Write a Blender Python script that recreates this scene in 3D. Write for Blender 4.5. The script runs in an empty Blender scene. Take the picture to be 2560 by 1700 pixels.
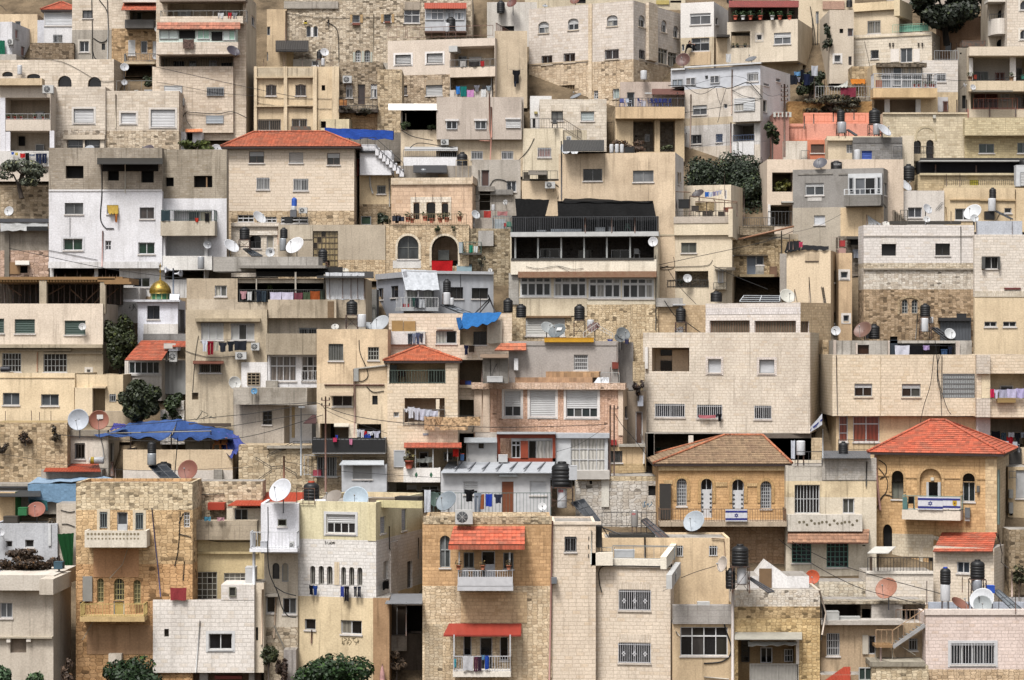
import bpy,math,random
from math import sin,cos,radians,pi,sqrt
R=random.Random(7)
SC=bpy.context.scene
COL=SC.collection
F,CX,CY,ZC=5700.,1280.,850.,25.
cam=bpy.data.objects.new('camera',bpy.data.cameras.new('camera'))
cam.data.sensor_width=36.
cam.data.lens=36.*F/2560.
cam.data.clip_start,cam.data.clip_end=1.,3000.
cam.location=(0,0,ZC)
cam.rotation_euler=(radians(90),0,0)
COL.objects.link(cam)
SC.camera=cam
SUN_EL,SUN_AZ=radians(60),radians(205)
W_=bpy.data.worlds.new('World');SC.world=W_;W_.use_nodes=True
nt=W_.node_tree;nt.nodes.clear()
sky=nt.nodes.new('ShaderNodeTexSky');sky.sky_type='NISHITA';sky.sun_disc=False
sky.sun_elevation=SUN_EL;sky.sun_rotation=SUN_AZ
sky.air_density=1.;sky.dust_density=4.;sky.ozone_density=1.
hs=nt.nodes.new('ShaderNodeHueSaturation');hs.inputs['Saturation'].default_value=0.25
bg=nt.nodes.new('ShaderNodeBackground');bg.inputs[1].default_value=0.085
wo=nt.nodes.new('ShaderNodeOutputWorld')
nt.links.new(sky.outputs[0],hs.inputs['Color']);nt.links.new(hs.outputs[0],bg.inputs[0]);nt.links.new(bg.outputs[0],wo.inputs[0])
sl=bpy.data.lights.new('sun','SUN');sl.energy=2.3;sl.angle=radians(16);sl.color=(1.,0.97,0.93)
so=bpy.data.objects.new('sun',sl);COL.objects.link(so)
so.rotation_euler=(pi/2-SUN_EL,0,pi-SUN_AZ)
SC.view_settings.view_transform='Standard';SC.view_settings.look='None'
SC.view_settings.exposure=1.4;SC.view_settings.gamma=1.
try:SC.view_settings.use_curve_mapping=False
except Exception:pass
ALB=0.62
def lin(h,k=ALB):
 h=h.lstrip('#');o=[];h=h if len(h)==6 else ''.join(x+x for x in h)
 for i in(0,2,4):
  c=int(h[i:i+2],16)/255.
  o.append((c/12.92 if c<=.04045 else((c+.055)/1.055)**2.4)*k)
 return tuple(o)
class NT:
 def __init__(s,name):
  s.m=bpy.data.materials.new(name);s.m.use_nodes=True
  s.t=s.m.node_tree;s.t.nodes.clear()
  s.out=s.n('ShaderNodeOutputMaterial');s.b=s.n('ShaderNodeBsdfPrincipled')
  s.l(s.b.outputs[0],s.out.inputs[0]);s._uv=None
 def n(s,t):return s.t.nodes.new(t)
 def l(s,a,b):s.t.links.new(a,b)
 def set(s,inp,v):
  if hasattr(v,'is_linked')or hasattr(v,'links'):s.l(v,inp)
  else:
   if inp.type=='RGBA' and len(v)==3:v=(*v,1)
   inp.default_value=v
 def uv(s):
  if s._uv is None:s._uv=s.n('ShaderNodeTexCoord').outputs['UV']
  return s._uv
 def vm(s,op,a,b):
  n=s.n('ShaderNodeVectorMath');n.operation=op;s.set(n.inputs[0],a);s.set(n.inputs[1],b);return n.outputs[0]
 def mth(s,op,a,b=0.):
  n=s.n('ShaderNodeMath');n.operation=op;s.set(n.inputs[0],a);s.set(n.inputs[1],b);return n.outputs[0]
 def noise(s,scale,detail=4,vec=None,rough=.55,mul=None):
  n=s.n('ShaderNodeTexNoise');v=vec or s.uv()
  if mul:v=s.vm('MULTIPLY',v,mul)
  s.l(v,n.inputs['Vector']);n.inputs['Scale'].default_value=scale;n.inputs['Detail'].default_value=detail;n.inputs['Roughness'].default_value=rough
  return n
 def ramp(s,fac,stops,interp='LINEAR'):
  n=s.n('ShaderNodeValToRGB');n.color_ramp.interpolation=interp
  e=n.color_ramp.elements
  while len(e)>1:e.remove(e[-1])
  for i,(p,c)in enumerate(stops):
   if not isinstance(c,tuple):c=(c,c,c)
   q=e[0]if i==0 else e.new(p)
   q.position=p;q.color=(*c,1)
  s.l(fac,n.inputs[0]);return n.outputs[0]
 def mix(s,fac,a,b,mode='MIX'):
  n=s.n('ShaderNodeMix');n.data_type='RGBA';n.blend_type=mode
  s.set(n.inputs[0],fac);s.set(n.inputs[6],a);s.set(n.inputs[7],b);return n.outputs[2]
 def bump(s,h,strength=.4,dist=.03):
  n=s.n('ShaderNodeBump');n.inputs['Strength'].default_value=strength;n.inputs['Distance'].default_value=dist
  s.l(h,n.inputs['Height']);s.l(n.outputs[0],s.b.inputs['Normal'])
 def fin(s,col,rough=.85,spec=.3,metal=0.):
  s.set(s.b.inputs['Base Color'],col);s.set(s.b.inputs['Roughness'],rough)
  s.b.inputs['Specular IOR Level'].default_value=spec;s.b.inputs['Metallic'].default_value=metal
  return s.m
def sc(c,k):return tuple(min(.95,x*k)for x in c)
def tint(c,k,d=(1,.95,.89)):return tuple(x*k*y for x,y in zip(c,d))
def wth(s,col,c0,amt=1.):
 a=s.ramp(s.noise(.45,9,rough=.66).outputs[0],[(.44,0.),(.62,1.)])
 col=s.mix(s.mth('MULTIPLY',a,.34*amt),col,tint(c0,.6))
 b=s.ramp(s.noise(1.,6,mul=(1.5,.16,1)).outputs[0],[(.52,0.),(.74,1.)])
 col=s.mix(s.mth('MULTIPLY',b,.46*amt),col,tint(c0,.42,(1,.95,.88)))
 l=s.ramp(s.noise(.55,7,mul=(1,.6,1)).outputs[0],[(.53,0.),(.58,1.)])
 col=s.mix(s.mth('MULTIPLY',l,.38*amt),col,sc(c0,1.22))
 e=s.ramp(s.noise(2.2,6,mul=(2.2,.1,1)).outputs[0],[(.57,0.),(.7,1.)])
 col=s.mix(s.mth('MULTIPLY',e,.5*amt),col,tint(c0,.38,(1,.97,.92)))
 g=s.ramp(s.noise(9,5,rough=.7).outputs[0],[(.3,.78),(.7,1.16)])
 return s.mix(1.,col,g,'MULTIPLY')
_M={}
def mat(spec):
 if spec[0]=='#':spec='p'+':'+spec
 if spec in _M:return _M[spec]
 p=spec.split(':');kind=p[0];c=lin(p[1])if len(p)>1 and p[1]else(.3,.3,.3)
 a=[float(x)for x in p[2:]]
 if kind in('p','tp','cl','me','cg','sh'):c=tuple(x*.75 for x in c)
 if kind in('pl','as','rb','co','cb'):
  y=sum(c)/3;c=tuple((x+(y-x)*.22)*g for x,g in zip(c,(1.07,1.058,1.075)))
 s=NT(spec.replace('#','').replace(':',' '))
 if kind=='pl':
  k=a[0]if a else 1.
  col=wth(s,c,c,k)
  s.bump(s.noise(5,6).outputs[0],.25,.02);m=s.fin(col,.92,.2)
 elif kind=='co':
  k=a[0]if a else 1.
  col=wth(s,c,c,1.3*k)
  w=s.n('ShaderNodeTexWave');w.wave_type='BANDS';w.bands_direction='Y';w.inputs['Scale'].default_value=.9;w.inputs['Distortion'].default_value=.4
  s.l(s.uv(),w.inputs['Vector'])
  col=s.mix(s.mth('MULTIPLY',s.ramp(w.outputs[1],[(0,1.),(.06,0.)]),.35),col,sc(c,.55))
  s.bump(s.noise(7,6).outputs[0],.35,.02);m=s.fin(col,.93,.2)
 elif kind in('as','cb'):
  bw,bh=(a+[.62,.30])[:2]if len(a)>=2 else(.66,.31)
  if kind=='cb' and len(a)<2:bw,bh=.42,.21
  bw,bh=bw*.75,bh*.75
  var=a[2]if len(a)>2 else.14
  dk=a[3]if len(a)>3 else.8
  b=s.n('ShaderNodeTexBrick');v=s.vm('ADD',s.uv(),s.vm('MULTIPLY',s.noise(3,2).outputs[1],(.02,.02,0)))
  s.l(v,b.inputs['Vector'])
  b.inputs['Color1'].default_value=(0,0,0,1);b.inputs['Color2'].default_value=(1,1,1,1);b.inputs['Mortar'].default_value=(.5,.5,.5,1)
  for k,x in(('Scale',1),('Mortar Size',.022 if kind=='as' else.018),('Mortar Smooth',.25),('Bias',0),('Brick Width',bw),('Row Height',bh)):b.inputs[k].default_value=x
  b.offset=.5;b.squash=.85;b.squash_frequency=3
  col=s.ramp(b.outputs[0],[(0,tint(c,1-var*1.3,(1,.95,.88))),(.25,sc(c,1-var*.4)),(.6,c),(1,sc(c,1+var))])
  col=wth(s,col,c,dk)
  col=s.mix(s.mth('MULTIPLY',b.outputs[1],.36 if kind=='as' else.26),col,tint(c,.42))
  h=s.mth('SUBTRACT',s.mth('MULTIPLY',s.noise(6,5).outputs[0],.5),b.outputs[1])
  s.bump(h,.35,.03);m=s.fin(col,.9,.25)
 elif kind=='rb':
  sz=(a[0]if a else.42)*.56;dk=a[1]if len(a)>1 else.12;ct=(a[2]if len(a)>2 else 1.)*.85
  v=s.vm('ADD',s.uv(),s.vm('MULTIPLY',s.vm('SUBTRACT',s.noise(2,3).outputs[1],(.5,.5,.5)),(sz*.5,sz*.25,0)))
  v=s.vm('MULTIPLY',v,(.78/sz,1.35/sz,0));q=[]
  for f in('F1','DISTANCE_TO_EDGE'):
   b=s.n('ShaderNodeTexVoronoi');b.voronoi_dimensions='2D';b.feature=f;b.inputs['Scale'].default_value=1;b.inputs['Randomness'].default_value=.5;s.l(v,b.inputs['Vector']);q.append(b)
  sx=s.n('ShaderNodeSeparateColor');s.l(q[0].outputs['Color'],sx.inputs[0])
  joint=s.ramp(q[1].outputs['Distance'],[(.02,1.),(.09,0.)])
  d=max(.01,dk*1.35)
  col=s.ramp(sx.outputs[0],[(0,tint(c,.25)),(d*.6,tint(c,.4)),(d,tint(c,1-.36*ct)),(min(.9,d+.25),tint(c,1-.1*ct,(1,.95,.88))),(.7,sc(c,1.04)),(1,sc(c,1+.34*ct))])
  col=wth(s,col,c,.9)
  col=s.mix(s.mth('MULTIPLY',joint,.38),col,tint(c,.6))
  h=s.mth('SUBTRACT',s.mth('MULTIPLY',s.noise(5,6).outputs[0],.9),joint)
  s.bump(h,.7,.06);m=s.fin(col,.95,.2)
 elif kind=='ti':
  b=s.n('ShaderNodeTexBrick');s.l(s.uv(),b.inputs['Vector'])
  b.inputs['Color1'].default_value=(0,0,0,1);b.inputs['Color2'].default_value=(1,1,1,1);b.inputs['Mortar'].default_value=(.3,.3,.3,1)
  for k,x in(('Scale',1),('Mortar Size',.02),('Mortar Smooth',.6),('Bias',0),('Brick Width',.26),('Row Height',.33)):b.inputs[k].default_value=x
  b.offset=0
  c=tuple(x*.75+(.055,.035,.022)[i]for i,x in enumerate(c));col=s.ramp(b.outputs[0],[(0,sc(c,.6)),(.5,c),(1,sc(c,1.25))])
  n=s.ramp(s.noise(1.1,7).outputs[0],[(.4,0.),(.72,.6)])
  col=s.mix(n,col,(.13,.075,.05))
  w=s.n('ShaderNodeTexWave');w.bands_direction='X';w.inputs['Scale'].default_value=1.2;s.l(s.uv(),w.inputs['Vector'])
  s.bump(w.outputs[1],.5,.05);m=s.fin(col,.75,.3)
 elif kind=='sh' or kind=='cg':
  w=s.n('ShaderNodeTexWave');w.bands_direction='Y' if kind=='sh' else 'X'
  w.inputs['Scale'].default_value=a[0]if a else(2.6 if kind=='sh' else 1.6);s.l(s.uv(),w.inputs['Vector'])
  n=s.ramp(s.noise(1.2,5,mul=(1,.4,1)).outputs[0],[(.3,.82),(.75,1.05)])
  col=s.mix(1.,c,n,'MULTIPLY')
  if kind=='sh':col=s.mix(s.mth('MULTIPLY',s.ramp(w.outputs[1],[(0,1.),(.2,0.)]),.3),col,sc(c,.55))
  s.bump(w.outputs[1],.5,.04);m=s.fin(col,.55,.4)
 elif kind=='gl':
  n=s.ramp(s.noise(.9,3,mul=(1,.35,1)).outputs[0],[(.35,.28),(.7,.78)])
  m=s.fin(s.mix(1.,c,n,'MULTIPLY'),.1,.4)
 elif kind=='cu':
  w=s.n('ShaderNodeTexWave');w.bands_direction='X';w.inputs['Scale'].default_value=1.3;w.inputs['Distortion'].default_value=3;s.l(s.uv(),w.inputs['Vector'])
  col=s.ramp(w.outputs[1],[(0,sc(c,.55)),(1,c)]);m=s.fin(col,.3,.5)  # fold shading of the curtain painted as bands on a flat pane
 elif kind=='cl':
  n=s.ramp(s.noise(4,4).outputs[0],[(.3,.8),(.7,1.1)])
  w=s.noise(3,3,mul=(2.5,.5,1)).outputs[0]
  s.bump(w,.5,.06);m=s.fin(s.mix(1.,c,n,'MULTIPLY'),.9,.1)
 elif kind=='tp':
  n=s.ramp(s.noise(1.6,6).outputs[0],[(.3,.72),(.7,1.12)])
  s.bump(s.noise(1.8,5).outputs[0],.7,.12);m=s.fin(s.mix(1.,c,n,'MULTIPLY'),.85,.12)
 elif kind=='ca':
  v=s.n('ShaderNodeTexVoronoi');v.inputs['Scale'].default_value=4;s.l(s.uv(),v.inputs['Vector'])
  col=s.ramp(v.outputs[0],[(.1,sc(c,.5)),(.35,c),(.6,sc(c,1.5))],'CONSTANT');m=s.fin(col,.95,.1)
 elif kind=='lf':
  o=s.n('ShaderNodeNewGeometry').outputs['Random Per Island']
  col=s.ramp(o,[(0,sc(c,.3)),(.6,sc(c,.8)),(.9,c),(1,tint(c,2,(1.2,1.05,.7)))]);m=s.fin(col,.6,.25)
  s.b.inputs['Subsurface Weight'].default_value=0
 elif kind=='er':
  s._uv=s.n('ShaderNodeTexCoord').outputs['Object'];n=s.ramp(s.noise(.5,8,rough=.65).outputs[0],[(.3,sc(c,.4)),(.5,c),(.75,sc(c,1.6))])
  s.bump(s.noise(1.5,8).outputs[0],.9,.3);m=s.fin(n,.97,.1)
 elif kind=='rs':
  n=s.ramp(s.noise(3.5,6).outputs[0],[(.42,0.),(.62,1.)])
  m=s.fin(s.mix(s.mth('MULTIPLY',n,.6),c,(.13,.055,.03)),.65,.35)
 elif kind=='gd':m=s.fin(s.mix(s.ramp(s.noise(2,5).outputs[0],[(.4,0.),(.65,1.)]),c,sc(c,.4)),.42,.5,.6)
 elif kind=='me':m=s.fin(s.mix(1.,c,s.ramp(s.noise(4,4).outputs[0],[(.3,.85),(.7,1.08)]),'MULTIPLY'),.42,.5,.35)
 elif kind=='sk':m=s.fin(c,.6,.3)
 else:
  n=s.ramp(s.noise(2.5,5).outputs[0],[(.3,.85),(.7,1.07)])
  m=s.fin(s.mix(1.,c,n,'MULTIPLY'),a[0]if a else.6,.35)
 _M[spec]=m
 return m
V=lambda a,b,k=1.:(a[0]+b[0]*k,a[1]+b[1]*k,a[2]+b[2]*k)
def sub(a,b):return(a[0]-b[0],a[1]-b[1],a[2]-b[2])
def crs(a,b):return(a[1]*b[2]-a[2]*b[1],a[2]*b[0]-a[0]*b[2],a[0]*b[1]-a[1]*b[0])
def dot(a,b):return a[0]*b[0]+a[1]*b[1]+a[2]*b[2]
def nrm(a):
 l=sqrt(dot(a,a))or 1.
 return(a[0]/l,a[1]/l,a[2]/l)
def lerp(a,b,t):return tuple(x+(y-x)*t for x,y in zip(a,b))
class MB:
 def __init__(s):s.v=[];s.f=[];s.mi=[];s.mats=[];s.off=(R.uniform(0,60),R.uniform(0,60));s.sm=[];s.tuv={}
 def _m(s,m):
  if m not in s.mats:s.mats.append(m)
  return s.mats.index(m)
 def face(s,pts,m,sm_=False,uv=None):
  i=len(s.v);s.v.extend(pts);s.f.append(tuple(range(i,i+len(pts))));s.mi.append(s._m(m));s.sm.append(sm_)
  if uv:s.tuv[len(s.f)-1]=uv
 def grid(s,rows,m,sm_=True,closed=False):
  i=len(s.v);n=len(rows[0])
  for r in rows:s.v.extend(r)
  k=s._m(m)
  for a in range(len(rows)-1):
   for b in range(n if closed else n-1):
    c=(b+1)%n
    s.f.append((i+a*n+b,i+a*n+c,i+(a+1)*n+c,i+(a+1)*n+b));s.mi.append(k);s.sm.append(sm_)
 def hexa(s,c,m):
  i=len(s.v);s.v.extend(c);k=s._m(m)
  for q in((0,1,2,3),(7,6,5,4),(0,4,5,1),(1,5,6,2),(2,6,7,3),(3,7,4,0)):
   s.f.append(tuple(i+x for x in q));s.mi.append(k);s.sm.append(False)
 def fx(s,fc,u0,u1,z0,z1,o0,o1,m):
  w=fc.world
  s.hexa([w(u0,z0,o0),w(u1,z0,o0),w(u1,z0,o1),w(u0,z0,o1),w(u0,z1,o0),w(u1,z1,o0),w(u1,z1,o1),w(u0,z1,o1)],m)
 def bar(s,a,b,t,m,t2=None):
  d=nrm(sub(b,a));up=(0,0,1)if abs(d[2])<.9 else(0,1,0)
  x=nrm(crs(d,up));y=crs(x,d);t2=t2 or t;h=t/2;g=t2/2
  c=[]
  for p in(a,b):
   for(i,j)in((-1,-1),(1,-1),(1,1),(-1,1)):c.append(V(V(p,x,i*h),y,j*g))
  s.hexa(c,m)
 def tube(s,pts,r,m,n=6,cap=True):
  rings=[]
  rs=r if isinstance(r,(list,tuple))else[r]*len(pts)
  for i,p in enumerate(pts):
   a=pts[max(0,i-1)];b=pts[min(len(pts)-1,i+1)]
   d=nrm(sub(b,a));up=(0,0,1)if abs(d[2])<.95 else(0,1,0)
   x=nrm(crs(d,up));y=crs(x,d)
   rings.append([V(V(p,x,rs[i]*cos(2*pi*k/n)),y,rs[i]*sin(2*pi*k/n))for k in range(n)])
  i0=len(s.v);s.grid(rings,m,True,True)
  if cap:
   k=s._m(m)
   s.f.append(tuple(i0+q for q in range(n)));s.mi.append(k);s.sm.append(False)
   e=i0+(len(pts)-1)*n
   s.f.append(tuple(e+q for q in reversed(range(n))));s.mi.append(k);s.sm.append(False)
 def lathe(s,c,prof,m,n=20,ax=(0,0,1)):
  ax=nrm(ax);up=(0,1,0)if abs(ax[2])>.9 else(0,0,1)
  x=nrm(crs(ax,up));y=crs(ax,x)
  rings=[[V(V(V(c,ax,h),x,r*cos(2*pi*k/n)),y,r*sin(2*pi*k/n))for k in range(n)]for r,h in prof]
  i0=len(s.v);s.grid(rings,m,True,True);k=s._m(m)
  s.f.append(tuple(i0+q for q in range(n)));s.mi.append(k);s.sm.append(False)
  e=i0+(len(prof)-1)*n
  s.f.append(tuple(e+q for q in reversed(range(n))));s.mi.append(k);s.sm.append(False)
 def build(s,name,rt=None,parent=None):
  if rt is None:
   xs=[p[0]for p in s.v];ys=[p[1]for p in s.v];zs=[p[2]for p in s.v]
   o=((min(xs)+max(xs))/2,(min(ys)+max(ys))/2,min(zs))
  else:o=tuple(rt.location)
  me=bpy.data.meshes.new(name)
  me.from_pydata([sub(p,o)for p in s.v],[],s.f)
  for m in s.mats:me.materials.append(mat(m))
  me.polygons.foreach_set('material_index',s.mi)
  me.polygons.foreach_set('use_smooth',s.sm)
  uvl=me.uv_layers.new(name='UVMap');uv=[]
  ox,oy=s.off
  for fi,f in enumerate(s.f):
   if fi in s.tuv:uv.extend(x for q in s.tuv[fi]for x in q);continue
   P=[s.v[i]for i in f]
   n=crs(sub(P[1],P[0]),sub(P[2],P[0]))if len(P)<4 else crs(sub(P[2],P[0]),sub(P[3],P[1]))
   n=nrm(n);h=sqrt(n[0]**2+n[1]**2)
   if h<.15:
    for p in P:uv.extend((p[0]+ox,p[1]+oy))
   else:
    t=(-n[1]/h,n[0]/h)
    if t[0]<0 or(abs(t[0])<.2 and t[1]<0):t=(-t[0],-t[1])
    k=1/max(.25,sqrt(max(0,1-n[2]**2)))
    for p in P:uv.extend((p[0]*t[0]+p[1]*t[1]+ox,p[2]*k+oy))
  uvl.data.foreach_set('uv',uv)
  ob=bpy.data.objects.new(name,me);COL.objects.link(ob)
  if rt is None:ob.location=o
  else:ob.parent=parent or rt
  return ob
def tag(o,label,cat,group=None,kind=None):
 if label:o['label']=label
 if cat:o['category']=cat
 if group:o['group']=group
 if kind:o['kind']=kind
 return o
def em(name,loc):
 o=bpy.data.objects.new(name,None);o.location=loc;o.empty_display_size=.2;COL.objects.link(o);return o
K=2361/640.
TX=TY=0.
def T(c,r):
 global TX,TY
 TX,TY=c*2361.,r*425*K
def DY(y):
 return F/(28+14*((y+TY)/K)/1700)
def ray(x,y):return(((x+TX)/K-CX)/F,1.,(CY-(y+TY)/K)/F)
def PT(x,y,D):
 r=ray(x,y);return(r[0]*D,D,ZC+r[2]*D)
def ZT(D):
 y=(F/D-28)/14*1700
 return ZC+(CY-y)*D/F
def nu(s):return[[float(x)for x in q.split()]for q in s.split(';')if q.strip()]
class Face:
 def __init__(s,O,u):s.O=O;s.u=u;s.n=(u[1],-u[0]);s.hs_=[];s.w=0
 def loc(s,x,y,o=0.):
  r=ray(x,y);ox=s.O[0]+s.n[0]*o;oy=s.O[1]+s.n[1]*o
  t=(ox*s.n[0]+oy*s.n[1])/(r[0]*s.n[0]+r[1]*s.n[1])
  px,py=r[0]*t,r[1]*t
  return((px-ox)*s.u[0]+(py-oy)*s.u[1],ZC+r[2]*t)
 def world(s,u,z,o=0.):return(s.O[0]+s.u[0]*u+s.n[0]*o,s.O[1]+s.u[1]*u+s.n[1]*o,z)
 def pt(s,x,y,o=0.):u,z=s.loc(x,y,o);return s.world(u,z,o)
 def rect(s,q,o=0.):
  x0,y0,x1,y1=q;xm,ym=(x0+x1)/2,(y0+y1)/2
  u0=s.loc(x0,ym,o)[0];u1=s.loc(x1,ym,o)[0];z1=s.loc(xm,y0,o)[1];z0=s.loc(xm,y1,o)[1]
  return u0,z0,u1,z1
class G:b=None
GLS=['gl:#46484a','gl:#3a3b3e','gl:#54565a','gl:#2c2d30','gl:#4a4642','gl:#6a6c70','gl:#181819']
CUR=['cu:#a8a49c','cu:#8c8880','cu:#b8b4ac']
WHT,ALU,DRK,BRN='#e6e6e8','#b4b6b8','#3a3a3c','#5a4438'
def B(name,label,cat,q,m,side=None,xs=None,yd=None,D=None,dep=None,bands=None,hang=False,par=.45,yaw=None,rm=None,group=None,back=0.,base=None,smat=None):
 fl_()
 x0,y0,x1,y1=nu(q)[0]
 D=(D or DY(yd if yd is not None else y1))+back
 if dep is None:dep=min(11.,max(2.2,DY(y0)-DY(yd if yd is not None else y1)-.4))
 b=dict(txy=(TX,TY),D=D,m=m,bands=bands,hang=hang,par=par,rm=rm or 'co:#9a948a',smat=smat)
 xm=(x0+x1)/2
 th=radians(yaw)if yaw else 0.
 if side and yaw is None:
  best=None
  for k in range(2,46):
   a=radians(k);r=sv(x0,x1,y1,D,a,side,xs)
   if r and r[2]>.3 and(best is None or abs(r[2]-dep)<best[0]):best=(abs(r[2]-dep),a)
  th=best[1]if best else radians(15)
 if side:
  O,u,d,w=sv2(x0,x1,y1,D,th,side,xs)
  dep=min(max(d,.5),16)
 else:
  P=PT(xm,y1,D);u=(cos(th),sin(th));f0=Face((P[0],P[1]),u)
  a,_=f0 .loc(x0,y1);c,_=f0 .loc(x1,y1);w=c-a;O=(P[0]+u[0]*a,P[1]+u[1]*a)
 f=Face(O,u);f.w=w
 r_=Face((O[0]+u[0]*w,O[1]+u[1]*w),(-f.n[0],-f.n[1]));r_.w=dep
 lO=(O[0]-f.n[0]*dep,O[1]-f.n[1]*dep)
 l_=Face(lO,f.n);l_.w=dep
 k_=Face((lO[0]+u[0]*w,lO[1]+u[1]*w),(-u[0],-u[1]));k_.w=w
 xr=x1 if side!='l' else x0
 if not side:xr=xm
 b['zt']=f.loc(xr,y0)[1]
 b['zb']=f.loc(xr,y1)[1]if hang else min(ZT(D),f.loc(xr,y1)[1])-.6
 if base is not None:b['zb']=f.loc(xr,base)[1]
 b.update(f=f,r=r_,l=l_,k=k_,w=w,dep=dep,fc=f,zr=b['zt']-par,xr=xr)
 c=f.world(w/2,0,-dep/2)
 rt=b['root']=em(name,(c[0],c[1],b['zb']))
 tag(rt,label,cat,group)
 G.b=b
 return b
def sv2(x0,x1,y1,D,th,side,xs):
 if side=='r':
  P=PT(x1,y1,D);u=(cos(th),-sin(th));f=Face((P[0],P[1]),u)
  a,_=f.loc(x0,y1);w=-a;O=(P[0]+u[0]*a,P[1]+u[1]*a)
  s=Face((P[0],P[1]),(sin(th),cos(th)));d=s.loc(xs,y1)[0]
 else:
  P=PT(x0,y1,D);u=(cos(th),sin(th));f=Face((P[0],P[1]),u)
  w,_=f.loc(x1,y1);O=(P[0],P[1])
  s=Face((P[0],P[1]),(-sin(th),cos(th)));d=s.loc(xs,y1)[0]
 return O,u,d,w
def sv(*a):
 try:return sv2(*a)
 except ZeroDivisionError:return None
def FC(k):
 G.b['fc']=G.b[k]
def P_(mb,name,label=None,parent=None):
 o=mb.build(name,G.b['root'],parent)
 if label:o['label']=label
 return o
def bmt(b,z):
 if b['bands']:
  for zz,m in b['bz']:
   if z>zz:return m
  return b['bl']
 return b['m']
def fl_():
 b=G.b
 if not b or b.get('done'):return
 b['done']=True
 global TX,TY
 keep=TX,TY;TX,TY=b['txy']
 zt,zb=b['zt'],b['zb']
 if b['bands']:
  b['bz']=[(b['f'].loc(b['xr'],y)[1],m)for y,m in b['bands']if y is not None]
  b['bl']=b['m']
 mb=MB()
 zc=[z for z,_ in b['bz']]if b['bands']else[]
 par=b['par']
 for key in('f','r','l','k'):
  fc=b[key]
  us={0.,fc.w};zs={zb,zt}
  for h in fc.hs_:
   us|={h[0],h[2]};zs|={h[1],h[3]}
  zs|=set(zc)
  us=sorted(x for x in us if 0<=x<=fc.w);zs=sorted(z for z in zs if zb<=z<=zt)
  for i in range(len(us)-1):
   if us[i+1]-us[i]<1e-4:continue
   for j in range(len(zs)-1):
    if zs[j+1]-zs[j]<1e-4:continue
    um,zm=(us[i]+us[i+1])/2,(zs[j]+zs[j+1])/2
    if any(h[0]<um<h[2]and h[1]<zm<h[3]for h in fc.hs_):continue
    mm=bmt(b,zm)
    if key in 'rlk' and b['smat']:mm=b['smat']
    mb.face([fc.world(us[i],zs[j]),fc.world(us[i+1],zs[j]),fc.world(us[i+1],zs[j+1]),fc.world(us[i],zs[j+1])],mm)
  for h in fc.hs_:
   u0,z0,u1,z1,d,ar,back,inner=h
   mm=inner or bmt(b,(z0+z1)/2);w=fc.world
   if ar>0:
    rise=ar;zs_=z1-rise;um=(u0+u1)/2;hw=(u1-u0)/2;N=8
    pt=har(u0,u1,z1,rise,N)
    L=pt[:N//2+1];Rr=pt[N//2:]
    mo=bmt(b,z1)
    for q,cu in((L,u0),(Rr,u1)):
     for a in range(len(q)-1):
      mb.face([w(cu,z1),w(*q[a]),w(*q[a+1])],mo)
    for a in range(N):mb.face([w(*pt[a]),w(*pt[a+1]),w(*pt[a+1],-d),w(*pt[a],-d)],mm)
    top=zs_
   else:
    mb.face([w(u0,z1),w(u1,z1),w(u1,z1,-d),w(u0,z1,-d)],mm);top=z1
   mb.face([w(u0,z0),w(u1,z0),w(u1,z0,-d),w(u0,z0,-d)],mm)
   mb.face([w(u0,z0),w(u0,top),w(u0,top,-d),w(u0,z0,-d)],mm)
   mb.face([w(u1,z0),w(u1,top),w(u1,top,-d),w(u1,z0,-d)],mm)
   if back:mb.face([w(u0,z0,-d),w(u1,z0,-d),w(u1,z1,-d),w(u0,z1,-d)],back)
 f=b['f'];w,dep=b['w'],b['dep']
 zr=zt-par;t=.18
 q=lambda u,o,z:f.world(u,z,-o)
 if par>0 and w>.6 and dep>.6:
  ring=[(0,0),(w,0),(w,dep),(0,dep)];inn=[(t,t),(w-t,t),(w-t,dep-t),(t,dep-t)]
  for i in range(4):
   j=(i+1)%4
   mb.face([q(*ring[i],zt),q(*ring[j],zt),q(*inn[j],zt),q(*inn[i],zt)],b['m']if not b['bands']else bmt(b,zt-.01))
   mb.face([q(*inn[i],zt),q(*inn[j],zt),q(*inn[j],zr),q(*inn[i],zr)],b['m'])
  mb.face([q(*p,zr)for p in inn],b['rm'])
 else:
  mb.face([q(0,0,zt),q(w,0,zt),q(w,dep,zt),q(0,dep,zt)],b['rm'])
 if b['hang']:mb.face([q(0,0,zb),q(w,0,zb),q(w,dep,zb),q(0,dep,zb)],b['m'])
 mb.build('wall',b['root']);TX,TY=keep
def har(u0,u1,z1,rise,N=8):
 um,hw=(u0+u1)/2,(u1-u0)/2
 return[(um-hw*cos(pi*a/N),z1-rise+rise*sin(pi*a/N))for a in range(N+1)]
def hole(fc,r,d,ar=0.,back=None,inner=None):
 u0,z0,u1,z1=r
 u0=max(u0,.01);u1=min(u1,fc.w-.01);z1=min(z1,G.b['zt']-.01);z0=max(z0,G.b['zb']+.01)
 if u1-u0<.05 or z1-z0<.05:return None
 fc.hs_.append((u0,z0,u1,z1,d,ar,back,inner));return(u0,z0,u1,z1)
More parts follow.
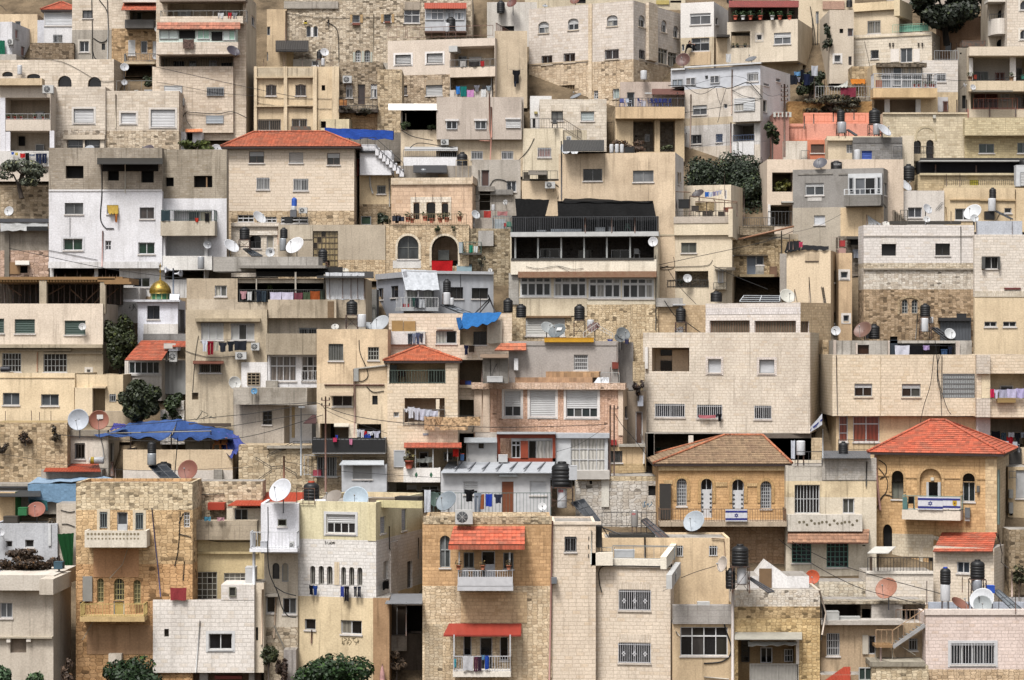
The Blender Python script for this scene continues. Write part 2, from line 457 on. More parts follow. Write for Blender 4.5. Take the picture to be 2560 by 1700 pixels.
def W(st,rects,f=None,gl=None,fc=None,d=.16,o=None,n=None,ar=None,sill=True,gc=WHT,sp=.13,lab=None,split=.62,t=.055,sc_=None,sur=None):
 for q in nu(rects):
  face=G.b[f]if f else G.b['fc']
  oo=o if o is not None else 0.
  r=face.rect(q,oo)
  if o is None:
   arr=0.
   if ar:arr=min((r[2]-r[0])/2*ar,(r[3]-r[1])*.6)
   r=hole(face,r,d,arr,None)
   if not r:continue
   base=-d
  else:base=o
  u0,z0,u1,z1=r;w,h=u1-u0,z1-z0
  frm=fc or(ALU if R.random()<.45 else WHT)
  rt=MB()
  def pane(a,b_,c,e,m):rt.face([face.world(a,c,base+.01),face.world(b_,c,base+.01),face.world(b_,e,base+.01),face.world(a,e,base+.01)],m)
  gm=lambda:(gl if isinstance(gl,str)else R.choice(gl))if gl else(R.choice(GLS)if R.random()<.7 else R.choice(CUR))
  fr=MB();sh=None
  fb=lambda mbx,a,b_,c,e,p0,p1,m:mbx.fx(face,a,b_,c,e,base+p0,base+p1,m)
  def ot(zt_,zb_=None):
   zb2=z0 if zb_ is None else zb_
   fb(fr,u0,u0+t,zb2,zt_,0.02,.07,frm);fb(fr,u1-t,u1,zb2,zt_,0.02,.07,frm)
   fb(fr,u0+t,u1-t,zb2,zb2+t,0.02,.07,frm);fb(fr,u0+t,u1-t,zt_-t,zt_,0.02,.07,frm)
  frame=True
  if st in 'sg':
   k=n or(2 if w>.7 else 1)
   for i in range(k):pane(u0+w*i/k,u0+w*(i+1)/k,z0,z1,gm())
   ot(z1)
   for i in range(1,k):fb(fr,u0+w*i/k-t*.5,u0+w*i/k+t*.5,z0+t,z1-t,.02,.06,frm)
  elif st=='v':
   pane(u0,u1,z0,z1,gm());ot(z1)
  elif st=='h':
   pane(u0,u1,z0,z1,'gl:#2c2d30');ot(z1)
   sh=MB();fb(sh,u0+t,u1-t,z0+t,z1-t,.015,.05,sc_ or 'sh:#dcdcdc')
  elif st=='p':
   zm=z0+h*split
   k=n or(2 if w<2.2 else 4)
   for i in range(k):pane(u0+w*i/k,u0+w*(i+1)/k,z0,zm,gm())
   pane(u0,u1,zm,z1,'gl:#2c2d30')
   ot(z1)
   for i in range(1,k):fb(fr,u0+w*i/k-t*.5,u0+w*i/k+t*.5,z0+t,zm,.02,.06,frm)
   sh=MB();fb(sh,u0+t,u1-t,zm,z1-t,.012,.065,sc_ or 'sh:#dcdcdc')
  elif st=='k':
   pane(u0,u1,z0,z1,gm()if gl else '#141314:.9');frame=False  # frameless void: the near-black face paints in its unlit depth
  elif st in 'mw':
   nx,ny=n or(2,2)
   if st=='w':
    zm=z0+h*split;cols=nx
    for i in range(cols):
     pane(u0+w*i/cols,u0+w*(i+1)/cols,z0,zm,gm());pane(u0+w*i/cols,u0+w*(i+1)/cols,zm,z1,gm())
    ot(z1)
    for i in range(1,cols):fb(fr,u0+w*i/cols-t*.5,u0+w*i/cols+t*.5,z0+t,z1-t,.02,.07,frm)
    fb(fr,u0+t,u1-t,zm-t*.7,zm+t*.7,.02,.075,frm)
   else:
    gsel=gm()
    for i in range(nx):
     for j in range(ny):pane(u0+w*i/nx,u0+w*(i+1)/nx,z0+h*j/ny,z0+h*(j+1)/ny,gsel if R.random()<.8 else gm())
    ot(z1)
    for i in range(1,nx):fb(fr,u0+w*i/nx-.02,u0+w*i/nx+.02,z0+t,z1-t,.02,.06,frm)
    for j in range(1,ny):fb(fr,u0+t,u1-t,z0+h*j/ny-.02,z0+h*j/ny+.02,.022,.058,frm)
  elif st=='D':
   pane(u0,u1,z0,z1,gm()if gl else '#6a6a6a');ot(z1)
   if w>.95:fb(fr,(u0+u1)/2-t/2,(u0+u1)/2+t/2,z0+t,z1-t,.02,.06,frm)
  nm='door' if st=='D' else 'window'
  wo_=P_(rt,nm,lab)
  if frame and fr.f:P_(fr,'frame',None,wo_)
  if sh:P_(sh,'shutter',None,wo_)
  if st=='g':
   gr=MB();gb=.03 if o is None else base+.09
   k=max(3,int(w/sp))
   for i in range(k+1):
    a=u0+.02+(w-.04)*i/k;gr.fx(face,a-.013,a+.013,z0,z1,gb-.012,gb+.012,gc)
   for zz in(z0+.04,z0+h*.5 if h>1.3 else None,z1-.1):
    if zz:gr.fx(face,u0-.02,u1+.02,zz-.015,zz+.015,gb-.02,gb+.02,gc)
   P_(gr,'grille',None,wo_)
  if sill and st in 'sgpmwvh' and o is None and w>.5:
   sl_=MB();sl_.fx(face,u0-.06,u1+.06,z0-.09,z0-.002,-.02,.07,G.b['sillm']if 'sillm' in G.b else 'pl:#d2ccc4:.7');P_(sl_,'sill',None,wo_)
  if sur:
   su=MB();e=.16
   su.fx(face,u0-e,u0,z0-e,z1+e,-.01,.03,sur);su.fx(face,u1,u1+e,z0-e,z1+e,-.01,.03,sur)
   su.fx(face,u0,u1,z1,z1+e,-.01,.03,sur);su.fx(face,u0,u1,z0-e,z0-.092,-.01,.03,sur)
   P_(su,'surround',None,wo_)
def L(rects,d=2.,back=None,f=None,inner=None,ar=None):
 for q in nu(rects):
  face=G.b[f]if f else G.b['fc'];r=face.rect(q)
  a=0.
  if ar:a=min((r[2]-r[0])/2*ar,(r[3]-r[1])*.6)
  hole(face,r,min(d,G.b['dep']-.1),a,back or G.b['m'],inner)  # deep voids pass dark back and inner colours that paint in their shade
def X(name,rects,o0,o1,m,f=None,lab=None):
 for q in nu(rects):
  face=G.b[f]if f else G.b['fc'];u0,z0,u1,z1=face.rect(q,max(o0,o1))
  mb=MB();mb.fx(face,u0,u1,z0,z1,o0,o1,m);P_(mb,name,lab)
def _rail(mb,a,b,h,col,sp,th=.022,mid=True):
 n=max(2,int(sqrt((a[0]-b[0])**2+(a[1]-b[1])**2)/sp));up=(0,0,1)
 for i in range(n+1):
  p=lerp(a,b,i/n);big=i%8==0 or i==n
  mb.bar(p,V(p,up,h),th*1.7 if big else th,col)
 mb.bar(V(a,up,h),V(b,up,h),.05,col,.04)
 if mid:mb.bar(V(a,up,.08),V(b,up,.08),.03,col,.03)
def RL(rects,o=0.,col='#4a4a4c',sp=.13,f=None,th=.022,ret=0.,lab=None,name='railing'):
 for q in nu(rects):
  face=G.b[f]if f else G.b['fc'];u0,z0,u1,z1=face.rect(q,o)
  mb=MB();_rail(mb,face.world(u0,z0,o),face.world(u1,z0,o),z1-z0,col,sp,th)
  if ret:
   _rail(mb,face.world(u0,z0,o-.05),face.world(u0,z0,o-ret),z1-z0,col,sp,th);_rail(mb,face.world(u1,z0,o-.05),face.world(u1,z0,o-ret),z1-z0,col,sp,th)
  P_(mb,name,lab)
def SR(x0,y0,x1,y1,hpx,o=0.,col='#4a4a4c',sp=.14,f=None):
 face=G.b[f]if f else G.b['fc'];a=face.pt(x0,y0,o);b=face.pt(x1,y1,o)
 h=abs(face.loc(x0,y0-hpx,o)[1]-face.loc(x0,y0,o)[1])
 mb=MB();_rail(mb,a,b,h,col,sp);P_(mb,'stair_railing')
def BC(q,o=1.2,m=None,kind='solid',rail=None,col='#4a4a4c',slab=.16,sp=.13,t=.12,f=None,lab=None,low=0):
 face=G.b[f]if f else G.b['fc'];m=m or G.b['m']
 u0,z0,u1,z1=face.rect(nu(q)[0],o)
 mb=MB();mb.fx(face,u0,u1,z0,z0+slab,0.003,o,m)
 if kind=='solid':
  mb.fx(face,u0,u1,z0+slab,z1,o-t,o-.001,m);mb.fx(face,u0+.001,u0+t,z0+slab,z1,.003,o-t,m);mb.fx(face,u1-t,u1-.001,z0+slab,z1,.003,o-t,m)
 bo=P_(mb,'balcony',lab)
 if kind=='rail' or rail:
  rb=MB();zb=z0+slab if kind=='rail' else z1
  h=(z1-zb)if kind=='rail' else abs(face.loc(0,0,o)[1]-face.loc(0,rail,o)[1])
  e=.05
  _rail(rb,face.world(u0+e,zb,o-e),face.world(u1-e,zb,o-e),h,col,sp)
  _rail(rb,face.world(u0+e,zb,o-e-.04),face.world(u0+e,zb,.03),h,col,sp);_rail(rb,face.world(u1-e,zb,o-e-.04),face.world(u1-e,zb,.03),h,col,sp)
  P_(rb,'railing',None,bo)
 return bo
def slp(mb,a,b,c,d,m,lip=.035,step=.36,th=.07):
 ln=sqrt(dot(sub(d,a),sub(d,a)))*.5+sqrt(dot(sub(c,b),sub(c,b)))*.5
 n=max(1,int(ln/step));nn=nrm(crs(sub(b,a),sub(d,a)if a!=d else sub(c,a)))
 if nn[2]<0:nn=(-nn[0],-nn[1],-nn[2])
 for i in range(n):
  p0,p1=lerp(a,d,i/n),lerp(b,c,i/n);q0,q1=lerp(a,d,(i+1)/n),lerp(b,c,(i+1)/n)
  P0,P1=V(p0,nn,lip),V(p1,nn,lip)
  mb.face([P0,P1,q1,q0],m);mb.face([V(p0,nn,-.01),V(p1,nn,-.01),P1,P0],m)
def Aw(q,o=1.,m='ti:#b5482c',th=.05,tile=True,f=None,lab=None,x0t=None,x1t=None,post=None,pc=WHT,name='awning',drop=0.,o0=0.):
 face=G.b[f]if f else G.b['fc'];x0,y0,x1,y1=nu(q)[0]
 A=face.pt(x0,y1,o);Bq=face.pt(x1,y1,o);C_=face.pt(x1t or x1,y0,o0+.02);D_=face.pt(x0t or x0,y0,o0+.02)
 mb=MB()
 if tile:slp(mb,A,Bq,C_,D_,m,.03,.34)
 dn=(0,0,-th)
 mb.hexa([V(A,dn),V(Bq,dn),V(C_,dn),V(D_,dn),V(A,(0,0,-.005)),V(Bq,(0,0,-.005)),V(C_,(0,0,-.005)),V(D_,(0,0,-.005))],m if not tile else '#6a3a2a')
 if drop:mb.hexa([V(A,(0,0,-drop)),V(Bq,(0,0,-drop)),V(V(Bq,(0,0,-drop)),(face.n[0]*-.03,face.n[1]*-.03,0)),V(V(A,(0,0,-drop)),(face.n[0]*-.03,face.n[1]*-.03,0)),V(A,dn),V(Bq,dn),V(V(Bq,dn),(face.n[0]*-.03,face.n[1]*-.03,0)),V(V(A,dn),(face.n[0]*-.03,face.n[1]*-.03,0))],m)
 aw=P_(mb,name,lab)
 if post:
  for px in post[1:]:
   pb=MB();a=face.pt(px,y1,o-.08);u,z=face.loc(px,post[0],o-.08);pb.bar((a[0],a[1],a[2]-th),face.world(u,z,o-.08),.06,pc);P_(pb,'post',None,aw)
def HIP(q,oh=.4,m='ti:#c24a2c',fas='#3a2a26',ridge=True,dep=None,mr=None):
 b=G.b;f=b['f'];w,dp=b['w'],b['dep'];zt=b['zt']
 x0,y0,x1,y1=nu(q)[0]
 u0,z0=f.loc(x0,y0,-dp/2);u1,z1=f.loc(x1,y1,-dp/2);z=(z0+z1)/2
 e=[f.world(-oh,zt,oh),f.world(w+oh,zt,oh),f.world(w+oh,zt,-dp-oh),f.world(-oh,zt,-dp-oh)]
 r0,r1=f.world(u0,z,-dp/2),f.world(u1,z,-dp/2)
 mb=MB()
 slp(mb,e[0],e[1],r1,r0,m);slp(mb,e[1],e[2],r1,r1,mr or m);slp(mb,e[2],e[3],r0,r1,m);slp(mb,e[3],e[0],r0,r0,m)
 o=P_(mb,'roof')
 fb=MB();fb.fx(f,-oh+.02,w+oh-.02,zt-.16,zt-.004,-dp-oh+.02,oh-.02,fas);P_(fb,'eaves',None,o)
 cp=MB()
 for a,c in((e[0],r0),(e[1],r1),(e[2],r1),(e[3],r0),(r0,r1)):
  if sqrt(dot(sub(a,c),sub(a,c)))>.3:cp.tube([V(a,(0,0,.05)),V(c,(0,0,.05))],.085,mr or m,6)
 P_(cp,'ridge_tile',None,o)
def Pi(s,r=.045,col='#b08a80',o=.07,f=None,name='pipe'):
 for q in nu(s):
  face=G.b[f]if f else G.b['fc'];pts=[face.pt(q[i],q[i+1],o)for i in range(0,len(q),2)]
  mb=MB();mb.tube(pts,r,col,6);P_(mb,name)
def sm_(pts,k=4):
 out=[]
 for i in range(len(pts)-1):
  p0,p1,p2,p3=pts[max(0,i-1)],pts[i],pts[i+1],pts[min(len(pts)-1,i+2)]
  for j in range(k):
   t=j/k;t2,t3=t*t,t*t*t
   out.append(tuple(.5*(2*b+(c-a)*t+(2*a-5*b+4*c-d)*t2+(-a+3*b-3*c+d)*t3)for a,b,c,d in zip(p0,p1,p2,p3)))
 out.append(pts[-1]);return out
def Wi(s,r=.016,col='#1e1e20',o=.04,f=None):
 for q in nu(s):
  face=G.b[f]if f else G.b['fc'];pts=sm_([face.pt(q[i],q[i+1],o)for i in range(0,len(q),2)])
  mb=MB();mb.tube(pts,r,col,4);P_(mb,'cable')
def SCR(q,n=6,col='#2a2a2c',f=None,lab=None):
 face=G.b[f]if f else G.b['fc'];x0,y0,x1,y1=nu(q)[0];mb=MB()
 for i in range(n):
  x=x0+(x1-x0)*(i+.5)/n;pts=[]
  for j in range(5):pts.append(face.pt(x+R.uniform(-1,1)*(x1-x0)/n*.7,y0+(y1-y0)*(j/4 if i%2 else R.random()),.012))
  mb.tube(sm_(pts,3),.016,col,4)
 P_(mb,'graffiti',lab)
def Ar(rects,m,o=.05,wd=.16,f=None,rise=1.):
 for q in nu(rects):
  face=G.b[f]if f else G.b['fc'];u0,z0,u1,z1=face.rect(q)
  rs=min((u1-u0)/2*rise,(z1-z0)*.6);a=har(u0,u1,z1,rs,12);c=har(u0-wd,u1+wd,z1+wd,rs+wd,12)
  a=[(u0,z0)]+a+[(u1,z0)];c=[(u0-wd,z0)]+c+[(u1+wd,z0)]
  mb=MB();w=face.world
  for i in range(len(a)-1):
   mb.face([w(*a[i],o),w(*a[i+1],o),w(*c[i+1],o),w(*c[i],o)],m);mb.face([w(*c[i],o),w(*c[i+1],o),w(*c[i+1],-.01),w(*c[i],-.01)],m);mb.face([w(*a[i],o),w(*a[i+1],o),w(*a[i+1],-.05),w(*a[i],-.05)],m)
  P_(mb,'arch_surround')
def at(x,y,o):
 return G.b['fc'].pt(x,y,o)
def px(p):return F/K**0/p[1]/1.
def mpp(p):return p[1]/F/K
def Di(x,y,r,col,label,az=-25,el=25,o=-1.,base=None,wall=False,fx=1.,group='satellite dishes on roofs and walls',tagm=None):
 p=at(x,y,o);k=mpp(p);rad=r*k
 a,e=radians(az),radians(el)
 n=(sin(a)*cos(e),-cos(a)*cos(e),sin(e))
 rt=em('satellite_dish',p if wall else(p[0],p[1],(base if base is not None else G.b['zr'])))
 tag(rt,label,'satellite dish',group)
 mb=MB();dp=rad*.3
 prof=[(.02*rad,0)]+[(rad*q,dp*q*q)for q in(.2,.4,.6,.8,.93,1.)]
 prof2=prof+[(rad*1.,dp-.03)]+[(rad*q,dp*q*q-.03)for q in(.8,.5,.2)]
 c=V(p,n,-dp*.5)
 mb.lathe(c,prof2,col,26,n);mb.build('reflector',rt)
 x_=nrm(crs(n,(0,0,1)));y_=crs(x_,n)
 mb=MB();tip=V(V(c,n,rad*1.05),y_,-rad*.12);mb.tube([V(V(c,y_,-rad*.95),n,dp*.9),tip],max(.012,rad*.02),'me:#8a8c90',5)
 arm=mb.build('feed_arm',rt)
 mb=MB();mb.lathe(V(tip,n,-.06),[(.02,-.05),(.045,-.02),(.045,.08),(.02,.1)],'#c8c8c8',8,n);mb.build('feed_horn',rt,arm)
 mb=MB();back=V(c,n,-.06)
 if wall:
  fc=G.b['fc'];mb.tube([back,V(back,(-fc.n[0]*max(.2,o),-fc.n[1]*max(.2,o),-.15))],.03,'me:#77787c',6)
 else:
  zb=base if base is not None else G.b['zr']
  mb.tube([back,(back[0]-n[0]*.1,back[1]-n[1]*.1,back[2]-.05),(back[0]-n[0]*.1,back[1]-n[1]*.1,min(zb,back[2]-.5-rad))],.035,'me:#6c6c70',6)
 mb.build('mast',rt)
 if tagm:
  mb=MB();s=rad*.22;q=V(V(V(c,n,dp*.35+.03),y_,rad*.35),x_,-rad*.1)
  mb.face([V(V(q,x_,-s*1.4),y_,-s),V(V(q,x_,s*1.4),y_,-s),V(V(q,x_,s*1.4),y_,s),V(V(q,x_,-s*1.4),y_,s)],tagm);mb.build('sticker',rt)
 return rt
def Tk(q,label,stand=None,o=-1.2,col='#1b1b1d:.5',lid=None,cat='water tank',group='black rooftop water tanks',stl=None,base=None,band=True,txt=None):
 x0,y0,x1,y1=nu(q)[0];p=at((x0+x1)/2,y1,o);k=mpp(p)
 h=(y1-y0)*k;r=(x1-x0)/2*k
 rt=em('water_tank',p);tag(rt,label,cat,group)
 n=5;prof=[(r*.94,0),(r*.98,.03)]
 for i in range(n):
  z=h*.05+(h*.72)*i/n;s=h*.72/n
  prof+=[(r*.955,z),(r,z+s*.15),(r,z+s*.85),(r*.955,z+s)]
 prof+=[(r*.97,h*.79),(r*.8,h*.86),(r*.42,h*.93),(r*.36,h*.935)]
 mb=MB();mb.lathe(p,prof,col,22);mb.build('body',rt)
 mb=MB();mb.lathe(V(p,(0,0,h*.925)),[(r*.4,0),(r*.42,h*.02),(r*.42,h*.06),(r*.36,h*.075)],lid or col,18);mb.build('lid',rt)
 if txt:
  mb=MB()
  for j,(zz,ww)in enumerate(((.56,.9),(.44,.62))):
   pts=[(p[0]+r*1.012*sin(t),p[1]-r*1.012*cos(t),p[2]+h*zz)for t in[ww*(-1+2*i/8)for i in range(9)]]
   for i in range(0,8):
    if R.random()<.85:mb.face([pts[i],pts[i+1],V(pts[i+1],(0,0,h*.06)),V(pts[i],(0,0,h*.06))],txt)
  mb.build('lettering',rt)
 if stand is not None:
  zs=at((x0+x1)/2,stand,o)[2];fst(p,r,min(zs,G.b['zr'])if base is None else base,stl or 'black steel frame under '+short(label))
 return rt
def short(s):return ' '.join(s.split()[:11])
def fst(p,r,zb,label,col='rs:#2e2c2c'):
 mb=MB();e=r*1.02;z=p[2]-.04
 cs=[(p[0]-e,p[1]-e),(p[0]+e,p[1]-e),(p[0]+e,p[1]+e),(p[0]-e,p[1]+e)]
 mb.hexa([(x,y,z-.03)for x,y in cs]+[(x,y,z+.03)for x,y in cs],col)
 for i in range(4):
  x,y=cs[i];x2,y2=cs[(i+1)%4]
  mb.bar((x,y,z-.03),(x,y,zb),.05,col);mb.bar((x,y,zb+(z-zb)*.35),(x2,y2,zb+(z-zb)*.35),.035,col);mb.bar((x,y,zb+.05),(x2,y2,z-.1),.025,col)
 o=mb.build('tank_stand');tag(o,label,'tank stand','steel frames under the rooftop tanks')
def Bo(q,label,o=-1.,col='#e4e5e8:.4',mark=None,hor=False,base=None,group='white solar water boilers'):
 x0,y0,x1,y1=nu(q)[0];p=at((x0+x1)/2,y1,o);k=mpp(p)
 rt=em('water_boiler',p);tag(rt,label,'water boiler',group)
 mb=MB()
 if hor:
  h=(x1-x0)*k;r=(y1-y0)/2*k;c=at(x0,(y0+y1)/2,o)
  mb.lathe(c,[(r*.8,0),(r*.97,.03),(r,.06),(r,h-.06),(r*.97,h-.03),(r*.8,h)],col,20,(1,0,0));mb.build('body',rt)
  if mark:
   mb=MB();mb.lathe(V(c,(1,0,0),h*.08),[(r*1.012,0),(r*1.012,h*.25)],mark,20,(1,0,0));mb.build('label_band',rt)
  z0=p[2]
 else:
  h=(y1-y0)*k;r=(x1-x0)/2*k
  mb.lathe(p,[(r*.85,0),(r*.97,.02),(r,.05),(r,h-.06),(r*.96,h-.02),(r*.6,h)],col,20);mb.build('body',rt)
  if mark:
   mb=MB();z=p[2]+h*.72;s=h*.12
   pts=[(p[0]+r*1.01*sin(t),p[1]-r*1.01*cos(t))for t in[-.9+1.1*i/6 for i in range(7)]]
   for i in range(6):mb.face([(*pts[i],z),(*pts[i+1],z),(*pts[i+1],z+s),(*pts[i],z+s)],mark)
   for i in(1,2,4):mb.face([(pts[i][0]*1,pts[i][1]-.006,z+s*.35),(pts[i+1][0],pts[i+1][1]-.006,z+s*.35),(pts[i+1][0],pts[i+1][1]-.006,z+s*.65),(pts[i][0],pts[i][1]-.006,z+s*.65)],'#e8e8e8')
   mb.build('red_mark',rt)
 zb=base if base is not None else G.b['zr']
 if p[2]-zb>.12:
  mb=MB()
  for dx in(-.6,.6):
   for dy in(-.5,.5):mb.bar((p[0]+dx*r,p[1]+dy*r,p[2]+.02),(p[0]+dx*r*1.2,p[1]+dy*r*1.2,zb),.04,'rs:#3a3836')
  mb.build('leg_frame',rt)
 return rt
def SOL(pts,label,o0=-1.,o1=-.2,col='gl:#2c3038',fr='me:#70747a'):
 x0,y0,x1,y1,x2,y2,x3,y3=pts
 a,b,c,d=at(x2,y2,o1),at(x3,y3,o1),at(x1,y1,o0),at(x0,y0,o0)
 n=nrm(crs(sub(b,a),sub(d,a)));
 if n[1]>0:n=(-n[0],-n[1],-n[2])
 mb=MB();t=.08
 mb.hexa([V(q,n,-t)for q in(a,b,c,d)]+[a,b,c,d],col)
 zc=min(a[2],b[2]);rt=em('solar_panel',((a[0]+c[0])/2,(a[1]+c[1])/2,min(zc,G.b['zr']+.3)))
 tag(rt,label,'solar panel','rooftop solar heating panels')
 mb.build('collector',rt)
 mb=MB()
 for u,v in((a,b),(b,c),(c,d),(d,a),(lerp(a,d,.33),lerp(b,c,.33)),(lerp(a,d,.66),lerp(b,c,.66)),(lerp(a,b,.5),lerp(d,c,.5))):mb.bar(V(u,n,.01),V(v,n,.01),.05,fr,.04)
 mb.build('frame',rt)
 mb=MB()
 for q in(c,d,a,b):mb.bar(V(q,n,-t),(q[0],q[1]+.05,min(G.b['zr'],q[2]-.1)),.04,'rs:#3c3c3e')
 mb.build('support',rt)
def AC(q,label,o=.35,f=None,col='#d8d8d6'):
 if f:FC(f)
 x0,y0,x1,y1=nu(q)[0];fc=G.b['fc']
 u0,z0,u1,z1=fc.rect(nu(q)[0],o)
 c=fc.world((u0+u1)/2,z0,o/2);rt=em('air_conditioner',c);tag(rt,label,'air conditioner','air conditioner boxes on the walls')
 d0=max(.04,o-.32)
 mb=MB();mb.fx(fc,u0,u1,z0,z1,d0,o,col);mb.build('case',rt)
 w,h=u1-u0,z1-z0;r=min(w,h)*.4;cc=fc.world(u0+w*.4,z0+h*.5,o+.004);mb=MB()
 mb.lathe(cc,[(r*.05,.012),(r*.9,.012),(r,0),(r,-.01)],'#55575a',18,(fc.n[0],fc.n[1],0));g=mb.build('fan_grille',rt)
 mb=MB()
 for i in range(4):
  a=pi*i/4;x=(fc.u[0]*cos(a)*r,fc.u[1]*cos(a)*r,sin(a)*r);q0=V(cc,(fc.n[0]*.02,fc.n[1]*.02,0));mb.bar(V(q0,x,-1),V(q0,x),.018,col)
 mb.build('guard',rt,g)
 mb=MB()
 for u in(u0+w*.15,u0+w*.85):mb.bar(fc.world(u,z0-.02,0),fc.world(u,z0-.02,o),.03,'#707070');mb.bar(fc.world(u,z0-.25,0),fc.world(u,z0-.03,o*.8),.025,'#707070')
 mb.build('bracket',rt)
 if f:FC('f')
CLN={'#':'x'}
def Cl(items,place,o=.3,line=True,f=None,grp=None):
 if f:FC(f)
 fc=G.b['fc'];xs=[]
 for it in items.split(';'):
  t=it.split()
  if not t:continue
  x0,y0,x1,y1=map(float,t[:4]);col=t[4];kind=t[5];wd=' '.join(t[6:])
  u0,z0,u1,z1=fc.rect((x0,y0,x1,y1),o);w,h=u1-u0,z1-z0
  xs.append((u0,z1));xs.append((u1,z1))
  n,k=7,7;A=R.uniform(.02,.05);ph=R.uniform(0,6)
  def prof(u,v):
   if kind=='shirt':return(.5+(u-.5)*(1. if v<.38 else.66))
   if kind=='trousers':return.5+(u-.5)*(1-.12*v)
   return.5+(u-.5)*(1-.05*v)
  def sheet(a0,a1,vv0=0.):
   F_,Bk=[],[]
   for j in range(k+1):
    v=j/k;r1,r2=[],[]
    for i in range(n+1):
     u=a0+(a1-a0)*i/n;uu=u0+w*prof(u,v)
     oo=o+A*sin(ph+u*9+v*1.5)*min(1,v*2+.15);zz=z1-h*(vv0+(1-vv0)*v)+(.02*sin(ph+u*7)*v-.03*sin(u*pi)*(1-v))
     r1 .append(fc.world(uu,zz,oo+.012));r2 .append(fc.world(uu,zz,oo-.012))
    F_.append(r1);Bk.append(r2)
   return F_,Bk
  mb=MB()
  parts=[(0,1,0)]
  if kind=='trousers':parts=[(0,.47,0),(.53,1,0)]
  for a0,a1,vv in parts:
   F_,Bk=sheet(a0,a1,vv);mb.grid(F_,col);mb.grid([list(reversed(r))for r in Bk],col)
   mb.grid([[r[0]for r in F_],[r[0]for r in Bk]],col);mb.grid([[r[-1]for r in F_],[r[-1]for r in Bk]],col);mb.grid([F_[-1],Bk[-1]],col)
  if kind=='trousers':mb.fx(fc,u0,u1,z1-h*.16,z1,o-.02,o+.03,col)
  o_=mb.build({'shirt':'hung_shirt','trousers':'hung_trousers','sheet':'hung_sheet','towel':'hung_towel','carpet':'hung_carpet','small':'hung_washing'}[kind])
  tag(o_,f'{wd} {place}','laundry',grp or('washing hung '+place))
 if line and xs:
  a=min(xs);b=max(xs);mb=MB()
  P0,P1=fc.world(a[0]-.3,a[1]+.02,o),fc.world(b[0]+.3,b[1]+.02,o)
  mid=lerp(P0,P1,.5);mb.tube(sm_([P0,V(mid,(0,0,.03)),P1],4),.008,'#55555a',4)
  tag(mb.build('clothesline'),'thin washing line strung '+place,'clothesline')
 if f:FC('f')
def Li(s,label,r=.02,col='#1c1c1e',o=1.5,name='power_cable',cat='cable'):
 q=nu(s)[0];pts=sm_([at(q[i],q[i+1],o)for i in range(0,len(q),2)],5)
 mb=MB();mb.tube(pts,r,col,4);tag(mb.build(name),label,cat,'black cables slung between the houses' if cat=='cable' else None)
def Po(x,y0,y1,label,r=.06,col='rs:#4a4644',o=1.2,name='pole',cat='pole',arms=0):
 a,b=at(x,y1,o),at(x,y0,o);rt=em(name,a);tag(rt,label,cat)
 mb=MB();mb.tube([a,(a[0],a[1],b[2])],[r,r*.75],col,8);mb.build('shaft',rt)
 for i in range(arms):
  mb=MB();z=b[2]-.25-i*.35;mb.bar((a[0]-.28,a[1],z),(a[0]+.28,a[1],z),.05,col)
  ar=mb.build('crossarm',rt)
  for dx in(-.24,.24):
   mb=MB();mb.lathe((a[0]+dx,a[1],z+.02),[(.03,0),(.05,.05),(.03,.1),(.045,.13),(.02,.17)],'#3a2e28',8);mb.build('insulator',rt,ar)
 return rt
def Ta(pts,n,m,label,sag=.25,o=None,name='tarpaulin',cat='tarpaulin',th=.02,grp=None,flut=.05):
 a,b,c,d=[at(*p)for p in pts];N=n;ro=[];rb=[];ph=R.uniform(0,6)
 for j in range(N+1):
  v=j/N;r1,r2=[],[]
  for i in range(N*2+1):
   u=i/(N*2);p=lerp(lerp(a,b,u),lerp(d,c,u),v)
   z=-sag*sin(pi*v)*(.6+.4*sin(ph+u*7))-sag*.35*abs(sin(u*pi*3))*(1-v)+flut*sin(u*23+ph)*(.3+.7*(1-v))
   q=(p[0],p[1]+flut*.7*sin(u*17+ph*2+v*3),p[2]+z);r1 .append(q);r2 .append((q[0],q[1]+th*.3,q[2]-th))
  ro.append(r1);rb.append(r2)
 mb=MB();mb.grid(ro,m);mb.grid([list(reversed(r))for r in rb],m);mb.grid([ro[0],rb[0]],m);mb.grid([[r[0]for r in ro],[r[0]for r in rb]],m);mb.grid([[r[-1]for r in ro],[r[-1]for r in rb]],m)
 return tag(mb.build(name),label,cat,grp)
def lc(mb,blobs,n,size,m,seed=1):
 rr=random.Random(seed)
 for _ in range(n):
  c,r=blobs[rr.randrange(len(blobs))]
  while True:
   d=(rr.uniform(-1,1),rr.uniform(-1,1),rr.uniform(-1,1));l=dot(d,d)
   if.15<l<1:break
  if rr.random()<.55:d=tuple(x/sqrt(l)*rr.uniform(.85,1.08)for x in d)
  p=(c[0]+d[0]*r[0],c[1]+d[1]*r[1],c[2]+d[2]*r[2])
  nn=nrm((d[0]+rr.uniform(-.7,.7),d[1]+rr.uniform(-.7,.7),d[2]+rr.uniform(-.3,.9)));x=nrm(crs(nn,(rr.uniform(-1,1),rr.uniform(-1,1),rr.uniform(-1,1))));y=crs(nn,x)
  s=size*rr.uniform(.35,1.4)
  mb.face([V(V(p,x,-s),y,-s*.2),V(V(p,y,-s*.55),x,.1*s),V(p,x,s),V(V(p,y,s*.55),x,-.1*s)],m)
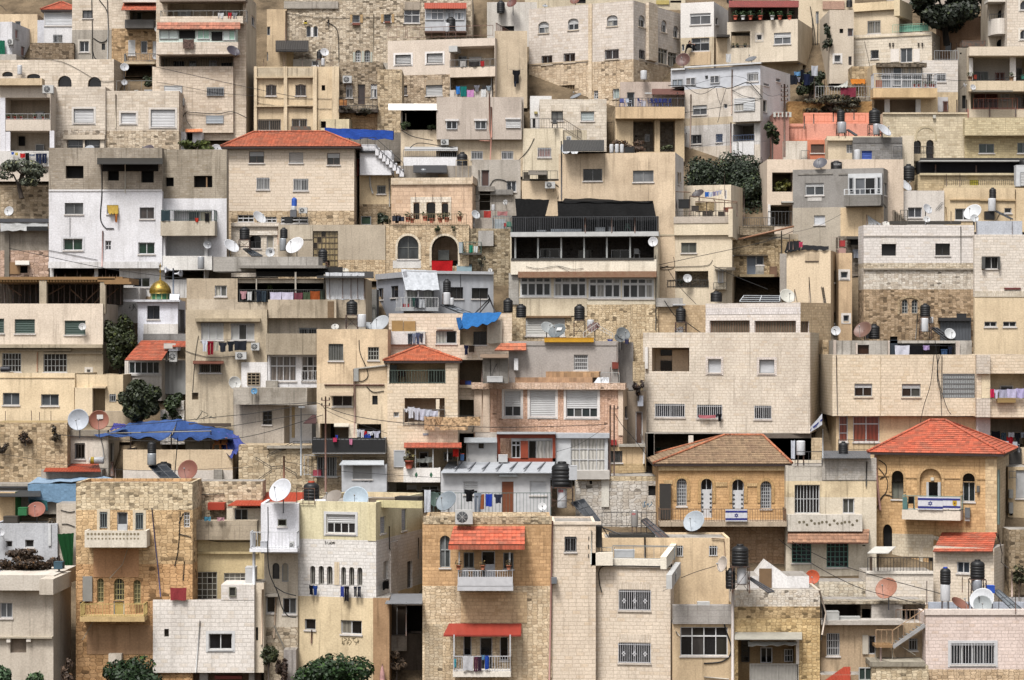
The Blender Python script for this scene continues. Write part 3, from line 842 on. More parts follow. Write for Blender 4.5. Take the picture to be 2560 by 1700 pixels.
def Tr(q,col,label,n=2600,size=.16,o=0.,D=None,base=None,cat='tree',name='leafy_tree',dep=1.,lumps=14,trunk='#4a4038:.9',seed=1,group=None,spread=.42):
 x0,y0,x1,y1=nu(q)[0]
 P=(lambda x,y:PT(x,y,D))if D else(lambda x,y:at(x,y,o))
 c=P((x0+x1)/2,(y0+y1)/2);k=mpp(c);w=(x1-x0)/2*k;h=(y1-y0)/2*k
 rr=random.Random(seed);blobs=[]
 for i in range(lumps):
  a=rr.uniform(0,2*pi);t=sqrt(rr.random())*.78;zz=rr.uniform(-.62,.66)
  s=max(.3,sqrt(max(0,1-zz*zz*.8)))
  blobs.append(((c[0]+cos(a)*t*w*s,c[1]+sin(a)*t*w*dep*s,c[2]+zz*h),(w*spread*rr.uniform(.7,1.1),w*dep*spread*rr.uniform(.7,1.1),h*spread*rr.uniform(.7,1.))))
 zb=P((x0+x1)/2,base)[2]if base is not None else ZT(c[1])-.1
 zb=min(zb,c[2]-h*.5)
 rt=em(name,(c[0],c[1],zb));tag(rt,label,cat,group)
 big=n>2000
 mb=MB();lc(mb,blobs,int(n*1.6)if big else n,size*(.78 if big else.9),'lf:'+col,seed);mb.build('crown',rt)
 mb=MB();r0=max(.05,w*.09);mid=(c[0]+.1*w*rr.uniform(-1,1),c[1],(zb+c[2])/2)
 mb.tube([(c[0],c[1],zb),mid,c],[r0,r0*.8,r0*.55],trunk,8);tr=mb.build('trunk',rt)
 mb=MB()
 for bc,br in blobs[:7]:mb.tube([mid if rr.random()<.5 else c,lerp(c,bc,.5),bc],[r0*.45,r0*.3,r0*.12],trunk,5)
 mb.build('limbs',rt,tr)
 return rt
def Ch(x,y,label,o=-.8,col='#16161a:.5',s=1.,rot=0.,grp=None):
 p=at(x,y,o);rt=em('plastic_chair',p);tag(rt,label,'chair',grp)
 ca,sa=cos(rot),sin(rot)
 q=lambda a,b,z:(p[0]+(a*ca-b*sa)*s,p[1]+(a*sa+b*ca)*s,p[2]+z*s)
 mb=MB();mb.hexa([q(-.22,-.22,.42),q(.22,-.22,.42),q(.2,.22,.4),q(-.2,.22,.4),q(-.22,-.22,.45),q(.22,-.22,.45),q(.2,.22,.43),q(-.2,.22,.43)],col);mb.build('seat',rt)
 mb=MB();mb.hexa([q(-.2,.2,.42),q(.2,.2,.42),q(.2,.24,.42),q(-.2,.24,.42),q(-.19,.3,.86),q(.19,.3,.86),q(.19,.33,.86),q(-.19,.33,.86)],col);mb.build('backrest',rt)
 for a,b in((-.21,-.2),(.21,-.2),(-.2,.2),(.2,.2)):
  mb=MB();mb.tube([q(a,b,.43),q(a*1.12,b*1.12,0)],.025*s,col,6);mb.build('leg',rt)
 for a in(-.24,.24):
  mb=MB();mb.tube([q(a,-.22,.44),q(a,-.2,.64),q(a*.95,.24,.66)],.02*s,col,6);mb.build('armrest',rt)
def POT(x,y,label,o=.2,col='#b06040',s=.16,leaf='#4a5a34',grp='potted plants on balconies'):
 p=at(x,y,o);rt=em('flower_pot',p);tag(rt,label,'flower pot',grp)
 mb=MB();mb.lathe(p,[(s*.6,0),(s*.95,s*1.5),(s*1.08,s*1.5),(s*1.05,s*1.75),(s*.8,s*1.72)],col,14);mb.build('pot',rt)
 mb=MB();lc(mb,[((p[0],p[1],p[2]+s*2.6),(s*1.3,s*1.3,s*1.2))],60,s*.4,'lf:'+leaf,int(x));mb.build('foliage',rt)
def Cr(name,q,o0,o1,m,label,cat,grp=None,parts=None,kindm=None):
 fc=G.b['fc'];u0,z0,u1,z1=fc.rect(nu(q)[0],o1)
 rt=em(name,fc.world((u0+u1)/2,z0,(o0+o1)/2));tag(rt,label,cat,grp)
 mb=MB();mb.fx(fc,u0,u1,z0,z1,o0,o1,m);mb.build('body',rt)
 t=min(.06,(u1-u0)*.08)
 mb=MB();mb.fx(fc,u0-.01,u1+.01,z1-t,z1+.01,o0-.01,o1+.01,kindm or m);mb.build('rim',rt)
 return rt
def Ro(s,label,o=-.1,r=.02,name='iron_rod',cat='rod'):
 for q in nu(s):Po(q[0],q[1],q[2],label,r=r,o=o,name=name,cat=cat)['group']=label
def terrain():
 prof=[(-60,22),(0,19),(25,8),(60,-9),(100,-9),(122,-4)]
 ds=[130+i*3 for i in range(27)]
 prof+=[(d,ZT(d)-1.2)for d in ds]
 d,z=prof[-1];prof+=[(d+20,z+13),(d+60,z+30),(d+140,z+48),(d+400,z+60),(d+1200,z+70)]
 xs=[-900,-400,-200,-120]+[-100+i*8 for i in range(26)]+[120,200,400,900]
 mb=MB();rr=random.Random(3)
 mb.grid([[(x,d,z+(rr.uniform(-.25,.25)if 130<d<215 else 0))for x in xs]for d,z in prof],'er:#6a5c4a')
 o=mb.build('ground');tag(o,'bare brown earth of the steep slope between the houses',None,None,'structure')
terrain()
SA='satellite dishes on roofs and walls'
T(0,0)
B('house','beige house wall along the very top of the hill behind the green cover','house','-60 -60 680 150','pl:#cbb695',yd=150,D=206)
W('s','60 -30 130 10')
Ta([(40,165,.3),(380,150,.3),(420,35,-2),(70,60,-2)],8,'tp:#1f5a48','dark green ground cover sheet on the slope under the top wall',.1,grp=None)
Tr('190 40 400 200','#4a5636','bushy olive green shrub beside the dark green cover',n=700,size=.2,lumps=8,o=.6,cat='shrub',name='shrub',seed=2)
B('house','small yellow plastered house with one small window below the green cover','house','0 130 345 420','pl:#dcc298',yd=400,D=199)
W('s','140 195 190 255');W('v','20 210 60 270')
Li('-10 40 20 60 60 100','black cable end at the top corner beside the yellow house',o=1)
B('red_roofed_house','white house with a small red pyramid roof and a wide white shutter','house','405 92 720 400','pl:#d8d8d8',yd=400,D=197)
HIP('560 22 575 22',oh=.25)
W('h','412 95 565 118',d=.1,sill=False);W('h','412 125 665 235',sc_='sh:#e4e6ea',d=.1)
W('g','490 320 575 395',gc=ALU)
B('small_shed','pale lean-to with a grey roof beside the red pyramid roofed house','shed','345 185 405 330','pl:#d0d2d8',yd=340)
B('white_house','white house with pink shuttered windows at the top left edge','house','-240 200 112 640','pl:#d6d6d8','r',282,yd=600,dep=5)
W('h','140 275 172 355; 195 430 230 515',f='r',sc_='sh:#c89a94');AC('68 358 120 410','small air conditioner on the white house at the top left edge',o=.4)
Ta([(-30,520,.4),(46,530,.4),(44,375,.25),(-30,370,.25)],6,'tp:#1d6a52','green sheet hung on the grey wall under the white corner house',.04)
B('concrete_house','grey wall of a low concrete house below the green sheet','house','-60 500 150 760','pl:#b9b2a6',yd=720,par=.2)
B('retaining_wall','brown rough stone terrace wall under the red pyramid roofed house','wall','275 395 680 580','rb:#8d7a60:.4:.15',yd=560,dep=3,par=0,rm='er:#6a5c4a')
B('apartment_building','tall building of pale stone over grey plaster at the top of the picture','apartment building','665 -60 1150 600','pl:#a9a192',yd=590,bands=[(275,'as:#dccdb6:.8:.3')],back=1)
W('s','760 95 855 168',fc=DRK,gl='gl:#8a8a8c');W('s','735 380 820 478',sur='pl:#c8c0b0:.5');W('v','938 402 970 460',fc=DRK)
Wi('845 -20 850 200 852 420 855 580; 915 0 985 100 1000 250 990 360 930 390 860 350; 855 470 880 540 980 585',r=.035);Pi('990 0 998 280 990 590',col='#b8b8b8',r=.04)
B('house','narrow house with golden stonework, a grey balcony and a red awning on top','house','1030 -40 1500 640','rb:#c09f70:.45:.08',yd=640,bands=[(262,'as:#d8c8b0:.8:.3')],back=.5)
L('1195 95 1440 182',1.6,'pl:#b8a890');W('s','1205 105 1250 182',o=-1.5);W('D','1260 105 1310 182',o=-1.5,gl='gl:#54625c')
BC('1150 180 1415 258',.9,'pl:#6c6a66',slab=.3)
Aw('1118 28 1470 92',1.6,x0t=1140,x1t=1455);X('roof_edge','1130 -30 1440 20',0,1.,'pl:#d8cec0')
W('h','1183 370 1247 508',d=.08,sc_='sh:#d8d8d8');W('D','1298 376 1358 490',gl='gl:#46484c');W('h','1408 380 1440 505',d=.08)
BC('1140 495 1470 590',.9,'pl:#c8b490',kind='rail',col='#8a8a88',slab=.2)
L('1160 600 1400 850',3.,'rb:#5a4a3c:.4:.2',inner='rb:#6a5a48:.4:.2')
Di(1452,273,28,'#d8d8da','small white dish on the wall between the grey balcony and the green glass',25,15,o=1.1,wall=True)
Di(1430,524,26,'#dcdcde','small white dish beside the white shutters of the golden stone house',30,10,o=1.1,wall=True)
Tr('1290 690 1425 830','#3c4630','dark potted shrub on the terrace under the golden stone house',n=300,size=.16,lumps=6,o=.9,base=850,cat='shrub',name='shrub',seed=4)
B('apartment_building','tall cream apartment building with green glazed balcony','apartment building','1440 -60 2270 1225','as:#d8c5aa:.8:.3','r',2365,yd=1225,dep=6,smat='pl:#c9b89c')
L('1545 10 2240 165',1.6,'pl:#d2c0a4');W('h','1640 90 1760 150',o=-1.5);W('s','2010 110 2065 165; 2130 105 2190 165',o=-1.5);RL('1480 100 2270 205',.9,'#9a9a98',ret=.8,sp=.5)
X('slab','1470 -12 2265 12',0,1.1,'pl:#8a7a6a');X('parapet','1475 150 2240 215',0,.95,'as:#dcccb4:.8:.3')
Aw('1448 205 2215 268',1.5,'ti:#a8604c',o0=.95)
X('bay','1466 243 2175 412',0,1.15,'pl:#cfe0d4:.3')
W('w','1470 248 1645 360; 1820 248 1935 362; 2055 255 2170 372',o=1.16,n=(2,2),gl=['#b8e0cc:.2','#cdeee0:.2','#e4f2ec:.2'],split=.8)
W('k','1652 280 1800 355; 1950 292 2052 375',o=1.17)
X('parapet','1440 388 2195 500',0,1.2,'as:#dccdb8:.8:.3')
L('1480 515 2150 625',1.8,'pl:#b8a688');W('k','1600 565 1700 618; 2040 580 2140 628',o=-1.7);W('m','1745 560 1810 620; 1930 560 2000 620',o=-1.7,n=(2,2));RL('1470 530 2155 628',.1,'#5a5a58',sp=.2)
X('wall_panel','1405 612 2150 1225',0,.35,'as:#d9c6ac:.7:.3')
W('h','1515 790 1682 875',o=.36);W('g','1908 805 2065 885',o=.36,gc=ALU,gl='gl:#5c6068');W('h','1900 1065 2062 1140',o=.36,sc_='sh:#b4bcc4')
Wi('1440 755 1700 800 2000 855 2360 885',o=.5);Wi('1660 1130 1710 1040 1760 1035 2000 1050 2140 1030 2280 1090',r=.03,o=.45);Wi('1710 1040 1720 1110 1770 1180',o=.45)
SCR('1760 1130 1820 1200',4,'#8a7a68');SCR('1980 1185 2070 1235',5,'#7a7068')
AC('1660 905 1697 972','narrow air conditioner on the cream wall above the coiled cable',o=.7);AC('1650 1055 1677 1128','narrow air conditioner at the foot of the cream wall by the coiled cable',o=.7)
W('s','2320 150 2350 240',f='r')
Di(2150,472,64,'#4c4650:.5','dark purple grey dish on the parapet below the green glazed balcony',35,40,o=1.7,wall=True)
Cl('1686 360 1790 448 ca:#5a4a44 carpet dark patterned carpet','over the sill of the green glazed balcony',o=1.4,line=False)
Cl('2010 118 2065 168 cl:#d8d8d8 towel white towel;2105 115 2135 170 cl:#c03038 towel red towel;2140 115 2190 170 cl:#88888c shirt grey shirt','on the top balcony above the green glass',o=.95)
B('arched_window_house','cream stone house with four dark arched windows in a row','house','-40 545 1050 850','as:#dccdb6:.8:.3','r',1165,yd=850,dep=4.5)
W('k','20 660 118 705; 248 680 370 726; 533 697 660 802; 810 708 933 815',ar=1.,gl='gl:#26262a',d=.25)
RL('1075 745 1420 855',.1,'#8a8a88',sp=.9);Wi('160 535 560 565 900 740 1060 745')
Cr('planter','1240 832 1275 856',.2,.5,'#d8d8d4','small white box on the terrace edge beside the arched windows','box');Cr('planter','1330 828 1400 856',.2,.6,'#c8ccd0','pale plastic tub on the terrace edge beside the arched windows','tub')
Di(1148,620,40,'#c8cad0','pale grey dish on the corner of the arched window house',15,20,o=.3)
Di(1148,762,28,'#c4c6cc','small grey dish behind the terrace rail by the arched windows',10,20,o=-.5)
Bo('160 600 205 688','white upright boiler on the roof before the arched windows',o=.5)
B('balcony_house','stack of open balconies with white columns at the left edge of the picture','apartment building','-60 780 466 1540','pl:#d6c8b4:.6',yd=1540,back=-.8,dep=7)
X('roof_slab','-40 722 388 785',-.5,.6,'pl:#d0b890')
L('50 900 460 1102',2.,'pl:#b0a08a');L('50 1205 460 1398',2.2,'pl:#c8bca8');W('D','330 1030 405 1100',o=-1.9,gl='#e0e0e0');W('k','172 1258 232 1345',o=-2.1);W('s','328 1330 408 1400',o=-2.1);W('k','500 1340 545 1400')
X('column','0 900 48 1398; 458 1205 500 1420; 50 1215 95 1400',0,.05,'pl:#dcdce0:.4')
X('parapet','-50 1392 462 1535',0,.2,'pl:#d8d4cc:.7');RL('0 1050 460 1105',0,'#b8b8b8',sp=.4)
AC('392 785 492 858','large air conditioner on the balcony stack below the arched windows',o=1.)
for x in(80,140,200,320,400):POT(x,1105,'red flower trough plant on the upper balcony of the balcony stack',-.15,'#a03a30',.14,grp='red troughs')
Cl('105 1400 128 1425 cl:#3c6ad0 small blue cloth;140 1405 165 1432 cl:#e0c860 small yellow cloth;185 1412 232 1455 cl:#cc3030 towel red towel;235 1408 268 1490 cl:#141416 towel black towel;270 1420 325 1440 cl:#8890a0 small grey cloth;330 1415 385 1508 cl:#2a3450 trousers dark blue jeans;388 1415 432 1505 cl:#26304c trousers navy trousers','on the lowest balcony of the balcony stack',o=.4)
B('stone_house','cream stone house with white shutters and glazed doors beside the balcony stack','house','466 800 972 1435','as:#d9cbb6:.9:.3',yd=1435,dep=7,bands=[(None,'')])
G.b['bands']=[(1195,'as:#d9cbb6:.9:.3')];G.b['m']='rb:#cfc2ae:.4:.14'
W('h','680 1003 865 1132',sc_='sh:#e4e4e6',sur='pl:#dcd6cc:.4');W('w','620 1285 920 1422',n=(3,2),split=.6,gl=['gl:#7c8088','gl:#96989c'],d=.3);X('column','583 1245 615 1420; 765 1285 782 1420; 925 1250 960 1420',0,.08,'pl:#dccdb4:.4');X('cornice','580 1245 965 1285',0,.25,'pl:#d8c8ae:.6')
Di(822,1392,58,'#d0d4da','large pale dish before the glazed doors of the cream stone house',-20,30,o=1.)
B('stone_house','cream coursed stone house with one large white shutter over patchy rubble','house','972 838 1650 1450','as:#dacbb4:.9:.3',yd=1450,dep=7.5,back=.4)
G.b['bands']=[(1205,'as:#dacbb4:.9:.3')];G.b['m']='rb:#cdbb9e:.42:.16'
W('h','1115 1040 1255 1138; 1390 1010 1615 1170',sc_='sh:#e8e8ea',sur='pl:#dcd4c8:.4');W('h','1100 1362 1225 1448',sc_='sh:#9a938a')
Pi('1068 870 1065 1180',col='#c8bca8');W('k','1480 1375 1540 1390',d=.1)
Di(1352,1400,80,'#5a5058:.5','large dark plum coloured dish above the unfinished concrete storey',-28,42,o=2.2)
Bo('1215 1408 1345 1462','black barrel lying on the roof beside the plum coloured dish',o=2.4,col='#2a2a2c:.5',hor=True,group='barrels')
B('parapet_wall','low tan parapet wall with rusty rods beside the red roofed house','wall','1400 1398 1990 1560','pl:#d8c3a2',yd=1540,dep=4,back=-.6,par=.2)
Ro('1470 1440 1530; 1482 1430 1530; 1630 1460 1530; 1655 1450 1530; 1705 1465 1530; 1730 1470 1530','thin rusty rod standing on the tan parapet wall',.05)
Tr('1640 1285 1960 1430','#48521e','broad dark green bush beside the red roofed house',n=900,size=.2,lumps=10,o=.8,base=1450,cat='bush',name='bush',seed=5)
B('small_shed','little white shed with an orange tiled top behind the broad bush','shed','1650 1215 1860 1330','pl:#dcdcde',yd=1330,dep=2,par=0)
Aw('1710 1188 1868 1218',.5,'ti:#d07848');W('k','1718 1215 1775 1320',d=.6)
Di(1998,1380,52,'#d8d8dc','white dish standing left of the red roofed house',18,22,o=3.4)
T(1,0)
B('stone_tower_house','tall old house of pitted pale rubble stone with small paired arches','house','260 -60 1995 610','rb:#c9b99e:.4:.13:1.1',yd=610,dep=9)
X('cornice','258 12 758 78',0,.15,'co:#aaa294');W('v','465 240 505 340; 530 240 570 340',ar=1.,gl='gl:#3a3c40',sur=None);X('mullion','508 250 528 340',0,.06,'pl:#dcdcd8:.4')
W('s','890 138 955 208; 1180 132 1246 202',split=.5);X('shutter','868 135 888 210; 960 135 985 208; 1152 132 1176 206; 1252 130 1275 206',0,.05,'#caa878');X('window_box','888 208 958 230; 1185 195 1240 208',0,.25,'#8a5040')
W('w','1365 92 1510 212',n=(2,2),gl=['gl:#86888c','gl:#75757a']);X('lintel','1370 15 1512 90',0,.08,'pl:#a89a86')
W('m','918 465 968 572; 1002 465 1052 572',ar=1.,n=(3,4),gl='gl:#4c5450');X('shutter','895 480 914 572; 1056 480 1072 572; 975 470 998 572',0,.06,'#c4c8bc');Ar('915 460 970 572; 999 460 1054 572','pl:#b8a488')
X('cornice','760 578 1215 648',0,.9,'co:#aaa395');Wi('280 120 560 160 900 165 1300 150 1560 110 1800 60');Wi('650 200 740 260 760 380 765 580',r=.03);Pi('1085 130 1080 430 1082 570',r=.035,col='#c8baa4');Pi('668 180 668 240',r=.06,col='#3a3430')
W('k','445 188 470 205',d=.1);X('sign','440 205 472 218',0,.06,'#d8c040')
Aw('1553 25 1942 75',1.9,'cg:#b04a2c',tile=False,o0=1.2);X('bay','1558 75 1935 290',0,1.5,'#d8dade');W('w','1562 85 1730 185; 1745 85 1820 185; 1830 85 1920 185',o=1.51,n=(3,2),split=.7,gl=['#c2c8d0:.2','#dfe4e8:.2','gl:#8c9098'])
X('slab','1553 285 1938 300',0,1.6,'#6a4a3a')
B('house','tan plastered wall beside the pitted stone house under a black corrugated awning','house','100 85 282 620','pl:#d4b88c',yd=600,back=-.5,par=.2)
W('v','102 245 130 325; 85 480 112 560');Pi('277 100 272 480',r=.05,col='#6a5048')
Aw('180 372 485 470',1.4,'cg:#2c2826',tile=False);X('beam','185 455 470 478',1.2,1.35,'#3a3432')
B('roof_hut','yellow roof hut with a grey box beside it on the beige pilastered house','hut','160 478 345 625','pl:#dcbc84',yd=625,dep=3,par=.1)
B('roof_hut','small grey concrete roof box with a tiny window on the beige pilastered house','hut','342 545 600 625','co:#a09888',yd=625,dep=2,back=-.6,par=.1)
W('s','515 560 575 605')
B('plastered_house','beige plastered house with pilasters and two pointed arch windows','house','-20 615 765 1225','pl:#d9c196:1.2',yd=1225,dep=8)
X('pilaster','255 612 287 1220; 525 612 560 1220; 700 612 765 1220; -18 612 8 1220',0,.25,'pl:#dcc69e:1.1');X('cornice','0 622 255 716; 288 622 525 712',0,.12,'co:#c4b494');X('ledge','0 708 255 720; 288 704 525 716; 0 972 255 985; 288 968 525 980',0,.3,'pl:#cdb68e:1.3')
W('g','92 778 187 882; 363 776 460 882',ar=.7,gl='gl:#4c4844',gc='#6a5a50',sur=None);W('k','605 785 638 835; 597 1118 647 1180',d=.3)
W('g','18 1100 228 1202; 330 1095 470 1200',gl='gl:#4a4038',gc='#8a7a68',sp=.16);X('planter_box','320 1165 500 1218',0,.3,'rs:#5a564e')
Wi('-60 880 200 905 700 912; -40 930 100 965 500 1000 760 1005')
Di(632,482,40,'#e0e0e2','bright white dish with a black tank behind it on the pilastered house',20,20,o=-.5)
Tk('560 460 610 545','black tank behind the bright white dish on the pilastered house',o=-1.6,stand=600);Bo('602 538 635 604','white boiler under the bright white dish on the pilastered house',o=-.3)
Ro('70 545 615; 258 480 615; 428 500 615; 690 415 615; 710 480 615','thin steel rod on the parapet of the beige pilastered house')
B('stone_house','grey rubble house with a dark plant covered balcony beside the pilastered house','house','765 575 1170 1240','rb:#a8977c:.42:.12',yd=1240,dep=6,back=.8)
G.b['bands']=[(1020,'rb:#a8977c:.42:.12')];G.b['m']='rb:#c9a372:.55:.05'
W('D','940 778 1006 965',gl='gl:#5a4c4a',fc=BRN);W('p','830 778 890 900; 1058 775 1116 900')
AC('800 698 882 765','air conditioner above the plant covered balcony of the grey rubble house',o=.5)
BC('760 975 1125 1035',1.1,'co:#4c443c',slab=.25,kind='rail');RL('765 900 1120 985',1.05,'#3c3a38',sp=.35)
Tr('760 985 1120 1060','#3a3628','dry dark creeper hanging under the balcony of the grey rubble house',n=500,size=.14,lumps=10,o=1.2,base=1040,cat='creeper',name='creeper',spread=.3,seed=8)
Cr('gas_bottle_crate','770 920 802 975',.3,.8,'#c88a4a','orange crate standing on the plant covered balcony','crate');Cr('gas_bottle_crate','806 922 836 975',.3,.8,'#b87a44','brown orange crate beside the orange crate on the plant covered balcony','crate')
B('stone_wall','curved rubble wall with grey cement beside the dark covered terrace','wall','1120 640 1345 1240','rb:#c2ad88:.45:.1',yd=1230,dep=4,back=.3)
W('k','870 1150 900 1190',d=.2)
B('cream_house','cream house with white framed shutters over rubble stone and two washing balconies','house','1215 348 2205 960','rb:#bfa98a:.42:.14','r',2352,yd=960,dep=6,bands=[(672,'pl:#d8c8b4:.6')],smat='pl:#d9c9b2:.7')
W('h','1285 505 1430 592; 1575 492 1722 580',sc_='sh:#b8b8b8',sur='pl:#e4e0da:.3',fc=DRK)
L('1792 425 2200 632',1.9,'pl:#d0bea0');W('D','1868 520 1945 625',o=-1.8,gl='gl:#4a4a4c');W('h','1968 525 2080 600',o=-1.8);AC('1815 440 1892 495','air conditioner inside the upper washing balcony of the cream house',o=-1.3)
X('parapet','1788 618 2205 708',0,.35,'pl:#dccab2:.7');RL('1788 548 2205 620',.3,'#8a8a8a',sp=.4)
L('1790 708 2190 895',2.,'pl:#d2bfa0');W('s','2085 795 2165 890',o=-1.9)
X('parapet','1790 830 1840 900; 1830 838 2175 902',0,.2,'pl:#c8beb0:.7')
Cl('1880 560 1935 615 cl:#b8b4b0 towel pale striped towel;1965 565 2060 615 cl:#3c3838 towel black and red striped towel;2070 560 2105 612 cl:#b03434 towel red towel','on the upper washing balcony of the cream house',o=.4)
Cl('1845 795 1880 868 cl:#3c86d8 towel bright blue towel;1885 795 1943 890 cl:#1f7a76 towel teal towel;1945 828 2010 896 cl:#d89ad0 towel pink towel;2010 785 2062 845 cl:#7c7c84 shirt grey shirt;2074 822 2122 896 cl:#e6e6e6 towel white towel;2125 790 2165 835 cl:#9aa4ac shirt pale grey shirt','on the lower washing balcony of the cream house',o=.35)
W('s','2245 572 2298 676',f='r',fc=DRK);W('v','2238 815 2262 888',f='r')
W('h','1308 787 1395 876',sc_='sh:#5a5048',fc=BRN);W('h','1565 785 1720 882',sc_='sh:#c8c8c8');X('lintel','1570 735 1720 783',0,.05,'pl:#a8957a')
RL('1218 248 1380 352; 1395 245 2185 345',-.3,'rs:#6a5048',sp=1.);FC('r');RL('2215 250 2345 345',-.1,'rs:#6a4a40',sp=.2);FC('f')
Tk('1757 155 1840 270','black tank before the white enclosed balcony with the red roof',o=-1.5,stand=328);Bo('1746 212 1786 292','white boiler before the white enclosed balcony with the red roof',o=-1.)
Pi('1795 700 1790 900; 2172 715 2168 880',r=.035,col='#9a9a9a')
B('terrace_house','grey tan house with three small awning windows above and barred windows below','house','1665 895 2470 1560','pl:#d4bf9c:1.1',yd=1560,dep=8,hang=False,back=.2)
G.b['bands']=[(1240,'pl:#bfb2a2:.7')]
X('upper_storey','1665 895 2450 1285',0,.5,'pl:#c2b4a4:.8')
W('s','1755 1112 1856 1192; 2022 1112 2124 1192',o=.52);W('h','2305 1100 2440 1180',o=.52);X('shutter_box','1742 1098 1870 1116; 2010 1096 2132 1114; 2298 1085 2440 1100',.5,.68,'pl:#d4d0ca:.4')
Pi('2152 860 2155 1200 2168 1290 2160 1490; 2170 985 2172 1270; 2062 1298 2155 1300',r=.05,col='#c08a78',o=.58)
AC('1705 1282 1776 1336','air conditioner under the grey upper storey beside the red pipes',o=.5)
W('g','1985 1393 2092 1470; 2265 1393 2372 1470',gl='gl:#5c5c5c')
BC('1360 1450 1852 1568',1.4,'pl:#e2e2e2:.4',lab=None);RL('1362 1378 1850 1455',1.35,'#7a7a7c',sp=.16)
Aw('1370 1352 1860 1385',1.5,'#c8c8c8',tile=False);L('1690 1400 1850 1470',1.,'pl:#4a4238')
Wi('1340 1200 1450 1260 1630 1295; 1400 1390 1490 1320 1700 1345 1860 1370',r=.03,o=.6)
Tk('1853 1402 1952 1568','tall black tank beside the white balcony of the grey tan house',o=1.8)
B('covered_terrace','deep dark terrace under a white slanting roof slab beside the grey tan house','terrace','1335 985 1690 1560','pl:#d6c2a0:1.2',yd=1560,dep=7,back=.6,par=0)
L('1345 995 1662 1198',6.,'rb:#3a342e:.5:.2',inner='pl:#4a443c');X('post','1338 1030 1350 1200; 1376 1045 1386 1200',0,.08,'#b8b0a4')
Aw('1220 955 1672 1012',1.,'pl:#dcd8d0:.5',tile=False,name='roof_slab')
Tr('1340 1110 1440 1200','#5a6a48','pale leafy plant at the opening of the deep dark terrace',n=250,size=.16,lumps=5,o=.3,base=1205,cat='plant',name='leafy_plant',seed=9)
Tr('1570 1150 1660 1200','#3c4a2c','dark leafy plant at the far side of the deep dark terrace',n=200,size=.16,lumps=5,o=.1,base=1205,cat='plant',name='leafy_plant',seed=10)
B('wall_block','low cream block with a dark doorway beside the long blue sheet','hut','590 1098 865 1290','pl:#d4c49a','r',905,yd=1290,dep=3,par=.1)
W('k','597 1118 645 1180',d=.4)
B('garden_wall','grey concrete garden wall under the long blue sheet','wall','640 1225 1345 1420','co:#8f887c',yd=1380,dep=1.5,par=0)
Ta([(640,1272,1.2),(1265,1282,1.2),(1268,1205,1.),(632,1178,1.)],8,'tp:#2a50a8','long bright blue tarpaulin tied along a fence above the red roofed house',.08,flut=.07)
Ro('590 1100 1290; 730 1100 1290; 862 1100 1290; 965 1180 1290; 1075 1180 1290; 1270 1180 1290','thin grey fence post holding the long blue tarpaulin',.9,.03,'fence_post','post')
Li('-1000 600 -600 690 -100 800 400 900','long black cable crossing the cream house to the pilastered house',o=2.5)
T(2,0)
B('beige_house','plain beige house end beside the big cream building with six arches','house','-160 285 140 930','pl:#c9b594',yd=915,dep=6)
W('k','-12 235 8 290');Cl('5 645 75 770 cl:#1c1c20 shirt black jacket;20 750 38 800 cl:#2c3444 small dark cloth','on the plain beige house end',o=.3)
B('white_house','white plastered house behind the plain beige house end at the top edge','house','-230 20 230 420','pl:#d4cec2',yd=400,D=199)
W('k','-90 240 20 290');Tk('-140 5 -65 120','black tank on the white house above the plain beige house end',o=.4);Di(0,30,50,'#6a3a30','rusty red dish at the top edge on the white house',-30,35,o=.8)
B('house','cream house tops and clutter along the top edge above the six arches','house','120 -60 1600 200','pl:#cdbf9f',yd=190,D=204)
W('k','560 -20 680 30; 1460 5 1560 25');X('panel','1330 0 1450 40',0,.1,'#d0bc70');Di(580,5,45,'#7a4a3c','brown dish at the top edge above the six arches',-20,35,o=1);Di(305,55,25,'#a8acb0','small grey dish at the top edge beside a railing',10,60,o=1.5)
Tk('1980 -40 2030 30','black tank at the top edge behind the roof terrace with plants',o=-1)
B('cream_building','big cream stone building with six arched windows over a weathered stone base','apartment building','155 3 1120 920','rb:#cfb896:.5:.05:.8','r',1562,yd=920,dep=9,bands=[(545,'as:#d6cabb:.62:.3:.1:.5')],smat=None)
G.b['sillm']='pl:#c8b8a0'
W('p','243 200 340 305; 515 170 613 275; 875 140 973 240',ar=.55,d=.2,split=.5);W('p','1167 140 1228 250; 1378 185 1428 298; 1488 238 1535 348',ar=.7,d=.2,f='r',split=.6)
W('g','275 512 372 595; 478 490 582 575; 858 455 985 545',gl='gl:#443a38',gc='#5a4c46',sp=.25);W('g','1172 460 1220 545',f='r',gl='gl:#4a3a38',gc=DRK)
W('w','1265 440 1315 560; 1350 450 1435 590; 1440 485 1520 620',f='r',n=(3,2),split=.75,fc='#c4c0b8')
X('pilaster','703 35 735 912',0,.12,'as:#dfc8a4:.4:.3');X('pilaster','1262 30 1345 560',0,.3,'as:#dfccb0:.5:.3',f='r');X('string_course','155 572 700 584',0,.06,'pl:#c2ac8a')
W('m','253 797 402 910',n=(7,3),gl=['gl:#7a4030','gl:#6a4a3c'],fc='#b08468');W('m','430 785 577 910',n=(6,3),gl='gl:#7a6a54',fc='#a89070');W('m','755 835 795 912',n=(2,3));W('s','930 818 990 910',gl='cu:#a8b4b0');W('D','1060 850 1130 925',gl='gl:#3a3c44')
for q,l in((('1185 650 1245 735'),'white upright tank on a stand beside the big cream building'),):Bo(q,l,o=2.5)
Di(170,825,42,'#e4e4e6','round white dish at the foot of the big cream building',-15,20,o=1);Di(395,890,30,'#d8d0bc','cream small dish below the red barred window',-10,30,o=.9);Di(590,890,55,'#8a8e94','grey dish lying low under the barred door of the big cream building',-50,60,o=1.4)
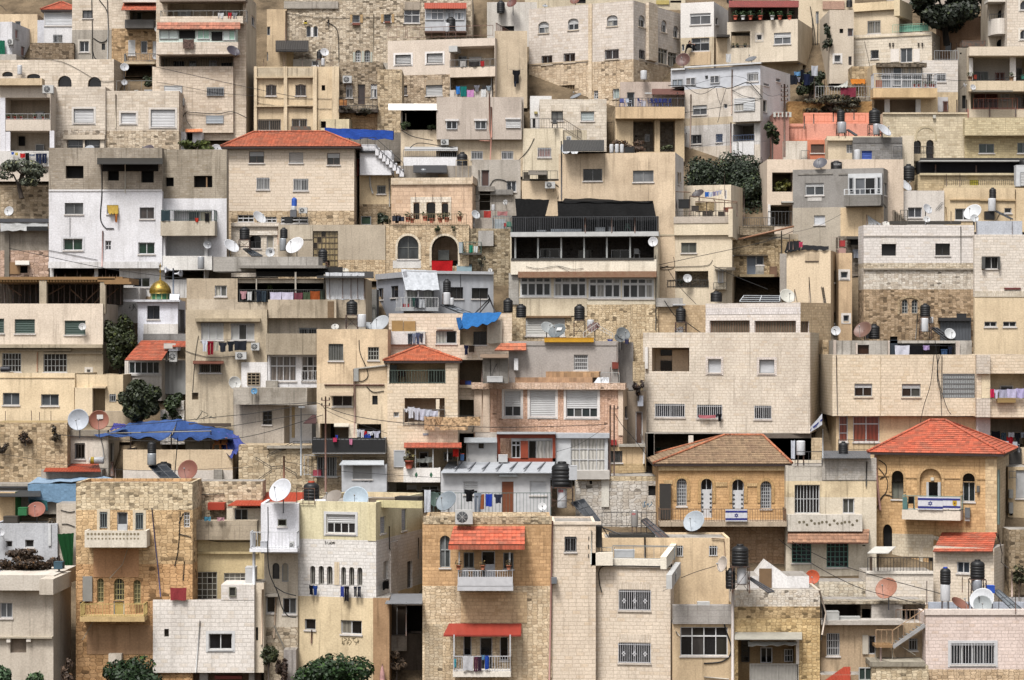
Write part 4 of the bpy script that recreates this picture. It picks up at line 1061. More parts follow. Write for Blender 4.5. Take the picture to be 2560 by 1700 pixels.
B('white_house','white house with a wide half open sliding window above a grey lower floor','house','1555 15 1862 610','pl:#c8b796','r',2005,yd=600,dep=6,bands=[(338,'pl:#e0dcd4:.5')],back=1);PF=G.b['f']
W('p','1642 122 1832 225',gl='gl:#6a6a6c',split=.76);W('w','1655 350 1820 470',n=(2,2),split=.62);X('wall_panel','1640 478 1830 600',0,.12,'pl:#d0b48a');W('s','1878 165 1900 230',f='r');W('v','1565 410 1590 470');W('k','1650 598 1820 606')
Di(1578,552,68,'#6a4a44:.5','large rusty brown dish beside the white house with the sliding window',-18,22,o=1.8)
B('terrace_house','cream house with a plant filled roof terrace under a dark red roof edge','house','1985 175 2635 560','pl:#dccdb2:.7','r',2770,yd=700,dep=6,hang=True,smat='pl:#dcc8a4:.9')
L('2020 290 2195 440',1.6,'pl:#d8d4cc:.4');W('s','2060 390 2115 440',o=-1.5);W('p','2416 300 2572 406',split=.55,gl='gl:#7a7c80',fc=WHT);W('v','2258 320 2304 368',sur='pl:#d8cebc:.4');RL('2020 420 2195 445',0,'#5a5a5a',sp=.3)
for i,x in enumerate((2040,2080,2150)):POT(x,445,'small green plant on the ledge of the inner white recess',-.2,'#4a4a40',.12,grp='plants on the white recess ledge')
B('terrace_house','dark back wall of the plant filled roof terrace','wall','2005 60 2640 190','pl:#5a4a3c',yd=690,D=G.b['D']+3.5,dep=1,par=0)
Aw('2000 5 2645 62',3.2,'cg:#8a3428',tile=False,name='roof_edge');X('post','2300 60 2312 190; 2540 60 2552 190',2.9,3.,'rs:#5a504c')
for i,x in enumerate((2060,2130,2200,2290,2400,2470,2560)):
 POT(x,182,'potted green plant on the dark roof terrace edge',3.2,['#b85038','#d8d8d8','#a84a34'][i%3],.2,'#3c5430',grp='potted plants on the dark roof terrace')
 Tr(f'{x-45} 85 {x+45} 175','#2c3a24','tall dark green plant on the roof terrace',n=220,size=.17,lumps=5,o=2.6,base=185,cat='plant',name='leafy_plant',seed=20+i,group='tall plants on the roof terrace')
B('tan_house','tan lower wall with a small white dish under the roof terrace house','house','1885 330 2680 720','pl:#c9b18a:1.2',yd=700,D=DY(700)+2,dep=5,par=0)
X('awning','1890 318 2010 338',0,.8,'#3a3430');Cl('1972 495 2020 575 cl:#e0e0e0 towel white towel','on the corner of the roof terrace house',o=1.,line=False)
Di(2645,570,24,'#d8d8da','tiny white dish on the tan wall under the roof terrace house',10,20,o=.4,wall=True);Di(2205,548,55,'#74777c','grey dish lying flat on the white panelled house',-40,60,o=1.6)
B('panelled_house','white metal panelled storey on a patched grey plaster house','house','1590 600 2290 1430','pl:#cfc2ae:1.2','r',2565,yd=1430,dep=7,bands=[(790,'#dcdfe6'),(1060,'pl:#d4c8b6:1.2'),(1130,'pl:#c4b292'),(1330,'pl:#c8c4be:1.4')],smat='pl:#dcdad8:.5')
X('wing','1465 640 1592 800',-2,0,'#d4d6dc');X('roof_edge','1465 630 1595 645',-2,.2,'#ececec');X('roof_edge','1590 592 2295 606',0,.25,'#ececec')
W('s','1605 715 1695 785; 1828 697 1915 768',o=.02,gl=['gl:#8c8e94','gl:#a49c98'],fc=WHT);W('s','1480 730 1577 800',o=.03,gl='cu:#9098a0');W('v','1780 697 1808 735');W('g','2168 668 2272 750')
W('p','1665 970 1797 1058',split=.62);W('s','1952 958 1985 1000');W('g','1655 1243 1747 1325',gl='gl:#4a4c54',gc=DRK);W('g','1882 1235 1942 1312',gl='gl:#6a7a94',gc='#5a6a8a')
X('bay','2036 790 2290 1120',0,.6,'pl:#d2cabd:.8');W('p','2050 905 2242 1025',o=.61,split=.55);X('shutter','2135 950 2240 1022',.62,.68,'sh:#d4d6d8')
L('2040 1140 2232 1300',2.2,'pl:#7a7264');RL('2040 1245 2232 1298',.05,'#5a6a8a',sp=.2);SCR('2060 1335 2190 1400',5,'#6a6a68');X('wall_panel','2030 1302 2232 1432',0,.08,'pl:#d4d4d2:1.3')
Pi('1650 870 1648 1110 1640 1420; 2030 640 2025 1050',r=.05,col='#c0a898');Pi('2085 1310 2088 1500',r=.04,col='#6a6058');Pi('2018 1130 2016 1420',r=.05)
Wi('1440 790 1580 790 1640 790 1780 815 1900 795 2000 815 2090 785 2180 760 2250 830 2310 900',r=.035,o=.75);Wi('1600 795 1700 860 1780 860 1880 800; 1885 815 1900 900 1925 965; 1975 815 1930 960 1910 1080 1895 1130; 2030 830 2150 890 2300 910',r=.02,o=.7)
Li('440 1160 800 1140 1280 1080 1650 1030 2060 965 2310 910','black cable running from the stair rail to the patched plaster house',o=2.5);Li('1620 1380 1850 1330 2000 1310 2350 1300','thin grey cable sagging before the foot of the patched plaster house',r=.012,o=1.5,col='#6a6a6c')
Di(1580,1207,33,'#e4e4e4','round white dish on the edge of the patched plaster house',-10,15,o=.8,wall=True);W('s','2320 770 2370 790',f='r');FC('r');W('s','2300 920 2350 1030; 2435 725 2475 755',fc='#d8d8d8');FC('f')
B('terrace_house','house with blue chairs on a tan terrace over grey stone infill walls','house','955 985 1590 1420','pl:#d2b88c:1.2',yd=1410,dep=8,par=0,rm='pl:#b8a890')
L('1118 1105 1315 1400',2.,'rb:#8f887c:.42:.02',inner='pl:#c8b088');L('1365 1105 1505 1400',1.8,'rb:#8f887c:.42:.02',inner='pl:#c8b088');X('fascia','955 985 1592 1092',0,.8,'pl:#d8b888:1.4')
W('g','1225 1238 1268 1308',o=-1.95,gl='gl:#3c3e40',fc=WHT);RL('960 905 1590 990',.72,'#5a5a5c',sp=.25);FC('f')
B('terrace_wall','pinkish grey terrace back wall with a dark door behind the blue chairs','wall','1000 755 1600 1000','pl:#c2b0a0',yd=1400,D=G.b['D']+4,dep=.6,par=0)
Aw('1290 818 1592 868',2.4,'#6a4238',tile=False);W('D','1060 850 1130 990',gl='gl:#26282c');X('post','1520 850 1532 990; 1296 868 1306 985',2.2,2.3,'#4a3c38');X('slab','1225 852 1300 866',.3,.5,'#d8d8d8')
FC('f')
for i,x in enumerate((1015,1075,1190,1280,1310,1340,1370,1400,1440)):Ch(x,985,'blue plastic chair on the tan terrace' if i!=1 else 'white and blue plastic chair on the tan terrace',o=2.9,col='#2c3c8c' if i!=1 else '#c8d0e0',s=.8,rot=i*.5,grp='plastic chairs on the tan terrace')
Cl('1150 930 1175 985 cl:#b8b0b4 towel pale towel;1190 930 1235 985 cl:#c8c8d4 sheet light sheet','on the tan terrace rail with blue chairs',o=3.1,line=False)
B('ashlar_house','cream coursed stone house with two tall windows behind an outdoor stair','house','255 915 872 1330','as:#dbcfba:.7:.3',yd=1330,dep=6,smat='pl:#c8beb0')
W('s','363 1027 470 1112',gl='gl:#8a8a86',fc=DRK);W('h','635 1030 758 1115',sc_='sh:#c4d0d0',fc=ALU);X('lintel','360 968 470 1022; 630 965 770 1024',0,.03,'as:#dccfb8:.16:.7')
B('stair_house','white stair house with a sloping top beside the cream coursed stone house','house','168 885 365 1200','pl:#dcdad4:.4',yd=1200,dep=4,back=.5)
W('k','190 1090 215 1180',d=.1);X('wall_light','205 1028 235 1048',0,.15,'#c8b878');Ro('262 950 1020','dark grey conduit box on the white stair house',.1,.12,'junction_box','box')
B('cream_house','cream house with red curtained window below the outdoor stair','house','100 1185 470 1580','pl:#dccdac:1.1',yd=1560,dep=5,rm='pl:#c8bca8')
W('g','237 1362 360 1450',gl='cu:#a87a70');RL('170 1095 470 1188',-.1,'#4a4644',sp=.2,f='f');SR(470,1185,635,1290,90,-.2,'#5a5046');SR(635,1280,690,1310,60,-.4,'#5a5046');X('stair_wall','470 1200 690 1330',-.8,-.3,'pl:#d2c4a4')
Wi('205 1275 150 1380 60 1480 0 1540',r=.025);AC('502 1255 548 1300','small air conditioner on the floor under the outdoor stair',o=.3);Ch(395,1180,'dark round backed chair on the terrace of the outdoor stair',o=.4,col='#2a2a2a',s=.8)
Di(490,1375,50,'#d0d2d6','pale dish half hidden beside the dark tin roof',20,20,o=.9);Di(575,1395,35,'#d8dadc','small white dish before the dark tin roof',5,20,o=1.5)
B('beige_house','beige plastered house with three white cylinders standing on its roof','house','430 1405 1505 1900','pl:#d6bd98:1.2','r',1583,yd=2860,D=DY(2800),dep=6,base=2900,smat='pl:#dcd6cc:.7')
W('s','655 1557 832 1668',gl=['gl:#5a5654','gl:#3c3a3a'],fc='#8a8a8a');W('s','1115 1572 1306 1678',gl=['gl:#8e9092','gl:#7a7c7e'],fc='#9a9a9a');W('v','1525 1590 1545 1700; 1548 1590 1560 1680',f='r')
for i,x in enumerate((918,968,1014)):Bo(f'{x-19} {1330-i%2} {x+18} 1408','short white cylinder in the row of three on the beige plastered house',o=-.7,group='three white cylinders')
Pi('455 1300 455 1840',r=.04,col='#4a4a50');Aw('470 1290 850 1390',1.2,'cg:#3a3834',tile=False,o0=-2);Cr('roof_tank','1040 1355 1120 1405',-1.5,-.6,'#1e1e20','low black box behind the three white cylinders','box')
Tr('840 1300 1300 1420','#5a4434','dry brown bush behind the three white cylinders',n=900,size=.15,lumps=12,o=-4,base=1430,cat='bush',name='dry_bush',seed=31,spread=.3);Tr('1345 1340 1510 1382','#5a6040','low green and red flower bed before the grey stone infill',n=250,size=.12,lumps=8,o=-3,base=1400,cat='bush',name='flower_bed',seed=32)
Tr('1600 1420 2030 2040','#2f3b28','dense dark green tree between the beige house and the pink stone house',n=6000,size=.15,lumps=26,D=DY(1900)+1.5,base=2150,seed=33);Tr('1800 1395 2390 2050','#303c2b','broad dark tree crown below the stained white lower wall',n=6500,size=.15,lumps=30,D=DY(1900)+4,base=2150,seed=34)
Ro('1960 1580 1810','tall thin white rod before the dense dark tree',1,.02,'white_rod','rod')
Tr('1960 1580 2400 2120','#3a4632','low dark green foliage behind the railed roof terrace',n=4000,size=.15,lumps=22,D=DY(1900)+2,base=2200,seed=35)
T(3,0)
B('house','pinkish stone wall and cream house behind the roof terrace at the top edge','house','250 -60 800 420','pl:#dcc8a4',yd=400,D=199);X('wall_panel','505 10 705 85',0,.1,'as:#c49a80:.3:.12');W('h','440 105 468 218',sc_='sh:#c8c8c8');Tk('722 -10 778 65','black tank at the top edge beside the pinkish stone wall',o=.5)
Wi('390 60 410 200 415 450 395 600; 395 100 430 300 435 500 420 560; 460 120 455 450',r=.035,o=.3)
B('tree_terrace','pale house walls glimpsed behind the great dark tree','house','1100 -60 2100 400','pl:#b8aa98',yd=380,D=205)
W('s','1280 60 1330 110; 1340 130 1400 190')
B('narrow_house','narrow pale beige house with small windows below the black tank','house','567 92 790 700','pl:#cfc0a8:.7',yd=705,dep=6)
W('k','660 265 694 306');W('v','735 262 785 335',gl='gl:#5a4440');W('v','613 510 668 570',sur='pl:#dcd8d0:.3');W('k','742 520 772 600',gl='gl:#4a3c38')
Tr('500 220 590 470','#3c4434','thin dark climbing plant on the corner of the narrow beige house',n=350,size=.16,lumps=9,o=.3,base=470,cat='plant',name='climbing_plant',seed=40)
B('cream_house','cream house with an overhanging roof wing and a green balustrade','house','775 290 1512 720','as:#d9ccb4:.75:.3:.08:.5','r',1635,yd=740,dep=6)
W('g','948 462 1020 540',gl='gl:#4c4c50',gc=DRK);W('D','1220 443 1332 575',gl='gl:#5c6064',fc=WHT);X('shutter','1130 450 1210 570; 1340 450 1400 570',0,.05,'pl:#dcd4c8:.3')
for x in(1115,1145,1380,1415,1525):X('lamp',f'{x} 395 {x+14} 425',0,.14,'#4a4036')
RL('1150 222 1488 295',-.1,'#a8d4b8',sp=.2);X('balustrade_sheet','1210 232 1480 290',-.3,-.25,'#7ab8a0');X('ledge','775 328 1505 340',0,.08,'pl:#cdbd9e');Wi('890 380 940 610')
B('cream_house','upper block of the cream house with a deep overhanging roof','house','785 25 1210 340','pl:#d8c4a0:.8','r',1332,yd=740,D=G.b['D']+1.5,dep=4,hang=True)
W('g','918 190 1038 308',gl='gl:#a8a49a',gc='#b8b0a4',sp=.2);X('roof_edge','783 18 1215 95',0,.3,'pl:#dcc496');FC('r');X('roof_edge','1215 20 1330 170',0,.5,'pl:#dcc89c');FC('f')
B('rubble_wall','broken rubble wall in the slope under the cream house','wall','772 612 1035 760','rb:#b89f74:.5:.2',yd=760,back=-1.2,dep=2,par=0);Ta([(770,770,.6),(905,765,.6),(895,728,.2),(760,728,.2)],5,'tp:#c87a2c','small orange tarpaulin on the broken rubble wall',.12)
B('balcony_house','white glazed balcony house with a long tan balcony slab','house','965 600 1425 1060','pl:#d0ba92:1.1',yd=1060,dep=5,par=.1)
X('roof_slab','1005 578 1465 618',0,.5,'rb:#7a6e5c:.3:.2');W('w','1050 618 1145 690; 1240 618 1420 690',n=(3,2),split=.95,gl=['cu:#c8b8a0','cu:#b8ac9c'],o=.02);W('D','1150 615 1232 790',gl='gl:#4a4e58',o=.02);W('w','1045 690 1420 812',n=(4,2),o=.03,gl=['gl:#a0a4a8'])
BC('970 812 1562 898',1.5,'pl:#d2b27c:1.2',slab=.4);RL('975 678 1555 815',1.42,'#d8dade',sp=.17,ret=1.3)
L('980 900 1400 1055',1.6,'pl:#b8a084');X('column','1075 898 1124 1058; 1362 880 1410 1060',0,.06,'pl:#dcdad4:.4');X('wall_panel','1410 880 1565 1060',0,.1,'pl:#d4b98a:1.2')
Cr('crate','998 740 1052 815',.8,1.2,'#b06a44','brown orange board on the white glazed balcony','board')
for x in(1350,1390,1450,1500,1530):POT(x,805,'small red and green potted plant on the white glazed balcony',1.2,'#a04a3c',.14,grp='pots on the white glazed balcony')
B('ashlar_house','pale coursed stone block with a barred window beside the white glazed balcony','house','1425 556 1752 860','as:#dad2c6:.9:.28:.08:.5',yd=1060,dep=6,hang=False,back=.6)
W('v','1465 683 1517 800',fc=WHT);W('g','1558 675 1640 752',gl='gl:#4a4a4c',gc=WHT);RL('1535 468 1755 556',-.1,'#a8aaac',sp=.2);G.b['bands']=[(850,'as:#dad2c6:.9:.28:.08:.5')];G.b['m']='pl:#cdb68c:1.2'
X('door_panel','1565 895 1660 1030',0,.1,'#d8d4d4');W('g','1612 930 1660 1030',o=.12,gl='gl:#6a4034',gc='#8a5a4c')
Tr('1290 -250 2010 320','#232c1c','great dark evergreen tree at the top edge of the hill',n=6500,size=.26,lumps=26,D=193.5,base=420,seed=41,trunk='#2c2620:.9',name='evergreen_tree',spread=.34);Tr('1250 -140 1560 150','#2a3322','smaller dark evergreen crown beside the great evergreen tree',n=1500,size=.24,lumps=12,D=197,base=420,seed=42,trunk='#2c2620:.9',name='evergreen_tree')
B('brown_wall','brown plastered wall behind the trunk of the great evergreen tree','wall','1590 150 2060 620','pl:#a5815f:.8',yd=500,D=195.5,dep=2,par=0);W('k','1950 130 2000 165');W('k','1635 390 1695 470',gl='gl:#54585c')
B('alley_wall','shadowed grey side wall in the gap beside the coursed stone block','wall','1745 440 1900 1010','pl:#8f8676',yd=960,dep=3,par=0);Ro('1738 400 560','white post at the gap beside the coursed stone block',.5,.04,'white_post','post');W('k','1770 485 1786 500; 1790 880 1825 1000; 1710 880 1745 980')
B('balcony_house','pale house with curved balconies and an open columned gallery at the right edge','apartment building','1855 430 2420 1010','pl:#d6c4a4:.7',yd=1010,dep=9,back=-.3)
X('parapet','1858 432 2420 512',0,.9,'pl:#dccbb0:.6');L('1860 512 2410 745',2.6,'pl:#d4cfc6:.4');W('g','1893 658 2030 745; 2290 625 2400 745',o=-2.5,gl='gl:#6a7060',gc=ALU);W('g','2095 665 2180 745',o=-2.5,gl='gl:#7a5048',gc='#b87060');X('column','1858 535 1890 745; 2232 512 2286 745',-.1,.1,'pl:#e0dcd4:.3')
X('parapet','1855 745 2420 842',0,.7,'pl:#d8c4a0:.8');X('slab','1890 832 2260 846',.7,1.3,'#8a8478');L('1870 850 2410 1008',1.5,'pl:#c8b8a4');W('g','1895 858 2118 1005',o=-1.4,gl='gl:#7a4038',gc='#a06050');W('m','2145 850 2225 932',o=-1.4,n=(2,3));W('g','2290 890 2410 1000',o=-1.4,gl='gl:#7a5a4c',gc='#c8b8a8')
Di(1890,805,28,'#dcdcde','white dish on the gallery parapet at the right edge',20,15,o=.9,wall=True);Di(1812,785,22,'#d4d4d8','white dish seen edge on by the gallery at the right edge',70,15,o=1.2,wall=True);POT(1865,745,'round green plant on the gallery beside the white column',.3,'#7a5a44',.2,'#3c4a2c');POT(2245,748,'round green plant at the foot of the wide white column',.4,'#8a6a4c',.2,'#445030')
for x in(1900,2340):Cr('bucket',f'{x} 690 {x+25} 728',-.6,-.2,'#c84a30' if x<2000 else '#4aa090',('red' if x<2000 else 'turquoise')+' bucket on the columned gallery at the right edge','bucket')
B('balcony_house','upper storey with rounded balconies and arched windows at the right edge','house','2205 -60 2420 440','as:#dbcdb8:.6:.3:.08:.4',yd=1010,D=G.b['D']+1,dep=6,par=0,hang=True)
W('s','2325 5 2420 90',ar=1.,sur='pl:#e0d8c8:.3');W('s','2325 275 2410 362',ar=1.,sur='pl:#e0d8c8:.3')
B('balcony_house','back wall of the rounded balconies at the right edge','house','2030 -60 2210 440','pl:#c4b59c',yd=1010,D=G.b['D']+2.2,dep=3,par=0,hang=True)
W('k','2110 360 2200 430; 2120 90 2195 180',ar=1.);X('slab','2030 -10 2208 15',0,1.6,'pl:#d8d0c0:.4')
def curved(q,o,m):
 f=G.b['f'];u0,z0,u1,z1=f.rect(nu(q)[0],0);mb=MB();n=14
 ri,ro=[],[]
 for i in range(n+1):
  a=pi*i/n;uu=(u0+u1)/2-(u1-u0)/2*cos(a);oo=o*sin(a)
  ro.append((uu,oo))
 mb.grid([[f.world(u,z0,oo)for u,oo in ro],[f.world(u,z1,oo)for u,oo in ro],[f.world(u,z1,oo*.92)for u,oo in ro],[f.world(u,z0+.15,oo*.92)for u,oo in ro]],m,False)
 mb.face([f.world(u,z0,oo)for u,oo in ro],m);mb.face([f.world(u,z0+.15,oo*.95)for u,oo in ro],m);P_(mb,'balcony')
curved('2028 192 2208 335',1.7,'pl:#d8d0c2:.5');RL('2040 130 2205 195',.8,'#6a6a6c',sp=.2)
Cr('roof_frame','1790 375 2010 430',.6,1.6,'rs:#4a4640','dark rusty frame heap on the roof before the rounded balconies','frame')
Tr('205 600 560 900','#39422c','dark overgrown scrub on the slope between the white panelled house and the cream house',n=2200,size=.2,lumps=22,D=DY(900)+1,base=930,cat='bush',name='scrub',seed=44,spread=.3,dep=.6);Tr('240 850 960 1075','#4a4636','straggling brown scrub along the foot of the white fence',n=2200,size=.15,lumps=26,D=DY(980)-2.6,base=990,cat='bush',name='scrub',seed=45,spread=.22,dep=.3)
B('fence_wall','low grey stone wall under the white fence with pink cloth','wall','430 895 965 1040','rb:#9c9280:.4:.15',yd=1000,dep=1.5,par=0)
W('k','440 900 450 905');RL('440 795 960 900',-.05,'#c8c8c8',sp=.22);Ro('428 690 905; 522 740 905; 732 740 905; 897 740 905','thin white fence post on the low grey stone wall',.02,.03,'fence_post','post')
Cl('668 805 812 895 cl:#8c3a4c sheet dark pink cloth','on the white fence over the low grey stone wall',o=.15,line=False);Ta([(600,800,.3),(735,800,.3),(735,738,.1),(700,770,.1)],4,'tp:#c8c8c0','pale sheet slung from the white fence',.1)
Cl('205 690 270 780 cl:#20242e sheet navy sheet;240 660 300 700 cl:#6a9ac8 towel light blue towel;300 640 330 740 cl:#141620 towel black towel;330 680 390 785 cl:#1c2440 sheet dark blue sheet;400 605 460 700 cl:#c8ccd4 sheet pale grey sheet;270 710 300 755 cl:#8a8a98 shirt grey shirt;385 700 425 760 cl:#1a1c28 shirt dark shirt','on the overgrown slope by the white panelled house',o=2.5)
B('earth_bank','orange brown earth bank with rubble above the salmon playground','bank','185 935 960 1200','er:#987850',yd=1130,dep=3,par=0,rm='er:#987850')
B('playground_wall','salmon painted playground wall with blue posts','wall','175 1140 1090 1400','pl:#e8987a:.4',yd=1400,dep=5,par=0,rm='pl:#e09880:.4');X('wall_panel','330 1040 930 1150',-3,-2.5,'pl:#e8906c:.4')
RL('335 1060 900 1130',-.3,'#d8825c',sp=.5);Ro('335 1070 1190; 422 1050 1140; 602 1040 1125; 793 1005 1105; 160 1155 1300','blue painted post of the salmon playground',.3,.055,'blue_post','post')
B('playground_ramp','orange painted ramp and stairs of the playground','ramp','150 1290 560 1420','pl:#d87a4c:.3',yd=1420,dep=3,par=0,rm='pl:#e0885c:.3');RL('165 1165 350 1300',-.2,'#d88a68',sp=.3);W('m','395 1330 520 1410',n=(1,7),gl='#a89888',fc='#8a6a5c')
B('playground_terrace','salmon terrace wall with blue posts and orange rails at the right edge','wall','1840 1002 2420 1100','pl:#eaa088:.4',yd=1440,D=DY(1090)+1,dep=6,par=0)
Ro('1742 920 1060; 1832 920 1085; 2045 945 1080; 2283 870 1075; 1920 905 945; 1557 970 1035','blue painted post on the terrace at the right edge',.4,.06,'blue_post','post');RL('1895 908 2300 1005',.2,'#c8785c',sp=.4)
B('ashlar_wall_house','broad pale stone house front with a blind arch and two arched black doors','house','1060 1042 1840 1480','as:#d4c4a0:.5:.26:.2',yd=1470,dep=5,back=.5,par=.1)
W('k','1343 1293 1412 1418; 1460 1290 1528 1470',ar=1.,gl='gl:#3a3432',d=.3);Ar('1375 1180 1540 1300','as:#c8b890:.2:.4',o=.03);RL('1340 1352 1530 1420',.25,'#3a3a3c',sp=.2);X('coping','1060 1036 1840 1052',-.1,.12,'pl:#cdbb98');X('lamp','1522 1060 1548 1090',0,.2,'#d8d4c8')
X('plinth','1335 1420 1410 1485',0,.3,'pl:#a89878');Ro('1110 1170 1200','small antenna on the broad pale stone front',.4,.02,'antenna','antenna')
B('yellow_stone_house','yellowish stone house with a projecting band at the right edge','house','1818 1085 2420 1480','as:#c9b682:.5:.24:.2',yd=1470,dep=6,back=.2)
X('band','1815 1088 2420 1248',0,.8,'as:#cfbe90:.5:.22:.2');W('s','1945 1325 2087 1412; 2300 1315 2410 1412',gl='gl:#54605c',fc=ALU)
B('cream_house','low cream house with a small barred window below the playground','house','555 1262 790 1480','pl:#d8c4a0:.8',yd=1570,dep=4,par=.1)
W('m','724 1333 782 1412',n=(2,4));X('coping','545 1255 1050 1295',-.2,.3,'pl:#dcc8a4:.6');Tk('635 1010 708 1120','black tank on the salmon playground roof beside the blue post',o=-.3,stand=1245);Bo('638 1125 722 1228','silver boiler under the black tank beside the blue post',o=.1,col='me:#c8c8cc')
Tk('930 1000 1036 1142','larger black tank above the grey block hut',o=-.4,stand=1245);Bo('968 1142 1032 1242','silver boiler under the larger black tank above the grey block hut',o=.1,col='me:#c8c8cc');SOL((725,1195,745,1195,800,1245,825,1245),'small solar panel between the two black tanks',-.6,.2)
Di(1072,1205,72,'#cfd2d8','large white tilted dish above the grey block hut',42,40,o=.6)
B('block_hut','grey unplastered block hut with a bright blue shuttered window','hut','785 1265 1240 1590','cb:#868480:.5:.2:.2',yd=1580,dep=4,back=-.4,par=.1)
W('h','865 1390 958 1468',sc_='sh:#2c58b8',fc='#2c58b8');X('tie_beam','785 1268 1240 1318',0,.04,'co:#6e6c68');RL('1160 1350 1235 1450',.3,'#4a4a4c',sp=1)
B('cream_wall','pale cream wall piece beside the stone front with arched doors','wall','1225 1250 1345 1600','pl:#dccdb0:.8',yd=1580,dep=3,par=0,back=.3)
B('terrace_wall','whitish rough terrace wall below the orange playground ramp','wall','145 1300 362 1490','pl:#d6cbb8:1.2',yd=1540,dep=2,par=0);RL('305 1390 380 1470',.3,'#6a6a6c',sp=1.2)
B('pink_house','pinkish cream house below the playground with a recess of plants','house','-8 1470 1250 2100','pl:#dcc7ac:.7',yd=2090,dep=7)
G.b['sillm']='pl:#d8c8b0';L('38 1590 232 1768',2.,'pl:#6a5a44');L('10 1890 225 2085',2.2,'pl:#5c5448');RL('0 1950 225 2085',.05,'#6a6a6a',sp=.25);X('column','0 1885 22 2085',0,.05,'pl:#e0dcd4:.3');X('slab','125 1855 235 1868',0,.4,'#d8d4cc')
Tr('45 1650 230 1765','#6a6a34','yellow green creeper in the recess of the pinkish cream house',n=400,size=.16,lumps=8,o=-.8,base=1768,cat='creeper',name='creeper',seed=46)
Bo('795 1380 852 1487','white boiler on a stand before the bright blue shuttered window',o=-1);SOL((850,1485,870,1485,950,1545,975,1545),'slim solar collector beside the white boiler before the grey block hut',-1.5,-.6)
Di(482,1508,66,'#5c5c64:.5','dark grey dish on the pinkish cream house',-25,42,o=.8);Tk('578 1482 684 1562','black tank with white lettering on the pinkish cream house',o=.8,txt='#c8c8c8')
Po(152,775,1450,'tall rusty utility pole with insulator arms beside the salmon playground',r=.09,o=-2.5,col='rs:#5a4a42',name='utility_pole',arms=4);Tr('-40 1120 120 1330','#3c4628','dark green young tree before the pinkish entrance wall',n=500,size=.18,lumps=8,o=-1.5,base=1480,seed=47)
B('entrance_wall','pink entrance wall with a white balustrade under the utility pole','wall','50 1040 195 1500','pl:#b07a68',yd=1480,dep=3,par=0);RL('60 1035 205 1080',.1,'#dcdcd4',sp=.3,th=.1)
Li('-900 840 -300 700 0 880 150 850','thin cable from the patched plaster house to the utility pole',o=1,r=.012);Li('1000 705 1400 720 1900 745 2400 690','black cable crossing the white glazed balcony to the right edge',o=5)
T(0,1)
B('unfinished_house','house with a raw concrete block storey with black openings over white plaster','apartment building','450 -205 1495 880','pl:#dcdde0:.7',yd=1080,dep=9,hang=True)
G.b['bands']=[(195,'cb:#a89c88:.5:.2:.14:1.6')]
W('k','605 -40 770 76; 992 -5 1097 97; 1300 8 1418 116',d=.5,gl='#0c0b0a:.9');W('s','597 303 768 408',gl='gl:#6a6c6e',fc='#8a8a8a');W('s','985 322 1093 405');W('s','1288 345 1422 450',gl='gl:#6c625e',fc='#8a8a8a')
W('s','585 633 762 740',gl=['gl:#2f4a3c','gl:#6a6c6a'],fc=WHT,sur='pl:#c8cacc:.3');W('m','970 652 1026 738',n=(2,2));W('s','1275 668 1428 775',gl=['gl:#2a4638','gl:#5a5c58'],fc=WHT)
X('ledge','450 180 1495 196',0,.05,'pl:#dcdcdc:.5');X('band','445 845 1465 905',0,.06,'pl:#d8d8d6:1.4')
Aw('895 -112 1500 -58',1.3,'#26241f',tile=False,name='roof_sheet');X('painted_opening_shade','945 -60 1460 12',-.02,.03,'#161412:.9')  # near-black panel paints shade below the roof sheet
Wi('935 -90 940 200 925 420 945 500 985 545; 985 540 1050 540',r=.04);Pi('948 560 945 740 940 890',r=.05,col='#d8b4ae');Pi('1155 -100 1155 210',r=.04,col='#d8d0c0');Wi('645 440 645 620; 450 740 900 830')
Ta([(1000,400,.3),(1090,400,.3),(1092,325,.1),(988,325,.1)],5,'tp:#c8a850','yellow cloth bulging from a window of the white plastered house',.12);Cl('1062 405 1082 482 cl:#c87a3c towel orange towel','under the yellow cloth on the white plastered house',line=False)
B('unfinished_house','block wing with a leaning plank in its opening over a white balcony','house','1490 -190 2090 925','pl:#dcdcde:.6','r',2108,yd=1080,D=G.b['D']+.5,dep=8,hang=True,smat='cb:#a89c88')
G.b['bands']=[(262,'cb:#a69a84:.5:.2:.14:1.6')]
W('k','1525 68 1602 150; 1787 52 1958 160',d=.5,gl='#0c0b0a:.9');X('plank','1900 65 1912 158',-.2,-.1,'#9a7a58')
L('1600 375 1955 480',.8,'pl:#d0d0d2');W('s','1735 380 1955 480',o=-.7,gl=['cu:#d8d0b4','gl:#3a4a54'])
BC('1480 470 1980 605',1.2,'pl:#c8bda6:1.6',rail=100,sp=.16,col='#5a6a64');Cl('1485 372 1568 468 cl:#3a4a50 sheet dark grey sheet;1800 440 1830 480 cl:#d04030 small red cloth;1890 395 1930 475 cl:#1c1c1e towel black towel','on the balcony of the block wing',o=1.25,line=False)
L('1525 610 1915 800',2.,'pl:#d2d2d0:.5');W('s','1738 705 1882 800',o=-1.9,fc='#c8c8c8',gl='gl:#6a6c6c');W('k','1528 690 1582 795',o=-1.9);X('parapet','1462 792 1955 922',0,.6,'pl:#dedcd4:.8');X('column','1462 590 1525 795',0,.5,'pl:#dcdcdc:.4');X('column','1885 612 1915 795',0,.3,'pl:#d8d8d6:.4')
Di(1912,690,38,'#d8dade','white dish at the corner of the balcony under the block wing',25,15,o=.8,wall=True);Bo('1822 798 1885 912','silver boiler before the cream parapet under the block wing',o=1.3,col='me:#c4c6ca')
B('white_base_house','white ground floor with black void under the white plastered house','house','460 905 1890 1260','pl:#d4d2cc:1.2',yd=1250,dep=6,D=DY(1250)+2.5,par=0)
